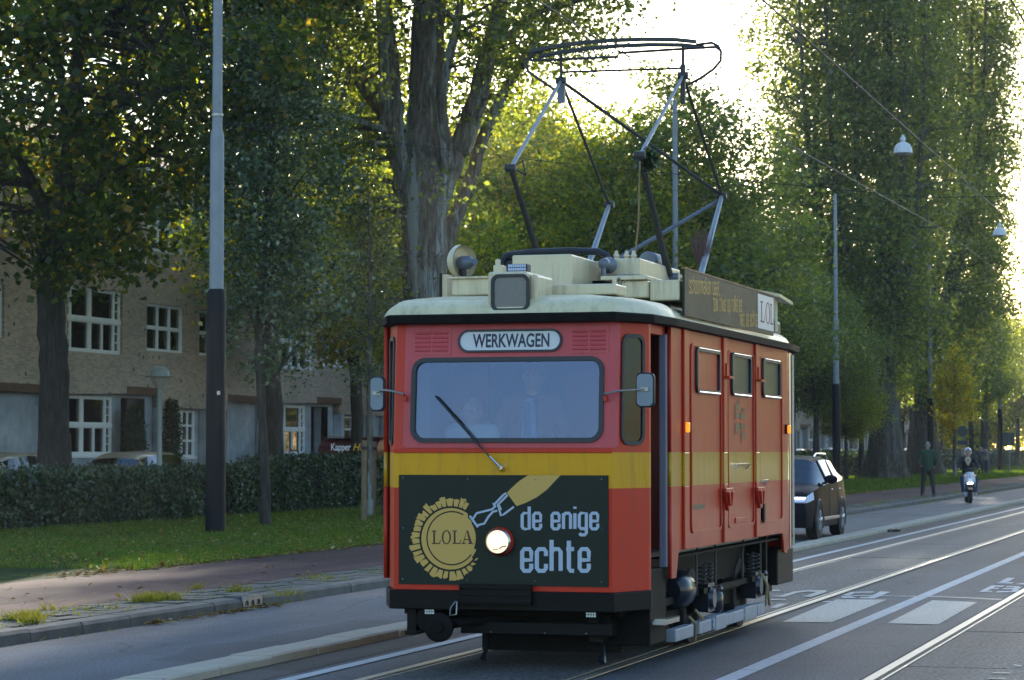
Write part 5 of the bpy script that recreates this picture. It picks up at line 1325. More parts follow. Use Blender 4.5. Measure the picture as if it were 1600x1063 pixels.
# ================================================================ TREES
def bez(pts, n):
    """a smooth path through the given points"""
    P_ = [Vector(p) for p in pts]; out = []
    k = len(P_) - 1
    for i in range(k):
        p0, p1, p2, p3 = P_[max(i - 1, 0)], P_[i], P_[i + 1], P_[min(i + 2, k)]
        for j in range(n):
            t = j / n
            out.append(0.5 * ((2 * p1) + (p2 - p0) * t + (2 * p0 - 5 * p1 + 4 * p2 - p3) * t * t + (3 * p1 - p0 - 3 * p2 + p3) * t ** 3))
    out.append(P_[-1]); return out
def rad_at(prof, z):
    for (z0, r0), (z1, r1) in zip(prof, prof[1:]):
        if z0 <= z <= z1: return r0 + (r1 - r0) * (z - z0) / max(1e-6, z1 - z0)
    return 0.0
def tree_meshes(seed, trunk, limbs, prof, ntips, per, lsize, leafm, barkm, flare=1.5, cx=0.0, cyy=0.0, clump=.45, outer=.45, up=.3, aspect=.8, keep=None, squash=1.0, droop=0.0, extra=None, lean=(0, 0), twigr=.028):
    """trunk = [(x, y, z, r), ...]; limbs = list of such paths, rooted on the trunk; prof = crown radius against height.
    Leaves gather round twig ends spread through the crown; every twig runs back to the nearest limb."""
    r = np.random.default_rng(seed); mb = MB()
    def path(ps, n, sides, wob=0.0):
        pts = bez([(p[0], p[1], p[2]) for p in ps], n); rs = []
        k = len(ps) - 1
        for i in range(k):
            for j in range(n): rs.append(ps[i][3] + (ps[i + 1][3] - ps[i][3]) * j / n)
        rs.append(ps[-1][3])
        if wob: pts = [p + Vector(r.normal(0, wob, 3)) * (rs[i]) for i, p in enumerate(pts)]
        mb.tube(pts, rs, sides, cap=False); return pts, rs
    nodes = []
    tp = list(trunk)
    pts, rs = path(tp, 5, 14, .05)
    # root flare and a fluted foot
    if flare:
        r0 = trunk[0][3]; n = 18; vs = []; fs = []; hs = [(-.15, flare), (.05, flare * .92), (.35, 1 + (flare - 1) * .55), (.9, 1 + (flare - 1) * .22), (1.8, 1.0), (2.4, .96)]
        ph = r.uniform(0, 6.28)
        for hgt, f in hs:
            for j in range(n):
                th = 2 * math.pi * j / n; fl = 1 + (f - 1) * .55 * math.sin(5 * th + ph) * .6 + .04 * math.sin(9 * th + hgt)
                q = r0 * f * fl; s_ = r0 * 2.2
                vs.append((trunk[0][0] + (trunk[1][0] - trunk[0][0]) * max(hgt, 0) / max(.1, trunk[1][2]) + q * math.cos(th), trunk[0][1] + (trunk[1][1] - trunk[0][1]) * max(hgt, 0) / max(.1, trunk[1][2]) + q * math.sin(th), hgt * s_ if hgt > 0 else hgt))
        for i in range(len(hs) - 1):
            for j in range(n): fs.append((i * n + j, i * n + (j + 1) % n, (i + 1) * n + (j + 1) % n, (i + 1) * n + j))
        mb.add(vs, fs)
    nodes += [(p, q) for p, q in zip(pts, rs) if p.z > prof[0][0] * .8]
    for lb_ in limbs:
        pts, rs = path(lb_, 5, 8, .10); nodes += list(zip(pts, rs))
    NP = np.array([tuple(p) for p, q in nodes]); 
    z0, z1 = prof[0][0], prof[-1][0]; tips = []; tries = 0
    rmax = max(q for _, q in prof); ph = r.uniform(0, 6.28, 4)
    while len(tips) < ntips and tries < ntips * 40:
        tries += 1
        z = r.uniform(z0, z1); R_ = rad_at(prof, z)
        if r.random() > (R_ / rmax) ** 1.3: continue
        th = r.uniform(0, 6.28); q = R_ * (r.random() ** outer)
        q *= 1 + .13 * math.sin(3 * th + ph[0] + z * .6) + .10 * math.sin(5 * th + ph[1] - z * 1.1) + .08 * math.sin(z * 2.3 + ph[2] + th)
        f = (z - z0) / (z1 - z0)
        p = (cx + lean[0] * f + q * math.cos(th), cyy + lean[1] * f + q * math.sin(th) * squash, z)
        if keep and not keep(*p): continue
        tips.append(p)
    if extra: tips += extra
    T = np.array(tips)
    for t in T:
        d = ((NP - t) ** 2).sum(1); dz = np.where(NP[:, 2] > t[2] + .3, 4.0, 0); i = int(np.argmin(d + dz))
        a = Vector(NP[i]); b = Vector(t); L_ = (b - a).length
        if L_ > .25:
            m_ = a.lerp(b, .5) + Vector((r.normal(0, .06), r.normal(0, .06), .10)) * L_
            rr_ = min(nodes[i][1] * .6, twigr * (1 + L_ * .35)); mb.tube([a, m_, b], [rr_, rr_ * .6, rr_ * .25], 3, cap=False)
    n = len(T); N = n * per
    rs_ = np.repeat(r.uniform(.55, 1.35, n), per)[:, None]
    P_ = np.repeat(T, per, 0) + r.normal(0, 1, (N, 3)) * clump * rs_ * np.array([1, 1, .72])
    return mb, leaf_mesh('crown', P_, lsize, leafm, up=up, aspect=aspect, seed=seed + 50, droop=droop), barkm
def plant(base, data, label, group=None, rz=0.0, sc=1.0, name='tree', cat='tree'):
    mb, lm, bk = data
    t = thing(name, label, cat, base, rz, group); t.scale = (sc, sc, sc)
    tm = mb if not isinstance(mb, MB) else mb.mesh('trunk', bk, True)
    inst('trunk', tm, t); tag(inst('crown', lm, t), kind='stuff')
    return t, (tm, lm, bk)
def auto_limbs(seed, n, z0, z1, reach, r0, rise=.5, h=0.0, x=0, y=0, z_of=None):
    r = np.random.default_rng(seed); out = []
    for i in range(n):
        th = i * 2.4 + r.uniform(-.4, .4); z = z0 + (z1 - z0) * i / max(1, n - 1); L_ = reach * r.uniform(.7, 1.05) * (1 - .35 * i / n)
        q = r0 * (1 - .5 * i / n); c, s = math.cos(th), math.sin(th)
        xx = x(z) if callable(x) else x
        out.append([(xx, y, z - .2, q), (xx + c * L_ * .35, y + s * L_ * .35, z + L_ * rise * .35, q * .75), (xx + c * L_ * .7, y + s * L_ * .7, z + L_ * rise * .85, q * .45), (xx + c * L_, y + s * L_, z + L_ * rise * 1.1, q * .15)])
    return out
def rel(base):
    """turn pixels at the base's depth into the tree's own space"""
    fwd = _cr @ Vector((0, 0, -1)); b = Vector(base); dep = (b - CP).dot(fwd)
    def f(px, py, r, dy=0.0):
        p = on_d(px, py, dep + dy) - b
        return (p.x, p.y, p.z, r)
    return f, dep
print('trees')
# --- the lime hanging into the picture at the upper left
b1 = Vector(on_x(85, 727, -25.0)); b1.z = .1
f, dep = rel(b1)
trunk = [(0, 0, 0, .36), f(86, 640, .33), f(82, 520, .31), f(78, 420, .29), f(92, 330, .26), f(110, 240, .2), f(120, 120, .14), f(130, -20, .08)]
limbs = [[f(90, 360, .18), f(40, 270, .14), f(-30, 180, .1), f(-90, 100, .04)], [f(88, 345, .16), f(150, 285, .13), f(240, 235, .09, -1), f(330, 220, .03, -2)],
         [f(105, 260, .14), f(170, 150, .11, 1), f(270, 60, .08, 2), f(400, 20, .03, 2)], [f(110, 230, .13), f(90, 90, .1, -1), f(60, -30, .06, -1)],
         [f(-40, 90, .13, -1), f(20, 50, .13, -1), f(90, 42, .12, -1), f(190, 56, .08, -2), f(300, 110, .03, -2)], [f(84, 400, .08), f(60, 410, .05, -1), f(50, 440, .02, -1)], [f(110, 210, .1, 0), f(230, 150, .08, -2), f(360, 130, .05, -3), f(470, 120, .02, -3)]]
def kp(x, y, z):
    q = Vector((x, y, z)) + b1 - CP; d = _cr.transposed() @ q; px = 800 + 4000 * d.x / -d.z; py = 531.5 - 4000 * d.y / -d.z
    lo = 385 - max(0, px - 60) * .22 if px < 300 else 330 - (px - 300) * 1.15 if px < 400 else 215 - (px - 400) * .9
    if px < 60: lo = 350
    if 120 < px < 215: lo = 420
    if 215 <= px < 330: lo = 330 - (px - 215) * .2
    return py < lo + 8
ex = []
for px, py in ((175, 400), (190, 420), (150, 395), (120, 420), (75, 435), (45, 355), (20, 340), (95, 400), (215, 375), (60, 400), (110, 440)):
    q = f(px, py, 0, random.uniform(-2.5, 1.5)); ex.append(q[:3])
D = tree_meshes(101, trunk, limbs, [(4.2, 3), (5.2, 5.4), (7, 6.6), (10, 7.2), (13, 6.8), (16, 4.5), (18, 1)], 620, 80, .18, 'leaf_lime', 'bark_dark', 1.3, lean=(.8, 0), clump=.42, outer=.55, keep=kp, extra=ex, up=.2, aspect=.95)
plant(b1, D, 'dark lime tree with yellowing leaves hanging over the brick wall, nearest the left edge', name='lime_tree')
# --- thin silvery poplar on the grass
b2 = on_z(416, 823, .12); f, dep = rel(b2)
trunk = [(0, 0, 0, .105), f(413, 720, .092), f(408, 630, .088), f(405, 520, .08), f(415, 380, .075), f(425, 230, .05), f(430, 90, .02)]
D = tree_meshes(102, trunk, auto_limbs(5, 14, 3.0, 8.2, 1.6, .04, .95), [(2.7, .2), (3.3, .55), (4.3, 1.15), (5.4, 1.55), (6.8, 1.6), (8.4, 1.4), (9.6, .9), (10.3, .2)], 250, 72, .105, 'leaf_silver', 'bark_dark', 1.3, clump=.27, outer=.6, droop=.6, twigr=.015)
plant(b2, D, 'slim young poplar with silvery leaves on the lawn right of the tall pole', name='poplar_tree')
# --- tree right behind it with a dark leafy crown
b3 = Vector(on_x(425, 720, -25.2)); b3.z = .1; f, dep = rel(b3)
trunk = [(0, 0, 0, .34), f(424, 640, .30), f(420, 540, .27), f(430, 420, .22), f(440, 300, .16), f(445, 180, .08)]
D = tree_meshes(103, trunk, auto_limbs(6, 12, 5.2, 10.5, 3.6, .12, .6), [(5.4, .9), (6.3, 2.2), (8, 3.6), (10, 3.9), (12.5, 3.4), (15, 1.2)], 200, 90, .17, 'leaf_bright', 'bark_dark', 1.25, clump=.42)
t3, S3 = plant(b3, D, 'dark trunked tree behind the hedge, its leafy crown filling the gap beside the thin poplar', name='lime_tree')
# --- the great poplar
b4 = on_z(652, 806, .12); f, dep = rel(b4)
trunk = [(0, 0, 0, .60), f(650, 700, .54), f(660, 560, .52), f(664, 430, .52), f(662, 330, .54), f(660, 260, .51), f(664, 180, .42), f(668, 90, .40), f(670, 0, .38), f(672, -120, .30), f(676, -260, .16), f(680, -400, .06)]
limbs = [[f(676, 330, .32), f(702, 262, .29), f(730, 205, .26), f(752, 130, .23), f(775, 40, .2), f(800, -90, .12), f(820, -220, .05)],
         [f(650, 330, .34), f(628, 250, .30), f(612, 170, .28), f(606, 80, .24), f(596, -40, .15), f(590, -180, .06)],
         [f(690, 420, .22, .6), f(705, 360, .19, .6), f(735, 280, .17, .8), f(770, 180, .14, 1), f(840, 60, .1, 1), f(930, -60, .04, 1)],
         [f(700, 262, .16, -.4), f(690, 150, .13, -.8), f(715, 30, .1, -1), f(735, -120, .04, -1)],
         [f(640, 230, .15, .5), f(575, 150, .12, 1), f(520, 60, .08, 1), f(480, -60, .03, 1)], [f(770, 80, .1, .5), f(840, 20, .08, 0), f(940, -10, .05, -.5), f(1010, -60, .02, -1)],
         [f(620, 210, .1), f(560, 190, .07, -1), f(500, 180, .05, -1.5), f(450, 200, .02, -1.6)]]
def kp4(x, y, z):
    q = Vector((x, y, z)) + b4 - CP; d = _cr.transposed() @ q; px = 800 + 4000 * d.x / -d.z; py = 531.5 - 4000 * d.y / -d.z
    if 600 < px < 722 - max(0, 150 - py) * .1 and -60 < py < 470 and (Vector((x, y, z)) + b4 - CP).length < dep + 1.2: return random.random() < .05
    if px > 720: return py < 175 - (px - 720) * .30 + 40 * math.sin(px * .05)
    if px < 500: return py < 200
    return True
D = tree_meshes(104, trunk, limbs, [(3.6, .9), (5, 1.5), (7, 1.9), (8.8, 2.9), (10.5, 4.4), (13, 5.2), (18, 5.2), (23, 4), (27, 1)], 1350, 90, .135, 'leaf_poplar', 'bark_grey', 1.42, clump=.42, outer=.5, keep=kp4, up=.1)
plant(b4, D, 'huge old poplar with pale lichen streaked trunk behind the left corner of the tram', name='poplar_tree')
# --- staked sapling
b5 = on_z(577, 808, .12); f, dep = rel(b5)
trunk = [(0, 0, 0, .075), f(578, 720, .07), f(577, 600, .062), f(579, 480, .05), f(577, 360, .03), f(575, 270, .01)]
D = tree_meshes(105, trunk, auto_limbs(8, 10, 2.9, 7.5, .9, .018, 1.6), [(3.0, .25), (4, .55), (5.5, .75), (7.2, .6), (8.7, .1)], 110, 46, .075, 'leaf_silver', 'bark_grey', 1.2, clump=.17, twigr=.008)
plant(b5, D, 'young sapling tied between two wooden stakes beside the great poplar', name='sapling')
for (px, py, top, lab) in ((568, 816, 688, 'brown wooden stake left of the sapling'), (584, 806, 690, 'greyer wooden stake right of the sapling')):
    b = on_z(px, py, .12); tz = on_d(px + 1, top, (b - CP).dot(_cr @ Vector((0, 0, -1)))).z
    s_ = thing('tree_stake', lab, 'stake', b, 0, 'stakes of the sapling')
    MB().tube([(0, 0, -.1), (.01, 0, tz - .12)], [.062, .055], 10).build('post', 'stake_wood', s_, smooth=True)
    MB().lathe([(.062, 0), (.068, .01), (.068, .06), (.062, .07)], c=(.01, 0, tz - .32), n=12).build('strap', 'rubber', s_)
# --- trees behind, seen through one another
def lime_data(seed, H, R_, ntips, per, size, leafm, tr=.25, z0=5.2):
    trunk = [(0, 0, 0, tr), (.05, 0, H * .2, tr * .85), (-.08, .05, H * .42, tr * .7), (.1, 0, H * .65, tr * .45), (0, 0, H * .9, tr * .12)]
    return tree_meshes(seed, trunk, auto_limbs(seed, 13, z0, H * .75, R_ * .85, tr * .45, .55), [(z0 - .2, R_ * .35), (z0 + 1.2, R_ * .75), (H * .5, R_), (H * .68, R_ * .92), (H * .86, R_ * .6), (H, R_ * .12)], ntips, per, size, leafm, 'bark_dark', 1.2, clump=.5, outer=.5)
def at(px, X, z=.12):
    p = on_x(px, 700, X); return Vector((p.x, p.y, z))
DA = lime_data(111, 14.5, 4.8, 480, 85, .17, 'leaf_bright'); DB = lime_data(112, 14.6, 4.7, 500, 85, .17, 'leaf_poplar')
t_, SA = plant(at(840, -25), DA, 'sunlit yellow green tree standing behind the left half of the pantograph', 'trees along the avenue', name='lime_tree')
t_, SB = plant(at(1056, -19.6), DB, 'tall tree behind the grey pole and the right half of the pantograph', 'trees along the avenue', name='lime_tree')
def more(S_, px, X, lab, rz, sc): return plant(at(px, X), S_, lab, 'trees along the avenue', rz, sc, name='lime_tree')
more(SA, 950, -21.5, 'yellow green tree between the two halves of the pantograph', 2.0, .84)
more(SB, 1165, -20.5, 'dark tree directly above the side board of the tram', 1.1, .78)
more(SB, 1100, -25.5, 'tree deep in the row behind the grey pole', 4.0, 1.02)
more(SA, 1238, -24.0, 'tree whose crown rises just right of the tram roof', 3.1, .95)
more(SB, 1275, -21.0, 'dark crowned tree over the black car and the third pole', 5.1, .70)
more(SA, 760, -26.5, 'tree behind the hedge glimpsed left of the pantograph', 5.0, .86)
more(SA, 556, -26.0, 'tree filling the gap between the thin poplar and the great poplar', .6, .86)
# --- the two giant poplars on the right, unseen tops raised to shade the road
def poplar(seed, px, X, prof_px, trunk_r, label, cols, n=1000, size=.19, shift=0):
    b = at(px, X); f, dep = rel(b); k = dep / 4000
    ysc = lambda py: CAM_H + (703 - py) * k - .12
    trunk = [(0, 0, 0, trunk_r), f(px, 660, trunk_r * .78), f(px, 560, trunk_r * .62), f(px - 2, 400, trunk_r * .5), f(px, 200, trunk_r * .4), f(px + 3, 0, trunk_r * .3), f(px, -330, .08)]
    limbs = []
    for c in cols:
        limbs.append([f(px, 600 - abs(c) * .2, trunk_r * .45, 0), f(px + c * .4, 480, trunk_r * .36, c % 3 - 1), f(px + c * .8, 330, trunk_r * .24, c % 3 - 1), f(px + c, 120, trunk_r * .12, c % 5 - 2), f(px + c * 1.05, -120, .05, 0)])
    prof = [(ysc(py), w_ * k * 1.08) for py, w_ in prof_px]
    D = tree_meshes(seed, trunk, limbs, prof, n, 80, size, 'leaf_poplar', 'bark_poplar', 1.75, clump=.66, outer=.6, up=.05, cx=shift * k)
    return plant(b, D, label, 'giant poplars at the right', name='poplar_tree')
poplar(121, 1384, -19.4, [(600, 50), (520, 110), (430, 125), (300, 140), (150, 145), (0, 140), (-150, 125), (-330, 80), (-480, 10)], .78, 'giant poplar with a fluted flaring trunk right of the third pole', (-130, -90, -50, 30, 60), 1500, .24, shift=-42)
poplar(122, 1442, -20.3, [(640, 30), (560, 70), (430, 90), (300, 110), (150, 120), (0, 115), (-150, 100), (-320, 70), (-430, 8)], .80, 'giant dark trunked poplar behind the man in the green jacket', (-30, 40, 75, 95), 1080, .24, shift=35)
poplar(123, 1538, -20.0, [(600, 20), (500, 42), (380, 50), (250, 42), (120, 38), (20, 30), (-60, 5)], .35, 'tall narrow poplar at the right edge beyond the scooter rider', (-18, 18), 300, .22)
# --- further right: bright young tree and the far crowns
by = at(1492, -17.0); f, dep = rel(by)
D = tree_meshes(131, [(0, 0, 0, .12), (0, 0, 2.6, .10), (0, 0, 6, .03)], auto_limbs(31, 8, 2.4, 5, .9, .03, 1.3), [(2.3, .3), (3.2, .8), (4.6, 1.0), (6.2, .75), (7.6, .15)], 90, 60, .16, 'leaf_yellow', 'bark_grey', 1.1, clump=.3)
plant(by, D, 'small bright yellow green tree left of the round sign', name='young_tree')
for i, (px, X, S_, rz, sc, lab) in enumerate(((1517, -20.5, SB, .3, .82, 'tree with dark straight trunk between the round sign and the photographers'), (1590, -22, SA, 1.4, .95, 'autumn tinted tree at the far right edge'),
        (1322, -20.2, SA, 2.2, .42, 'small thin stemmed tree just right of the third pole'), (1347, -22.4, SB, 2.9, .72, 'tree with straight dark stem left of the giant fluted poplar'), (1560, -26, SB, 4.4, .9, 'far tree behind the rectangular sign'),
        (1470, -28, SA, 5.5, .8, 'far tree behind the bright young tree'), (1410, -26, SB, 3.9, .75, 'far tree between the two giant trunks'), (1640, -30, SB, 0, 1.1, 'far tree closing the avenue'), (1700, -34, SA, 1, 1.1, 'far tree beside the end of the avenue'))):
    more(S_, px, X, lab, rz, sc)

# --- the far end of the avenue and its other side (mirrored in the tram's paint and the windows)
DC = tree_meshes(141, [(0, 0, 0, .3), (.1, 0, 4, .25), (0, 0, 9, .12), (0, 0, 13, .04)], auto_limbs(41, 10, 2, 9, 4.5, .12, .5), [(1.5, 3.5), (3, 5.2), (6, 5.8), (10, 4.6), (13.5, 1)], 420, 60, .32, 'leaf_bright', 'bark_dark', 1.2, clump=.75)
t_, SC = plant(Vector((-34, 285, 0)), DC, 'low branched tree closing the view left of the avenue end', 'trees at the end of the avenue', name='lime_tree')
for i, (x, y) in enumerate(((-24, 300), (-14, 320), (-27, 250), (-4, 330), (6, 325), (17, 310), (26, 300))):
    plant(Vector((x, y, 0)), SC, 'low branched tree closing the avenue, ' + ('third from the left', 'fourth from the left', 'nearest of them', 'fifth from the left', 'third from the right', 'second from the right', 'last on the right')[i], 'trees at the end of the avenue', i * 1.3, 1 + .1 * (i % 3), name='lime_tree')
for i, (x, y, S_, rz, sc) in enumerate(((12, 92, SC, 1, .9), (11, 110, SC, 2, .95), (12, 128, SC, 0, 1.0), (11, 147, SC, 2, 1.0), (12, 168, SC, 4, 1.0), (11, 195, SC, 2, 1.1), (12, 225, SC, 1, 1.1), (20, 100, SC, 3, 1.2), (21, 135, SC, 5, 1.2), (22, 180, SC, 1, 1.3))):
    plant(Vector((x, y, 0)), S_, 'tree of the row across the avenue, mirrored in the paint of the tram', 'trees across the avenue', rz, sc, name='lime_tree')
# ================================================================ STREET FURNITURE
dirv = _cr @ Vector((0, 0, -1))
def depth_of(p): return (Vector(p) - CP).dot(dirv)
# the row of tall poles: dark foot, grey shaft in two steps
POLES = []
def pole(px, X, label, sticker=False):
    b = at(px, X); t = thing('overhead_line_pole', label, 'pole', b, 0, 'overhead line poles'); H = 13.0
    MB().lathe([(.19, -.1), (.185, .1), (.178, 4.30), (.165, 4.42), (.135, 4.48)], n=24).build('foot_sleeve', 'pole_dark', t, smooth=True)
    MB().lathe([(.133, 4.40), (.128, 7.25), (.118, 7.36), (.098, 7.42)], n=20).build('shaft', 'pole_grey', t, smooth=True)
    MB().lathe([(.096, 7.38), (.075, 12.9), (.06, 13.0), (.001, 13.03)], n=16).build('upper_shaft', 'pole_grey', t, smooth=True)
    MB().lathe([(.097, 7.66), (.110, 7.67), (.110, 7.72), (.097, 7.73)], n=16).build('clamp_ring', 'steel', t)
    if sticker:
        q = on_d(338, 614, depth_of(b) - .2) - b; MB().box(q.x - .03, q.x + .03, -.187, -.180, q.z - .035, q.z + .035).build('sticker', 'sticker', t)
    POLES.append(b); return t
pole(337, -18.5, 'nearest tall pole with dark foot and small sticker, on the lawn before the hedge', True)
pole(1056, -18.5, 'grey pole rising behind the pantograph of the tram')
pole(1307, -18.5, 'tall pole right of the black car')
pole(1454, -18.5, 'tall pole behind the man in the green jacket')
pole(1563, -18.5, 'tall pole right of the two photographers')
# wires
def wire(name, label, pts, r, cat='wire', group=None, parent=None):
    o = MB().tube(pts, r, 5, cap=False).build(name, 'wire', parent)
    if not parent: tag(o, label, cat, group)
    return o
def sagged(a, b, sag, n=10): 
    a, b = Vector(a), Vector(b); return [a.lerp(b, i / n) - Vector((0, 0, sag * 4 * (i / n) * (1 - i / n))) for i in range(n + 1)]
panz = head_z = (YF + 0)
cz = AL.z + .36
ctr = []
ys = [-12, YF + AL.y, POLES[0].y, POLES[1].y, POLES[2].y, POLES[3].y, 230, 300]
for i, y in enumerate(ys): ctr.append((TX + .18 * (-1) ** i, y, 5.30 if y < 30 else 5.42))
wire('contact_wire', 'contact wire that the pantograph of the tram touches', ctr, .006, group='overhead wires')
wire('contact_wire', 'contact wire over the other track, cutting the top right corner', [(-2.25, -12, 5.45), (-1.9, 43, 5.45), (-2.15, 82, 5.45), (-1.9, 114, 5.45), (-2.1, 150, 5.45), (-2.0, 300, 5.45)], .008, group='overhead wires')
a_, b_ = on_x(1192, 0, -4.15), on_x(1558, 328, -4.15)
dv = (b_ - a_).normalized()
wire('feeder_cable', 'thick dark cable running diagonally down across the giant poplar', [a_ - dv * 22, a_, b_, b_ + dv * 160], .009, group='overhead wires')
def span(i, zt, z1, z2, lab):
    p = POLES[i]
    return wire('span_wire', lab, [(p.x, p.y, zt), (-12, p.y, (zt - z1) * .44 + z1 + .02), (TX, p.y, z1), (-2.0, p.y, z1 - .02), (4, p.y, z2), (12, p.y, zt)], .006, group='span wires')
span(0, 7.7, 5.92, 6.2, 'span wire leaving the nearest tall pole and crossing the whole street')
span(1, 8.1, 6.15, 6.5, 'span wire from the grey pole behind the pantograph'); span(2, 8.1, 6.15, 6.5, 'span wire from the pole right of the black car')
span(3, 8.1, 6.15, 6.5, 'span wire from the pole behind the green jacketed man')
for i in range(4):
    for x in (TX, -2.0):
        MB().tube([(0, 0, 0), (0, 0, .55)], .006, 5).tube([(-.16, 0, .0), (.16, 0, .0)], .010, 5).build('wire_hanger', 'wire', None, loc=(x, POLES[i].y, 5.42))
for i, o in enumerate([o for o in COL.objects if o.name.startswith('wire_hanger')]): tag(o, 'small hanger over the ' + ('near', 'other')[i % 2] + ' track, on the ' + ('nearest', 'second', 'third', 'farthest')[i // 2] + ' span wire', 'hanger', 'wire hangers')
# hanging dome lamps
def dome(px, py, Y, label):
    p = on_y(px, py, Y); t = thing('hanging_lamp', label, 'street lamp', p, 0, 'lamps hung over the street')
    MB().lathe([(.025, .34), (.03, .30), (.055, .29), (.055, .23), (.03, .21), (.07, .19), (.13, .15), (.17, .08), (.185, 0), (.19, -.02), (.175, -.02), (.15, .06), (.001, .12)], n=24, cap=False).build('shade', 'lamp_white', t, smooth=True)
    MB().lathe([(.17, -.015), (.15, -.04), (.08, -.055), (.001, -.06)], n=20).build('glass', 'lamp_glass', t, smooth=True)
    wire('hanger', None, [(0, 0, .33), (0, 0, .52)], .008, parent=t)
    wire('span_wire', 'thin wire carrying the ' + label, sagged((-29, Y, p.z + 3.4), (p.x, Y, p.z + .52), .25) + sagged((p.x, Y, p.z + .52), (16, Y, p.z + 3.4), .25)[1:], .004, group='lamp wires')
dome(1411, 238, 50.1, 'white dome lamp hanging before the giant poplar'); dome(1562, 367, 69.9, 'smaller looking dome lamp hanging near the right edge')
# park lamps behind the hedge
def park_lamp(px, X, ytop, label):
    b = at(px, X, .1); d = depth_of(b); H = on_d(px, ytop, d).z - .1
    t = thing('park_lamp', label, 'street lamp', b, 0, 'mushroom lamps of the side road')
    MB().lathe([(.09, -.05), (.085, .9), (.06, 1.0), (.055, H - .55), (.07, H - .5)], n=14).build('post', 'lamp_green', t, smooth=True)
    MB().lathe([(.06, H - .52), (.16, H - .42), (.23, H - .27), (.24, H - .24)], n=24, cap=False).build('bowl', 'lamp_glass', t, smooth=True)
    MB().lathe([(.34, H - .25), (.345, H - .235), (.24, H - .225), (.22, H - .12), (.12, H - .02), (.001, H)], n=24).build('hat', 'lamp_green', t, smooth=True)
park_lamp(249, -24.6, 572, 'mushroom shaped lamp before the brick wall, right of the left tree')
park_lamp(609, -24.6, 600, 'mushroom shaped lamp half hidden by the left mirror of the tram')
# signs on the right
sg1 = at(1504, -16.2); t = thing('traffic_sign', 'back of a round grey traffic sign with a small plate below', 'sign', sg1, R(-8))
d = depth_of(sg1); zc = on_d(1504, 674, d).z - .12; k = d / 4000
MB().tube([(0, .03, 0), (0, .03, zc + 9 * k)], .03, 8).build('post', 'pole_grey', t)
MB().lathe([(.001, 0), (8.6 * k, 0), (8.6 * k, .03), (.001, .03)], c=(0, 0, zc), axis='Y', n=24).build('disc', 'sign_back', t)
MB().box(-8 * k, 8 * k, 0, .03, zc - 21 * k, zc - 14.5 * k).build('plate', 'sign_back', t)
sg2 = at(1577, -16.6); d = depth_of(sg2); k = d / 4000; zc = on_d(1577, 687, d).z - .12
t = thing('traffic_sign', 'back of a rectangular grey sign board right of the last pole', 'sign', sg2, R(-8))
MB().tube([(0, .03, 0), (0, .03, zc + 9 * k)], .035, 8).build('post', 'pole_grey', t)
MB().box(-10.5 * k, 9 * k, 0, .03, zc - 10 * k, zc + 10.5 * k).build('board', 'sign_back', t, bevel=.02)
sg3 = at(1291, -27); d = depth_of(sg3); k = d / 4000; zc = on_d(1291, 672, d).z - .12
t = thing('parking_sign', 'blue parking sign far off between tram and third pole', 'sign', sg3, R(-10))
MB().tube([(-5.5 * k, .03, 0), (-5.5 * k, .03, zc + 8 * k)], .04, 8).build('post', 'pole_grey', t)
MB().box(-5 * k, 5 * k, 0, .03, zc - 7 * k, zc + 6 * k).build('board', 'sign_blue', t)
text('lettering', 'P', lambda u, v, tt: (-2.2 * k + u * 4 * k, -.01, zc - 4.5 * k + v * 8 * k), 'white_board', t, off=.02)
sg4 = at(1447, -22.5); d = depth_of(sg4); k = d / 4000; z = on_d(1447, 700, d).z - .12
t = thing('warning_board', 'small red and white board beside the giant dark trunk', 'sign', sg4)
MB().box(-5 * k, 6 * k, 0, .03, z - 2 * k, z + 3.5 * k).box(-5 * k, -3.5 * k, 0, .02, 0, z).box(4.5 * k, 6 * k, 0, .02, 0, z).build('board', 'car_red', t)
MB().box(-3.5 * k, -1.5 * k, -.01, 0, z - 1 * k, z + 9 * k).build('stripe', 'white_board', t)
# kerb inlet with its little arches, and a dark rag in the gutter
p = on_z(384, 950, .0); g = thing('kerb_inlet', 'metal gully mouth with three arches set in the kerb', 'gully', (-10.205, p.y, 0))
out = [(-.26, .02), (.26, .02), (.26, .135), (-.26, .135)]
arches = []
for c in (-.16, 0, .16): arches.append([(c - .055, .025), (c + .055, .025), (c + .055, .06), (c + .03, .085), (c - .03, .085), (c - .055, .06)])
plate('face', out, arches, .02, lambda u, v, t_: (t_ + .012, u, v), 'steel', g)
MB().box(-.2, .0, -.26, .26, .118, .138).build('cover', 'kerb_stone', g); MB().box(-.05, -.01, -.24, .24, .02, .1).build('throat', 'dark_inside', g)
p = on_z(1396, 831, .0); rg = MB()
for i in range(7): rg.ball((random.uniform(-.12, .12), random.uniform(-.25, .25), .02), (.09, .14, .035), 8, 5)
o = rg.build('rag', 'litter_black', None, smooth=True, loc=p); tag(o, 'black rag lying in the gutter by the stone band', 'rag')
o.modifiers.new('melt', 'REMESH').voxel_size = .02
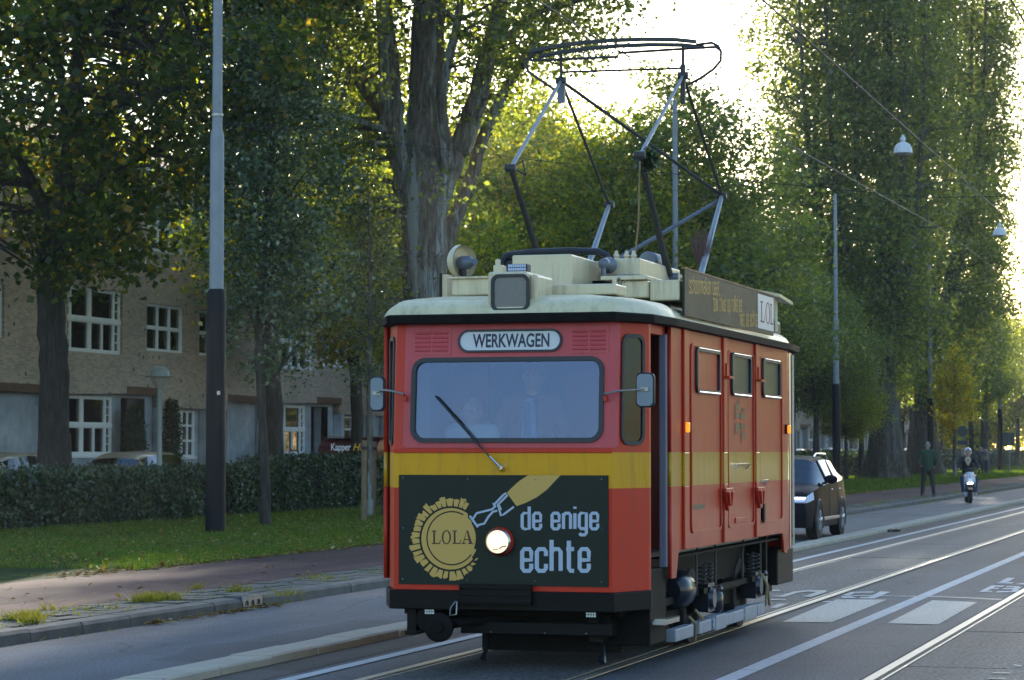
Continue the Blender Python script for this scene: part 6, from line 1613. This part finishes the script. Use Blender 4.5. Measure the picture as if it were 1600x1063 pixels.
# climbing shrubs beside the doors
def shrub(px, Y_, h, wy, label, seed):
    b = Vector((FX + .15, Y_, .1)); t = thing('climbing_shrub', label, 'shrub', b, 0, 'shrubs beside the house doors')
    r = np.random.default_rng(seed); n = 5200
    z = r.random(n) * h; q = np.sqrt(np.clip(1 - ((z / h - .45) / .58) ** 2, .02, 1)); th = r.uniform(0, 6.28, n); rr_ = r.random(n) ** .35
    P_ = np.stack([.28 * np.cos(th) * rr_ * q, wy * np.sin(th) * rr_ * q, z], 1) + r.normal(0, .04, (n, 3))
    tag(inst('foliage', leaf_mesh('foliage', P_, .075, 'leaf_hedge', seed=seed), t), kind='stuff')
    MB().tube([(0, 0, 0), (.02, .03, h * .5), (0, 0, h * .8)], [.05, .04, .01], 6).build('stem', 'bark_dark', t)
shrub(200, 65.2, 2.75, .55, 'dark clipped climber left of the brown house door', 61)
shrub(262, 67.7, 2.95, .45, 'dark climber right of the brown house door behind the lamp', 62)

# ================================================================ CARS
def car(name, label, b, rz, paint, L=4.3, H=1.60, Wd=.90, group=None, hood=.95, suv=True, glass='car_glass', hi=True):
    """a lofted body: sections from nose (y=0) to tail (y=L); the car faces -y"""
    t = thing(name, label, 'car', b, rz, group)
    # y, z floor, z sill-mid, z belt, z top, half width low, mid, belt, top
    s = [(0.00, .34, .50, .66, .70, .62, .66, .64, .50), (0.06, .24, .50, .74, .80, .78, .80, .74, .56), (0.30, .22, .52, .84, .90, .86, .89, .82, .62),
         (0.75, .22, .56, .92, .98, .88, .905, .86, .68), (1.08, .22, .58, .97, 1.03, .885, .91, .87, .70), (1.75, .22, .60, 1.00, H - .06, .885, .91, .87, .60),
         (2.05, .22, .60, 1.01, H - .01, .885, .91, .875, .62), (2.9, .22, .62, 1.03, H, .885, .91, .875, .62), (3.55, .22, .64, 1.06, H - .04, .885, .905, .86, .60),
         (3.98, .24, .66, 1.10, H - .16, .87, .89, .82, .56), (4.20, .28, .66, 1.10, 1.18, .82, .85, .80, .58), (L, .34, .62, .92, .98, .70, .76, .70, .50)]
    s = [(y * L / 4.3, *r) for y, *r in s]
    V = []; rows = 6
    for (y, zf, zm, zb, zt, wf, wm, wb, wt) in s:
        sec = [(wf, zf), (wm * Wd / .9, zm), (wb * Wd / .9, zb), (wt + (wb - wt) * .18, zb + (zt - zb) * .86), (wt * .86, zt - .005), (0, zt + .02)]
        V.append([(x, y, z) for x, z in sec] + [(-x, y, z) for x, z in reversed(sec[:-1])])
    k = len(V[0]); vs = [p for r_ in V for p in r_]
    body, glassf = [], []
    for i in range(len(V) - 1):
        for j in range(k - 1):
            f = (i * k + j, i * k + j + 1, (i + 1) * k + j + 1, (i + 1) * k + j)
            side = j in (2, k - 4)
            (glassf if (side and 4 <= i <= 8) or (i == 4 and j in (3, 4, 5, 6)) or (i == 9 and j in (3, 4, 5, 6)) else body).append(f)
    body.append(tuple(range(k))); body.append(tuple(reversed(range((len(V) - 1) * k, len(V) * k))))
    for i in range(len(V) - 1): body.append((i * k, (i + 1) * k, (i + 1) * k + k - 1, i * k + k - 1))
    o = MB().add(vs, body).build('body', paint, t, smooth=True)
    gm = MB().add(vs, glassf); gl = gm.build('windows', glass, t, smooth=True)
    if not hi: 
        MB().box(-.72, .72, 1.3, 3.9, .3, 1.0).build('cabin', 'dark_inside', t)
        wls = MB()
    MB().box(-.74, .74, 1.0, 4.0, .25, .98).build('interior', 'dark_inside', t)
    for sg_ in (-1, 1):
        for yw in (.82, 3.42):
            w_ = thing('wheel', None, None); w_.parent = t; w_.location = (sg_ * .80, yw * L / 4.3, .335)
            MB().lathe([(.20, -.10), (.31, -.11), (.335, -.08), (.335, .08), (.31, .11), (.22, .115)], axis='X', n=26, cap=True).build('tyre', 'tyre', w_, smooth=True)
            rm = MB().lathe([(.22, .10), (.205, .118), (.19, .10), (.19, .05), (.001, .05)], axis='X', n=26, cap=False) if sg_ > 0 else MB().lathe([(.22, -.10), (.205, -.118), (.19, -.10), (.19, -.05), (.001, -.05)], axis='X', n=26, cap=False)
            for q in range(5):
                a = q * 2 * math.pi / 5 + .3; c, s2 = math.cos(a), math.sin(a)
                rm.tube([(sg_ * .10, .03 * c, .03 * s2), (sg_ * .112, .20 * c, .20 * s2)], [.03, .022], 5)
            rm.build('rim', 'car_silver', w_, smooth=True)
            ar = MB(); pts = [(sg_ * .895, yw * L / 4.3 + .385 * math.cos(R(a)), .335 + .385 * math.sin(R(a))) for a in range(-20, 201, 20)]
            ar.tube(pts, .030, 6); ar.prism([(.37 * math.cos(R(a)), .37 * math.sin(R(a))) for a in range(0, 360, 20)], lambda u, v, h: (sg_ * (.87 + h), yw * L / 4.3 + u, .335 + v), 0, .036); ar.build('wheel_arch', 'plastic_black', t)
    if hi:
        for sg_ in (-1, 1):
            MB().box(min(sg_ * .50, sg_ * .80), max(sg_ * .50, sg_ * .80), -.005, .12, .68, .79).add([(sg_ * .80, 0.05, .68), (sg_ * .89, .34, .74), (sg_ * .87, .36, .88), (sg_ * .78, .06, .79)], [(0, 1, 2, 3)]).build('headlight', 'lamp_soft' if False else 'led_bluish', t, bevel=.02)
            MB().box(min(sg_ * .52, sg_ * .78), max(sg_ * .52, sg_ * .78), -.02, .05, .765, .785).build('daylight_strip', 'lamp_soft', t)
            mr = MB().ball((sg_ * 1.02, 1.42, 1.10), (.13, .07, .085), 12, 8); mr.tube([(sg_ * .86, 1.45, 1.02), (sg_ * .98, 1.43, 1.06)], .025, 6); mr.build('wing_mirror', 'car_dark', t, smooth=True)
            MB().lathe([(.001, -.01), (.05, -.01), (.055, .02)], c=(sg_ * .62, .05, .46), axis='Y', n=14).build('fog_lamp', 'reflector', t)
            MB().tube([(sg_ * .60, 1.95, H - .02), (sg_ * .61, 2.2, H + .05), (sg_ * .61, 3.2, H + .04), (sg_ * .58, 3.7, H - .08)], .018, 7).build('roof_rail', 'chrome', t, smooth=True)
            MB().box(min(sg_ * .90, sg_ * .925), max(sg_ * .90, sg_ * .925), 1.3, 3.0, .34, .40).build('sill_trim', 'steel', t, bevel=.008)
            for yh in (2.05, 2.95): MB().tube([(sg_ * .915, yh, .90), (sg_ * .935, yh + .05, .91), (sg_ * .915, yh + .2, .91)], .012, 6).build('door_handle', 'chrome', t)
            for yp in (1.95, 2.88):
                MB().tube([(sg_ * .885, yp - .08, 1.02), (sg_ * .66, yp, H - .08)], .022, 6).build('window_pillar', 'plastic_black', t)
            MB().box(min(sg_ * .91, sg_ * .916), max(sg_ * .91, sg_ * .916), 1.93, 1.94, .35, 1.0).box(min(sg_ * .91, sg_ * .916), max(sg_ * .91, sg_ * .916), 2.9, 2.91, .35, 1.0).build('door_gap', 'plastic_black', t)
        MB().box(-.42, .42, -.02, .04, .62, .76).box(-.55, .55, -.01, .08, .27, .42).build('grille', 'plastic_black', t, bevel=.02)
        MB().box(-.26, .26, -.035, -.02, .44, .55).build('number_plate', 'side_yellow', t)
        MB().box(-.70, .70, 3.94, 3.98, .3, 1.0)
    return t
suv = car('parked_car', 'black compact SUV with roof rails and lit headlamps following behind the tram', (-8.84, 46.1, 0), 0, 'car_dark', H=1.53)
suv.name = 'suv'
# parked cars of the side road, mostly hidden by the hedge
def pc(px, X, paint, lab, rz=180, H=1.48, hi=False, z=.1, L=4.3): return car('parked_car', lab, at(px, X, z), R(rz), paint, H=H, group='cars parked in the side road', hi=hi, L=L)
pc(95, -26.4, 'car_sand', 'sand coloured car whose roof shows at the left edge above the hedge', H=1.48)
pc(288, -26.2, 'car_sand', 'pale olive car roof above the hedge between left tree and tall pole', H=1.50)
cars = [(1253, 'car_white', 'white car just right of the tram behind the far hedge'), (1276, 'car_red', 'car with reddish roof left of the parking sign'), (1309, 'car_silver', 'silver car behind the third pole'),
        (1347, 'car_white', 'white car left of the giant fluted poplar'), (1420, 'car_blue', 'bluish car between the two giant poplars'), (1530, 'car_silver', 'silver car far off behind the scooter rider'), (1585, 'car_white', 'white car far off near the right edge')]
for i, (px, c, l) in enumerate(cars): pc(px, -27.0 - (i % 2), c, l, H=1.62 + .05 * (i % 3))
# red van with lettering
vb = at(500, -26.3, .1); vb.y += 2.3; vl = at(640, -26.3, .1).y - vb.y
van = thing('parked_van', 'dark red van with lettering on its side, parked behind the hedge', 'van', vb)
top = on_d(560, 684, depth_of(at(560, -25.4, .1))).z - .1
sec = [(0, .3), (0, top - .28), (.35, top - .06), (.8, top), (vl, top + .02), (vl, .3)]
MB().prism(sec, lambda u, v, h: (h, u, v), -.95, .92).build('body', 'van_red', van, bevel=.05)
MB().box(-.93, .90, .3, vl, top + .03, top + .05).build('roof_skin', 'van_lid', van)
y0, y1 = at(518, -25.36).y - vb.y, at(549, -25.36).y - vb.y
zt_ = on_x(530, 693, -25.37).z - .1; zb_ = on_x(530, 704, -25.37).z - .1
text('lettering', 'Kapper', lambda u, v, t: (.926, y0 + u * (y1 - y0), zb_ + v * (zt_ - zb_)), 'white_board', van, off=.02)
y0, y1 = at(552, -25.36).y - vb.y, at(579, -25.36).y - vb.y
text('lettering', 'HBal', lambda u, v, t: (.926, y0 + (u + .12 * v) * (y1 - y0), zb_ + v * (zt_ - zb_) - .0), 'yellow', van, off=.02)
for yw in (.9, vl - 1.0):
    for x in (-.9, .86):
        w_ = thing('wheel', None, None); w_.parent = van; w_.location = (x, yw, .34); MB().lathe([(.2, -.1), (.34, -.1), (.34, .1), (.2, .1)], axis='X', n=20).build('tyre', 'tyre', w_)
# bicycles against the hedge
def bike(px, X, rz, label, tone='plastic_black'):
    b = at(px, X, .1); t = thing('bicycle', label, 'bicycle', b, R(rz), 'bicycles parked behind the hedge')
    for y in (-.53, .53):
        w_ = thing('wheel', None, None); w_.parent = t; w_.location = (0, y, .34)
        c = [(0, .33 * math.cos(R(a)), .33 * math.sin(R(a))) for a in range(0, 361, 15)]
        MB().tube(c, .018, 6).build('tyre', 'tyre', w_)
        sp_ = MB()
        for a in range(0, 360, 30): sp_.tube([(0, 0, 0), (0, .31 * math.cos(R(a)), .31 * math.sin(R(a)))], .003, 3)
        tag(sp_.build('spokes', 'steel', w_), kind='stuff')
    bb_, st_, hd_ = (0, .05, .30), (0, .22, .85), (0, -.36, .90)
    MB().tube([bb_, st_], .016, 6).tube([bb_, hd_], .018, 6).tube([(0, .53, .34), bb_], .01, 6).tube([(0, .53, .34), st_], .01, 6).tube([(0, -.53, .34), hd_, (0, -.33, 1.08)], .014, 6).build('frame', tone, t)
    MB().tube([(-.28, -.14, 1.10), (-.25, -.22, 1.13), (0, -.34, 1.10), (.25, -.22, 1.13), (.28, -.14, 1.10)], .012, 6).build('handlebar', 'chrome', t, smooth=True)
    MB().ball((0, .24, .93), (.08, .14, .04), 10, 6).build('saddle', 'plastic_black', t, smooth=True)
    MB().tube([(0, .75, .62), (0, .55, .70), (0, .3, .66)], .03, 5).build('mudguard', tone, t)
for px, rz, l, c in ((120, 95, 'bicycle leaning by the trunk of the left tree', 'car_blue'), (160, 80, 'second bicycle beside the left tree', 'plastic_black'), (208, 100, 'bicycle before the climbing shrub', 'car_blue'), (375, 60, 'bicycle with raised handlebar right of the tall pole', 'plastic_black'),
                     (405, 100, 'dark bicycle behind the thin poplar', 'plastic_black'), (455, 85, 'bicycle with pale mudguard left of the red van', 'car_silver'), (478, 70, 'bicycle closest to the red van', 'plastic_black')):
    bike(px, -24.75, rz, l, c)

# ================================================================ PEOPLE
def blob(parts, name, m, parent, vox=.008, extra=None):
    """one continuous skin over tapering limbs: ((p0, p1, r0, r1) or (centre, radii, 'ball')"""
    mb = MB()
    for p in parts:
        if p[-1] == 'ball': mb.ball(p[0], p[1], 14, 10)
        else: mb.capsule(p[0], p[1], p[2], p[3], 12)
    o = mb.build(name, m, parent)
    r_m = o.modifiers.new('skin', 'REMESH'); r_m.mode = 'VOXEL'; r_m.voxel_size = vox; r_m.use_smooth_shade = True
    s_m = o.modifiers.new('smooth', 'SMOOTH'); s_m.iterations = 3; s_m.factor = .6
    return o
def V3(*a): return Vector(a)
def person(label, loc, rz, J, look, group=None, vox=.009, helper=None):
    """J = joints; look = materials"""
    t = thing('person', label, 'person', loc, rz, group)
    H = J['head']; N_ = J['neck']; up = (H - N_).normalized(); f = J.get('face', V3(0, -1, 0))
    rt = f.cross(V3(0, 0, 1)).normalized() if abs(f.z) < .95 else V3(1, 0, 0)
    sk = [(H, (.078, .092, .108), 'ball'), (H + f * .02 - up * .045, (.058, .066, .07), 'ball'), (H - up * .08, N_, .052, .056), (N_, J['chest'], .06, .10), (H + f * .098 - up * .012, (.014, .018, .022), 'ball'),
          (H + rt * .080, (.014, .022, .030), 'ball'), (H - rt * .080, (.014, .022, .030), 'ball'), (H + f * .085 - up * .052, (.026, .012, .008), 'ball'),
          (J['chest'], J['pelvis'], .125, .12), (J['sl'], J['sr'], .06, .06), (J['chest'] + V3(0, 0, .02), (.15, .10, .15), 'ball'), (J['pelvis'], (.15, .11, .11), 'ball')]
    for s in 'lr':
        sk += [(J['s' + s], J['e' + s], .050, .040), (J['e' + s], J['w' + s], .038, .026), (J['h' + s], J['k' + s], .082, .055), (J['k' + s], J['a' + s], .052, .036), (J['a' + s], J['a' + s] + J.get('toe', f) * .15 - V3(0, 0, .03), .036, .030)]
        w0 = J['w' + s]; d = (w0 - J['e' + s]).normalized(); side = d.cross(V3(0, 0, 1)); side = side.normalized() if side.length > .1 else V3(1, 0, 0); cu = side.cross(d)
        sk.append((w0, w0 + d * .075, .026, .030)); sk.append((w0 + d * .05 + side * .02, w0 + d * .05 - side * .02, .020, .020))
        for q, (o_, L_) in enumerate(((-.030, .060), (-.010, .072), (.010, .068), (.029, .054))):
            b0 = w0 + d * .085 + side * o_; sk.append((b0, b0 + d * L_ * .6 + cu * .008, .0088, .008)); sk.append((b0 + d * L_ * .6 + cu * .008, b0 + d * L_ * .85 + cu * .028, .008, .0068))
        sk.append((w0 + d * .02 + side * .026, w0 + d * .062 + side * .050 + cu * .014, .0105, .009))
    blob(sk, 'body', 'skin', t, vox)
    for s2 in (-1, 1): MB().ball(H + f * .084 + rt * .030 * s2 + up * .012, (.010, .008, .007), 8, 6).build('eye', 'eye_dark', t)
    tor = [(J['chest'] + V3(0, 0, .02), (.175, .125, .17), 'ball'), (J['chest'], J['pelvis'] + V3(0, 0, -.02), .145, .150), (J['sl'], J['sr'], .082, .082), (N_ - up * .02, J['chest'], .068, .11), (J['chest'] - rt * .07, J['pelvis'] - rt * .06, .11, .115), (J['chest'] + rt * .07, J['pelvis'] + rt * .06, .11, .115)]
    for s in 'lr': tor += [(J['s' + s], J['e' + s], .074, .058), (J['e' + s], J['w' + s] - (J['w' + s] - J['e' + s]).normalized() * .03, .056, .044)]
    blob(tor, 'jacket', look['top'], t, .014)
    if not look.get('nolegs'):
        tr = [(J['pelvis'], (.165, .125, .12), 'ball')]
        for s in 'lr': tr += [(J['h' + s], J['k' + s], .098, .072), (J['k' + s], J['a' + s] + V3(0, 0, .02), .070, .060)]
        blob(tr, 'trousers', look['legs'], t, .013)
        for s in 'lr':
            a = J['a' + s]; d = J.get('toe', f)
            blob([(a - V3(0, 0, .03) - d * .04, a - V3(0, 0, .045) + d * .15, .046, .040), (a - V3(0, 0, .05) + d * .1, (.046, .06, .03), 'ball')], 'shoe', look['shoe'], t, .011)
    if look.get('hair'): blob([(H + up * .03 - f * .018, (.086, .094, .095), 'ball')], 'hair', look['hair'], t, .010)
    if look.get('cap'): blob([(H + up * .045 - f * .01, (.090, .100, .075), 'ball'), (H + up * .03 + f * .10, (.06, .05, .012), 'ball')], 'cap', look['cap'], t, .010)
    return t
def standing(h=1.76, spread=.13, arms='down', lean=0.0):
    k = h / 1.76
    J = dict(pelvis=V3(0, 0, .95), chest=V3(0, .0, 1.28), neck=V3(0, -.01, 1.50), head=V3(0, -.02, 1.635), sl=V3(-.185, 0, 1.43), sr=V3(.185, 0, 1.43),
             hl=V3(-.09, 0, .90), hr=V3(.09, 0, .90), kl=V3(-spread * .9, -.02, .50), kr=V3(spread * .9, -.02, .50), al=V3(-spread - .02, .02, .085), ar=V3(spread + .02, .02, .085))
    if arms == 'down': J.update(el=V3(-.26, .03, 1.15), er=V3(.26, .03, 1.15), wl=V3(-.20, -.13, 1.0), wr=V3(.22, -.10, .98))
    if arms == 'camera': J.update(el=V3(-.24, -.20, 1.24), er=V3(.24, -.22, 1.26), wl=V3(-.09, -.32, 1.50), wr=V3(.09, -.32, 1.52))
    if arms == 'phone': J.update(el=V3(-.22, -.25, 1.32), er=V3(.22, -.28, 1.34), wl=V3(-.10, -.46, 1.56), wr=V3(.10, -.46, 1.58))
    return {a: b * k for a, b in J.items()}
# the man in the green jacket, seen from behind
pb = on_z(1450, 777, .12)
J = standing(1.80, .16); J['face'] = V3(0, -1, 0)
J['wr'] = V3(.24, -.18, 1.04); J['er'] = V3(.29, -.02, 1.14)
person('man in green jacket and dark trousers standing at the kerb with his back turned', pb, R(180 + 8), J, dict(top='jacket_green', legs='trousers_dark', shoe='shoe_blue', hair='hair_grey', cap='cap_grey'), vox=.008)
# two photographers further on
pq = on_z(1533, 742, .12)
J = standing(1.70, .1, 'camera'); J['face'] = V3(0, -1, 0)
t = person('person in dusky coat with a backpack, left of the two photographers', pq, R(150), J, dict(top='coat_dusk', legs='trousers_dark', shoe='shoe_blue', hair='hair_grey'), group='two photographers on the grass', vox=.012)
blob([(V3(0, .20, 1.30), (.15, .09, .22), 'ball')], 'backpack', 'car_blue', t, .015)
pq2 = on_z(1541, 741, .12)
J = standing(1.70, .1, 'phone'); J['face'] = V3(0, -1, 0)
t = person('person in beige coat and blue jeans holding a camera up, right of the pair', pq2, R(120), J, dict(top='coat_beige', legs='jeans', shoe='shoe_blue', cap='cap_grey'), group='two photographers on the grass', vox=.012)
fr = pq2 + Matrix.Rotation(R(120), 3, 'Z') @ V3(0, -.53, 1.60); o = MB().box(-.07, .07, -.02, .02, -.045, .045).tube([(0, -.02, 0), (0, -.08, 0)], .03, 10).build('camera_body', 'plastic_black', None, bevel=.008, loc=fr); o.rotation_euler = (0, 0, R(120)); tag(o, 'small black camera held up by the person in the beige coat', 'camera')
# scooter and its rider
sb_ = on_z(1516, 787, 0)
RZ = R(11)
sc = thing('scooter', 'white motor scooter with lit headlamp riding towards the viewer', 'scooter', sb_, RZ)
for y, nm in ((0, 'wheel'), (1.28, 'wheel')):
    w_ = thing('wheel', None, None); w_.parent = sc; w_.location = (0, y, .24)
    MB().lathe([(.12, -.05), (.20, -.06), (.235, -.035), (.24, 0), (.235, .035), (.20, .06), (.12, .05)], axis='X', n=24).build('tyre', 'tyre', w_, smooth=True)
    MB().lathe([(.001, -.045), (.13, -.052), (.13, .052), (.001, .045)], axis='X', n=16).build('rim', 'steel', w_)
shield = []
for z, w_, y in ((.34, .10, .20), (.42, .15, .10), (.55, .175, .03), (.70, .18, .0), (.85, .165, .02), (.95, .12, .06), (1.0, .07, .10)): shield.append((z, w_, y))
mb = MB(); n = 9
for z, w_, y in shield:
    for j in range(n): a = -1 + 2 * j / (n - 1); mb.v.append((w_ * a, y + .12 * a * a, z))
for z, w_, y in shield:
    for j in range(n): a = -1 + 2 * j / (n - 1); mb.v.append((w_ * a * .94, y + .12 * a * a + .03, z))
k = len(shield) * n
for i in range(len(shield) - 1):
    for j in range(n - 1):
        q = i * n + j; mb.f += [(q, q + 1, q + n + 1, q + n), (k + q, k + q + n, k + q + n + 1, k + q + 1)]; mb.m += [0, 0]
for i in range(len(shield) - 1):
    for q, e in ((i * n, 0), (i * n + n - 1, 1)): mb.f.append((q, q + n, k + q + n, k + q)); mb.m.append(0)
mb.build('front_shield', 'scooter_white', sc, smooth=True)
MB().box(-.15, .15, -.012, .06, .36, .66).build('dark_inset', 'plastic_black', sc, bevel=.03)
MB().box(-.085, .085, -.03, .0, .60, .645).build('headlight', 'lamp_soft', sc, bevel=.01)
MB().box(-.010, .010, -.012, .0, .78, .85).build('badge', 'navy_print', sc)
MB().prism([(-.02, .50), (.22, .56), (.30, .40), (.16, .34), (-.12, .40), (-.2, .36), (-.22, .44)], lambda u, v, h: (h, u, v), -.075, .075).build('front_mudguard', 'plastic_black', sc, bevel=.02)
MB().tube([(-.08, 0, .24), (-.08, .12, .62)], .025, 8).tube([(.08, 0, .24), (.08, .12, .62)], .025, 8).build('fork', 'steel', sc)
MB().ball((0, .14, 1.02), (.13, .08, .07), 12, 8).build('dash', 'plastic_black', sc, smooth=True)
MB().tube([(-.34, .26, 1.03), (-.24, .18, 1.04), (0, .16, 1.02), (.24, .18, 1.04), (.34, .26, 1.03)], .018, 8).build('handlebar', 'plastic_black', sc, smooth=True)
for s_ in (-1, 1):
    MB().tube([(s_ * .24, .18, 1.04), (s_ * .31, .16, 1.20)], .007, 6).ball((s_ * .34, .16, 1.24), (.055, .015, .04), 12, 8).build('mirror', 'plastic_black', sc, smooth=True)
    MB().ball((s_ * .165, .0, .86), (.02, .02, .02), 8, 6).build('turn_signal', 'amber', sc)
MB().prism([(.2, .25), (.75, .25), (.85, .34), (.8, .62), (1.35, .66), (1.5, .58), (1.4, .38), (1.0, .3), (1.0, .20), (.2, .20)], lambda u, v, h: (h, u, v), -.14, .14).build('body', 'scooter_white', sc, bevel=.05)
MB().prism([(.75, .68), (.8, .76), (1.1, .74), (1.4, .80), (1.5, .74), (1.4, .66)], lambda u, v, h: (h, u, v), -.13, .13).build('seat', 'plastic_black', sc, bevel=.03)
J = dict(pelvis=V3(0, .95, .88), chest=V3(0, .86, 1.20), neck=V3(0, .80, 1.42), head=V3(0, .76, 1.56), sl=V3(-.18, .84, 1.36), sr=V3(.18, .84, 1.36), el=V3(-.30, .62, 1.16), er=V3(.30, .62, 1.16), wl=V3(-.31, .36, 1.07), wr=V3(.31, .36, 1.07),
         hl=V3(-.10, .90, .84), hr=V3(.10, .90, .84), kl=V3(-.20, .45, .80), kr=V3(.21, .45, .80), al=V3(-.17, .46, .34), ar=V3(.20, .48, .33), face=V3(0, -1, 0))
rd = person('rider in dark jacket, pale scarf and white helmet sitting on the scooter', sb_, RZ, J, dict(top='jacket_black', legs='jeans', shoe='shoe_pale'), vox=.008)
hm = MB(); H_ = J['head']
prof = [(R(-62), 1), (R(-40), 1), (R(-10), 1), (R(20), 1), (R(50), 1), (R(75), 1), (R(90), 1)]
vs = []; n = 24
for ph, _ in prof:
    for j in range(n):
        th = 2 * math.pi * j / n; front = math.cos(th + math.pi / 2)
        p_ = ph if not (ph < R(22) and math.sin(th) < -.45) else R(22)
        vs.append((H_.x + .125 * math.cos(p_) * math.cos(th), H_.y + .145 * math.cos(p_) * math.sin(th), H_.z + .03 + .135 * math.sin(p_)))
fs = [(i * n + j, i * n + (j + 1) % n, (i + 1) * n + (j + 1) % n, (i + 1) * n + j) for i in range(len(prof) - 1) for j in range(n)]
MB().add(vs, fs).build('helmet', 'helmet_white', rd, smooth=True)
MB().box(H_.x - .03, H_.x + .035, H_.y - .128, H_.y - .10, H_.z + .085, H_.z + .125).build('helmet_mark', 'print_blue', rd)
blob([(J['neck'] + V3(0, -.05, -.04), (.10, .08, .05), 'ball'), (J['chest'] + V3(-.06, -.13, .12), J['chest'] + V3(0, -.15, -.02), .04, .03), (J['chest'] + V3(.06, -.13, .12), J['chest'] + V3(0, -.15, -.02), .04, .03)], 'scarf', 'scarf_pale', rd, .012)
# driver and child behind the windscreen
def cab(px, py, yl): q = fp(px, py, yl); return V3(TX + q.x, YF + yl, q.z)
hp = cab(833, 590, .95)
J = dict(head=V3(0, 0, 0), neck=V3(0, .02, -.14), chest=V3(0, .04, -.36), pelvis=V3(0, .05, -.66), sl=V3(-.19, .03, -.21), sr=V3(.19, .03, -.21), el=V3(-.30, -.05, -.48), er=V3(.31, -.08, -.46), wl=V3(-.24, -.30, -.56), wr=V3(.30, -.34, -.54),
         hl=V3(-.1, .03, -.68), hr=V3(.1, .03, -.68), kl=V3(-.14, -.38, -.66), kr=V3(.14, -.38, -.66), al=V3(-.14, -.40, -1.02), ar=V3(.14, -.40, -1.02), face=V3(0, -1, 0))
dr = person('driver in dark red jacket with pale blue shirt and tie behind the windscreen', hp, 0, J, dict(top='uniform', legs='trousers_dark', shoe='jacket_black', hair='hair_grey'), vox=.009)
blob([(V3(0, -.095, -.20), V3(0, -.115, -.55), .045, .07)], 'shirt', 'shirt_blue', dr, .012)
MB().prism([(-.018, -.19), (.018, -.19), (.034, -.55), (0, -.60), (-.034, -.55)], lambda u, v, h: (u, -.175 + h - (-.19 - v) * .03, v), 0, .008).build('tie', 'tie_dark', dr)
hp = cab(737, 645, .75); kk = .78
J2 = {a: (b * kk if a != 'face' else b) for a, b in J.items()}; J2['wl'] = V3(-.16, -.22, -.46); J2['wr'] = V3(.16, -.22, -.46)
person('child with light curly hair beside the driver in the cab', hp, 0, J2, dict(top='child_top', legs='jeans', shoe='shoe_pale', hair='hair_light'), vox=.009)

# ---------------------------------------------------------------- thin scattering air, added to imitate veiling lens glare
hz_m = bpy.data.materials.new('air'); hz_m.use_nodes = True
n_ = hz_m.node_tree; n_.nodes.clear(); pv = n_.nodes.new('ShaderNodeVolumePrincipled'); mo = n_.nodes.new('ShaderNodeOutputMaterial')
pv.inputs['Density'].default_value = 0.00026; pv.inputs['Anisotropy'].default_value = 0.5; pv.inputs['Color'].default_value = (.95, .97, 1, 1)
n_.links.new(pv.outputs[0], mo.inputs['Volume'])
hb = MB().box(-90, 40, -60, 420, -1.2, 46).build('glare_haze', hz_m); tag(hb, kind='stuff')
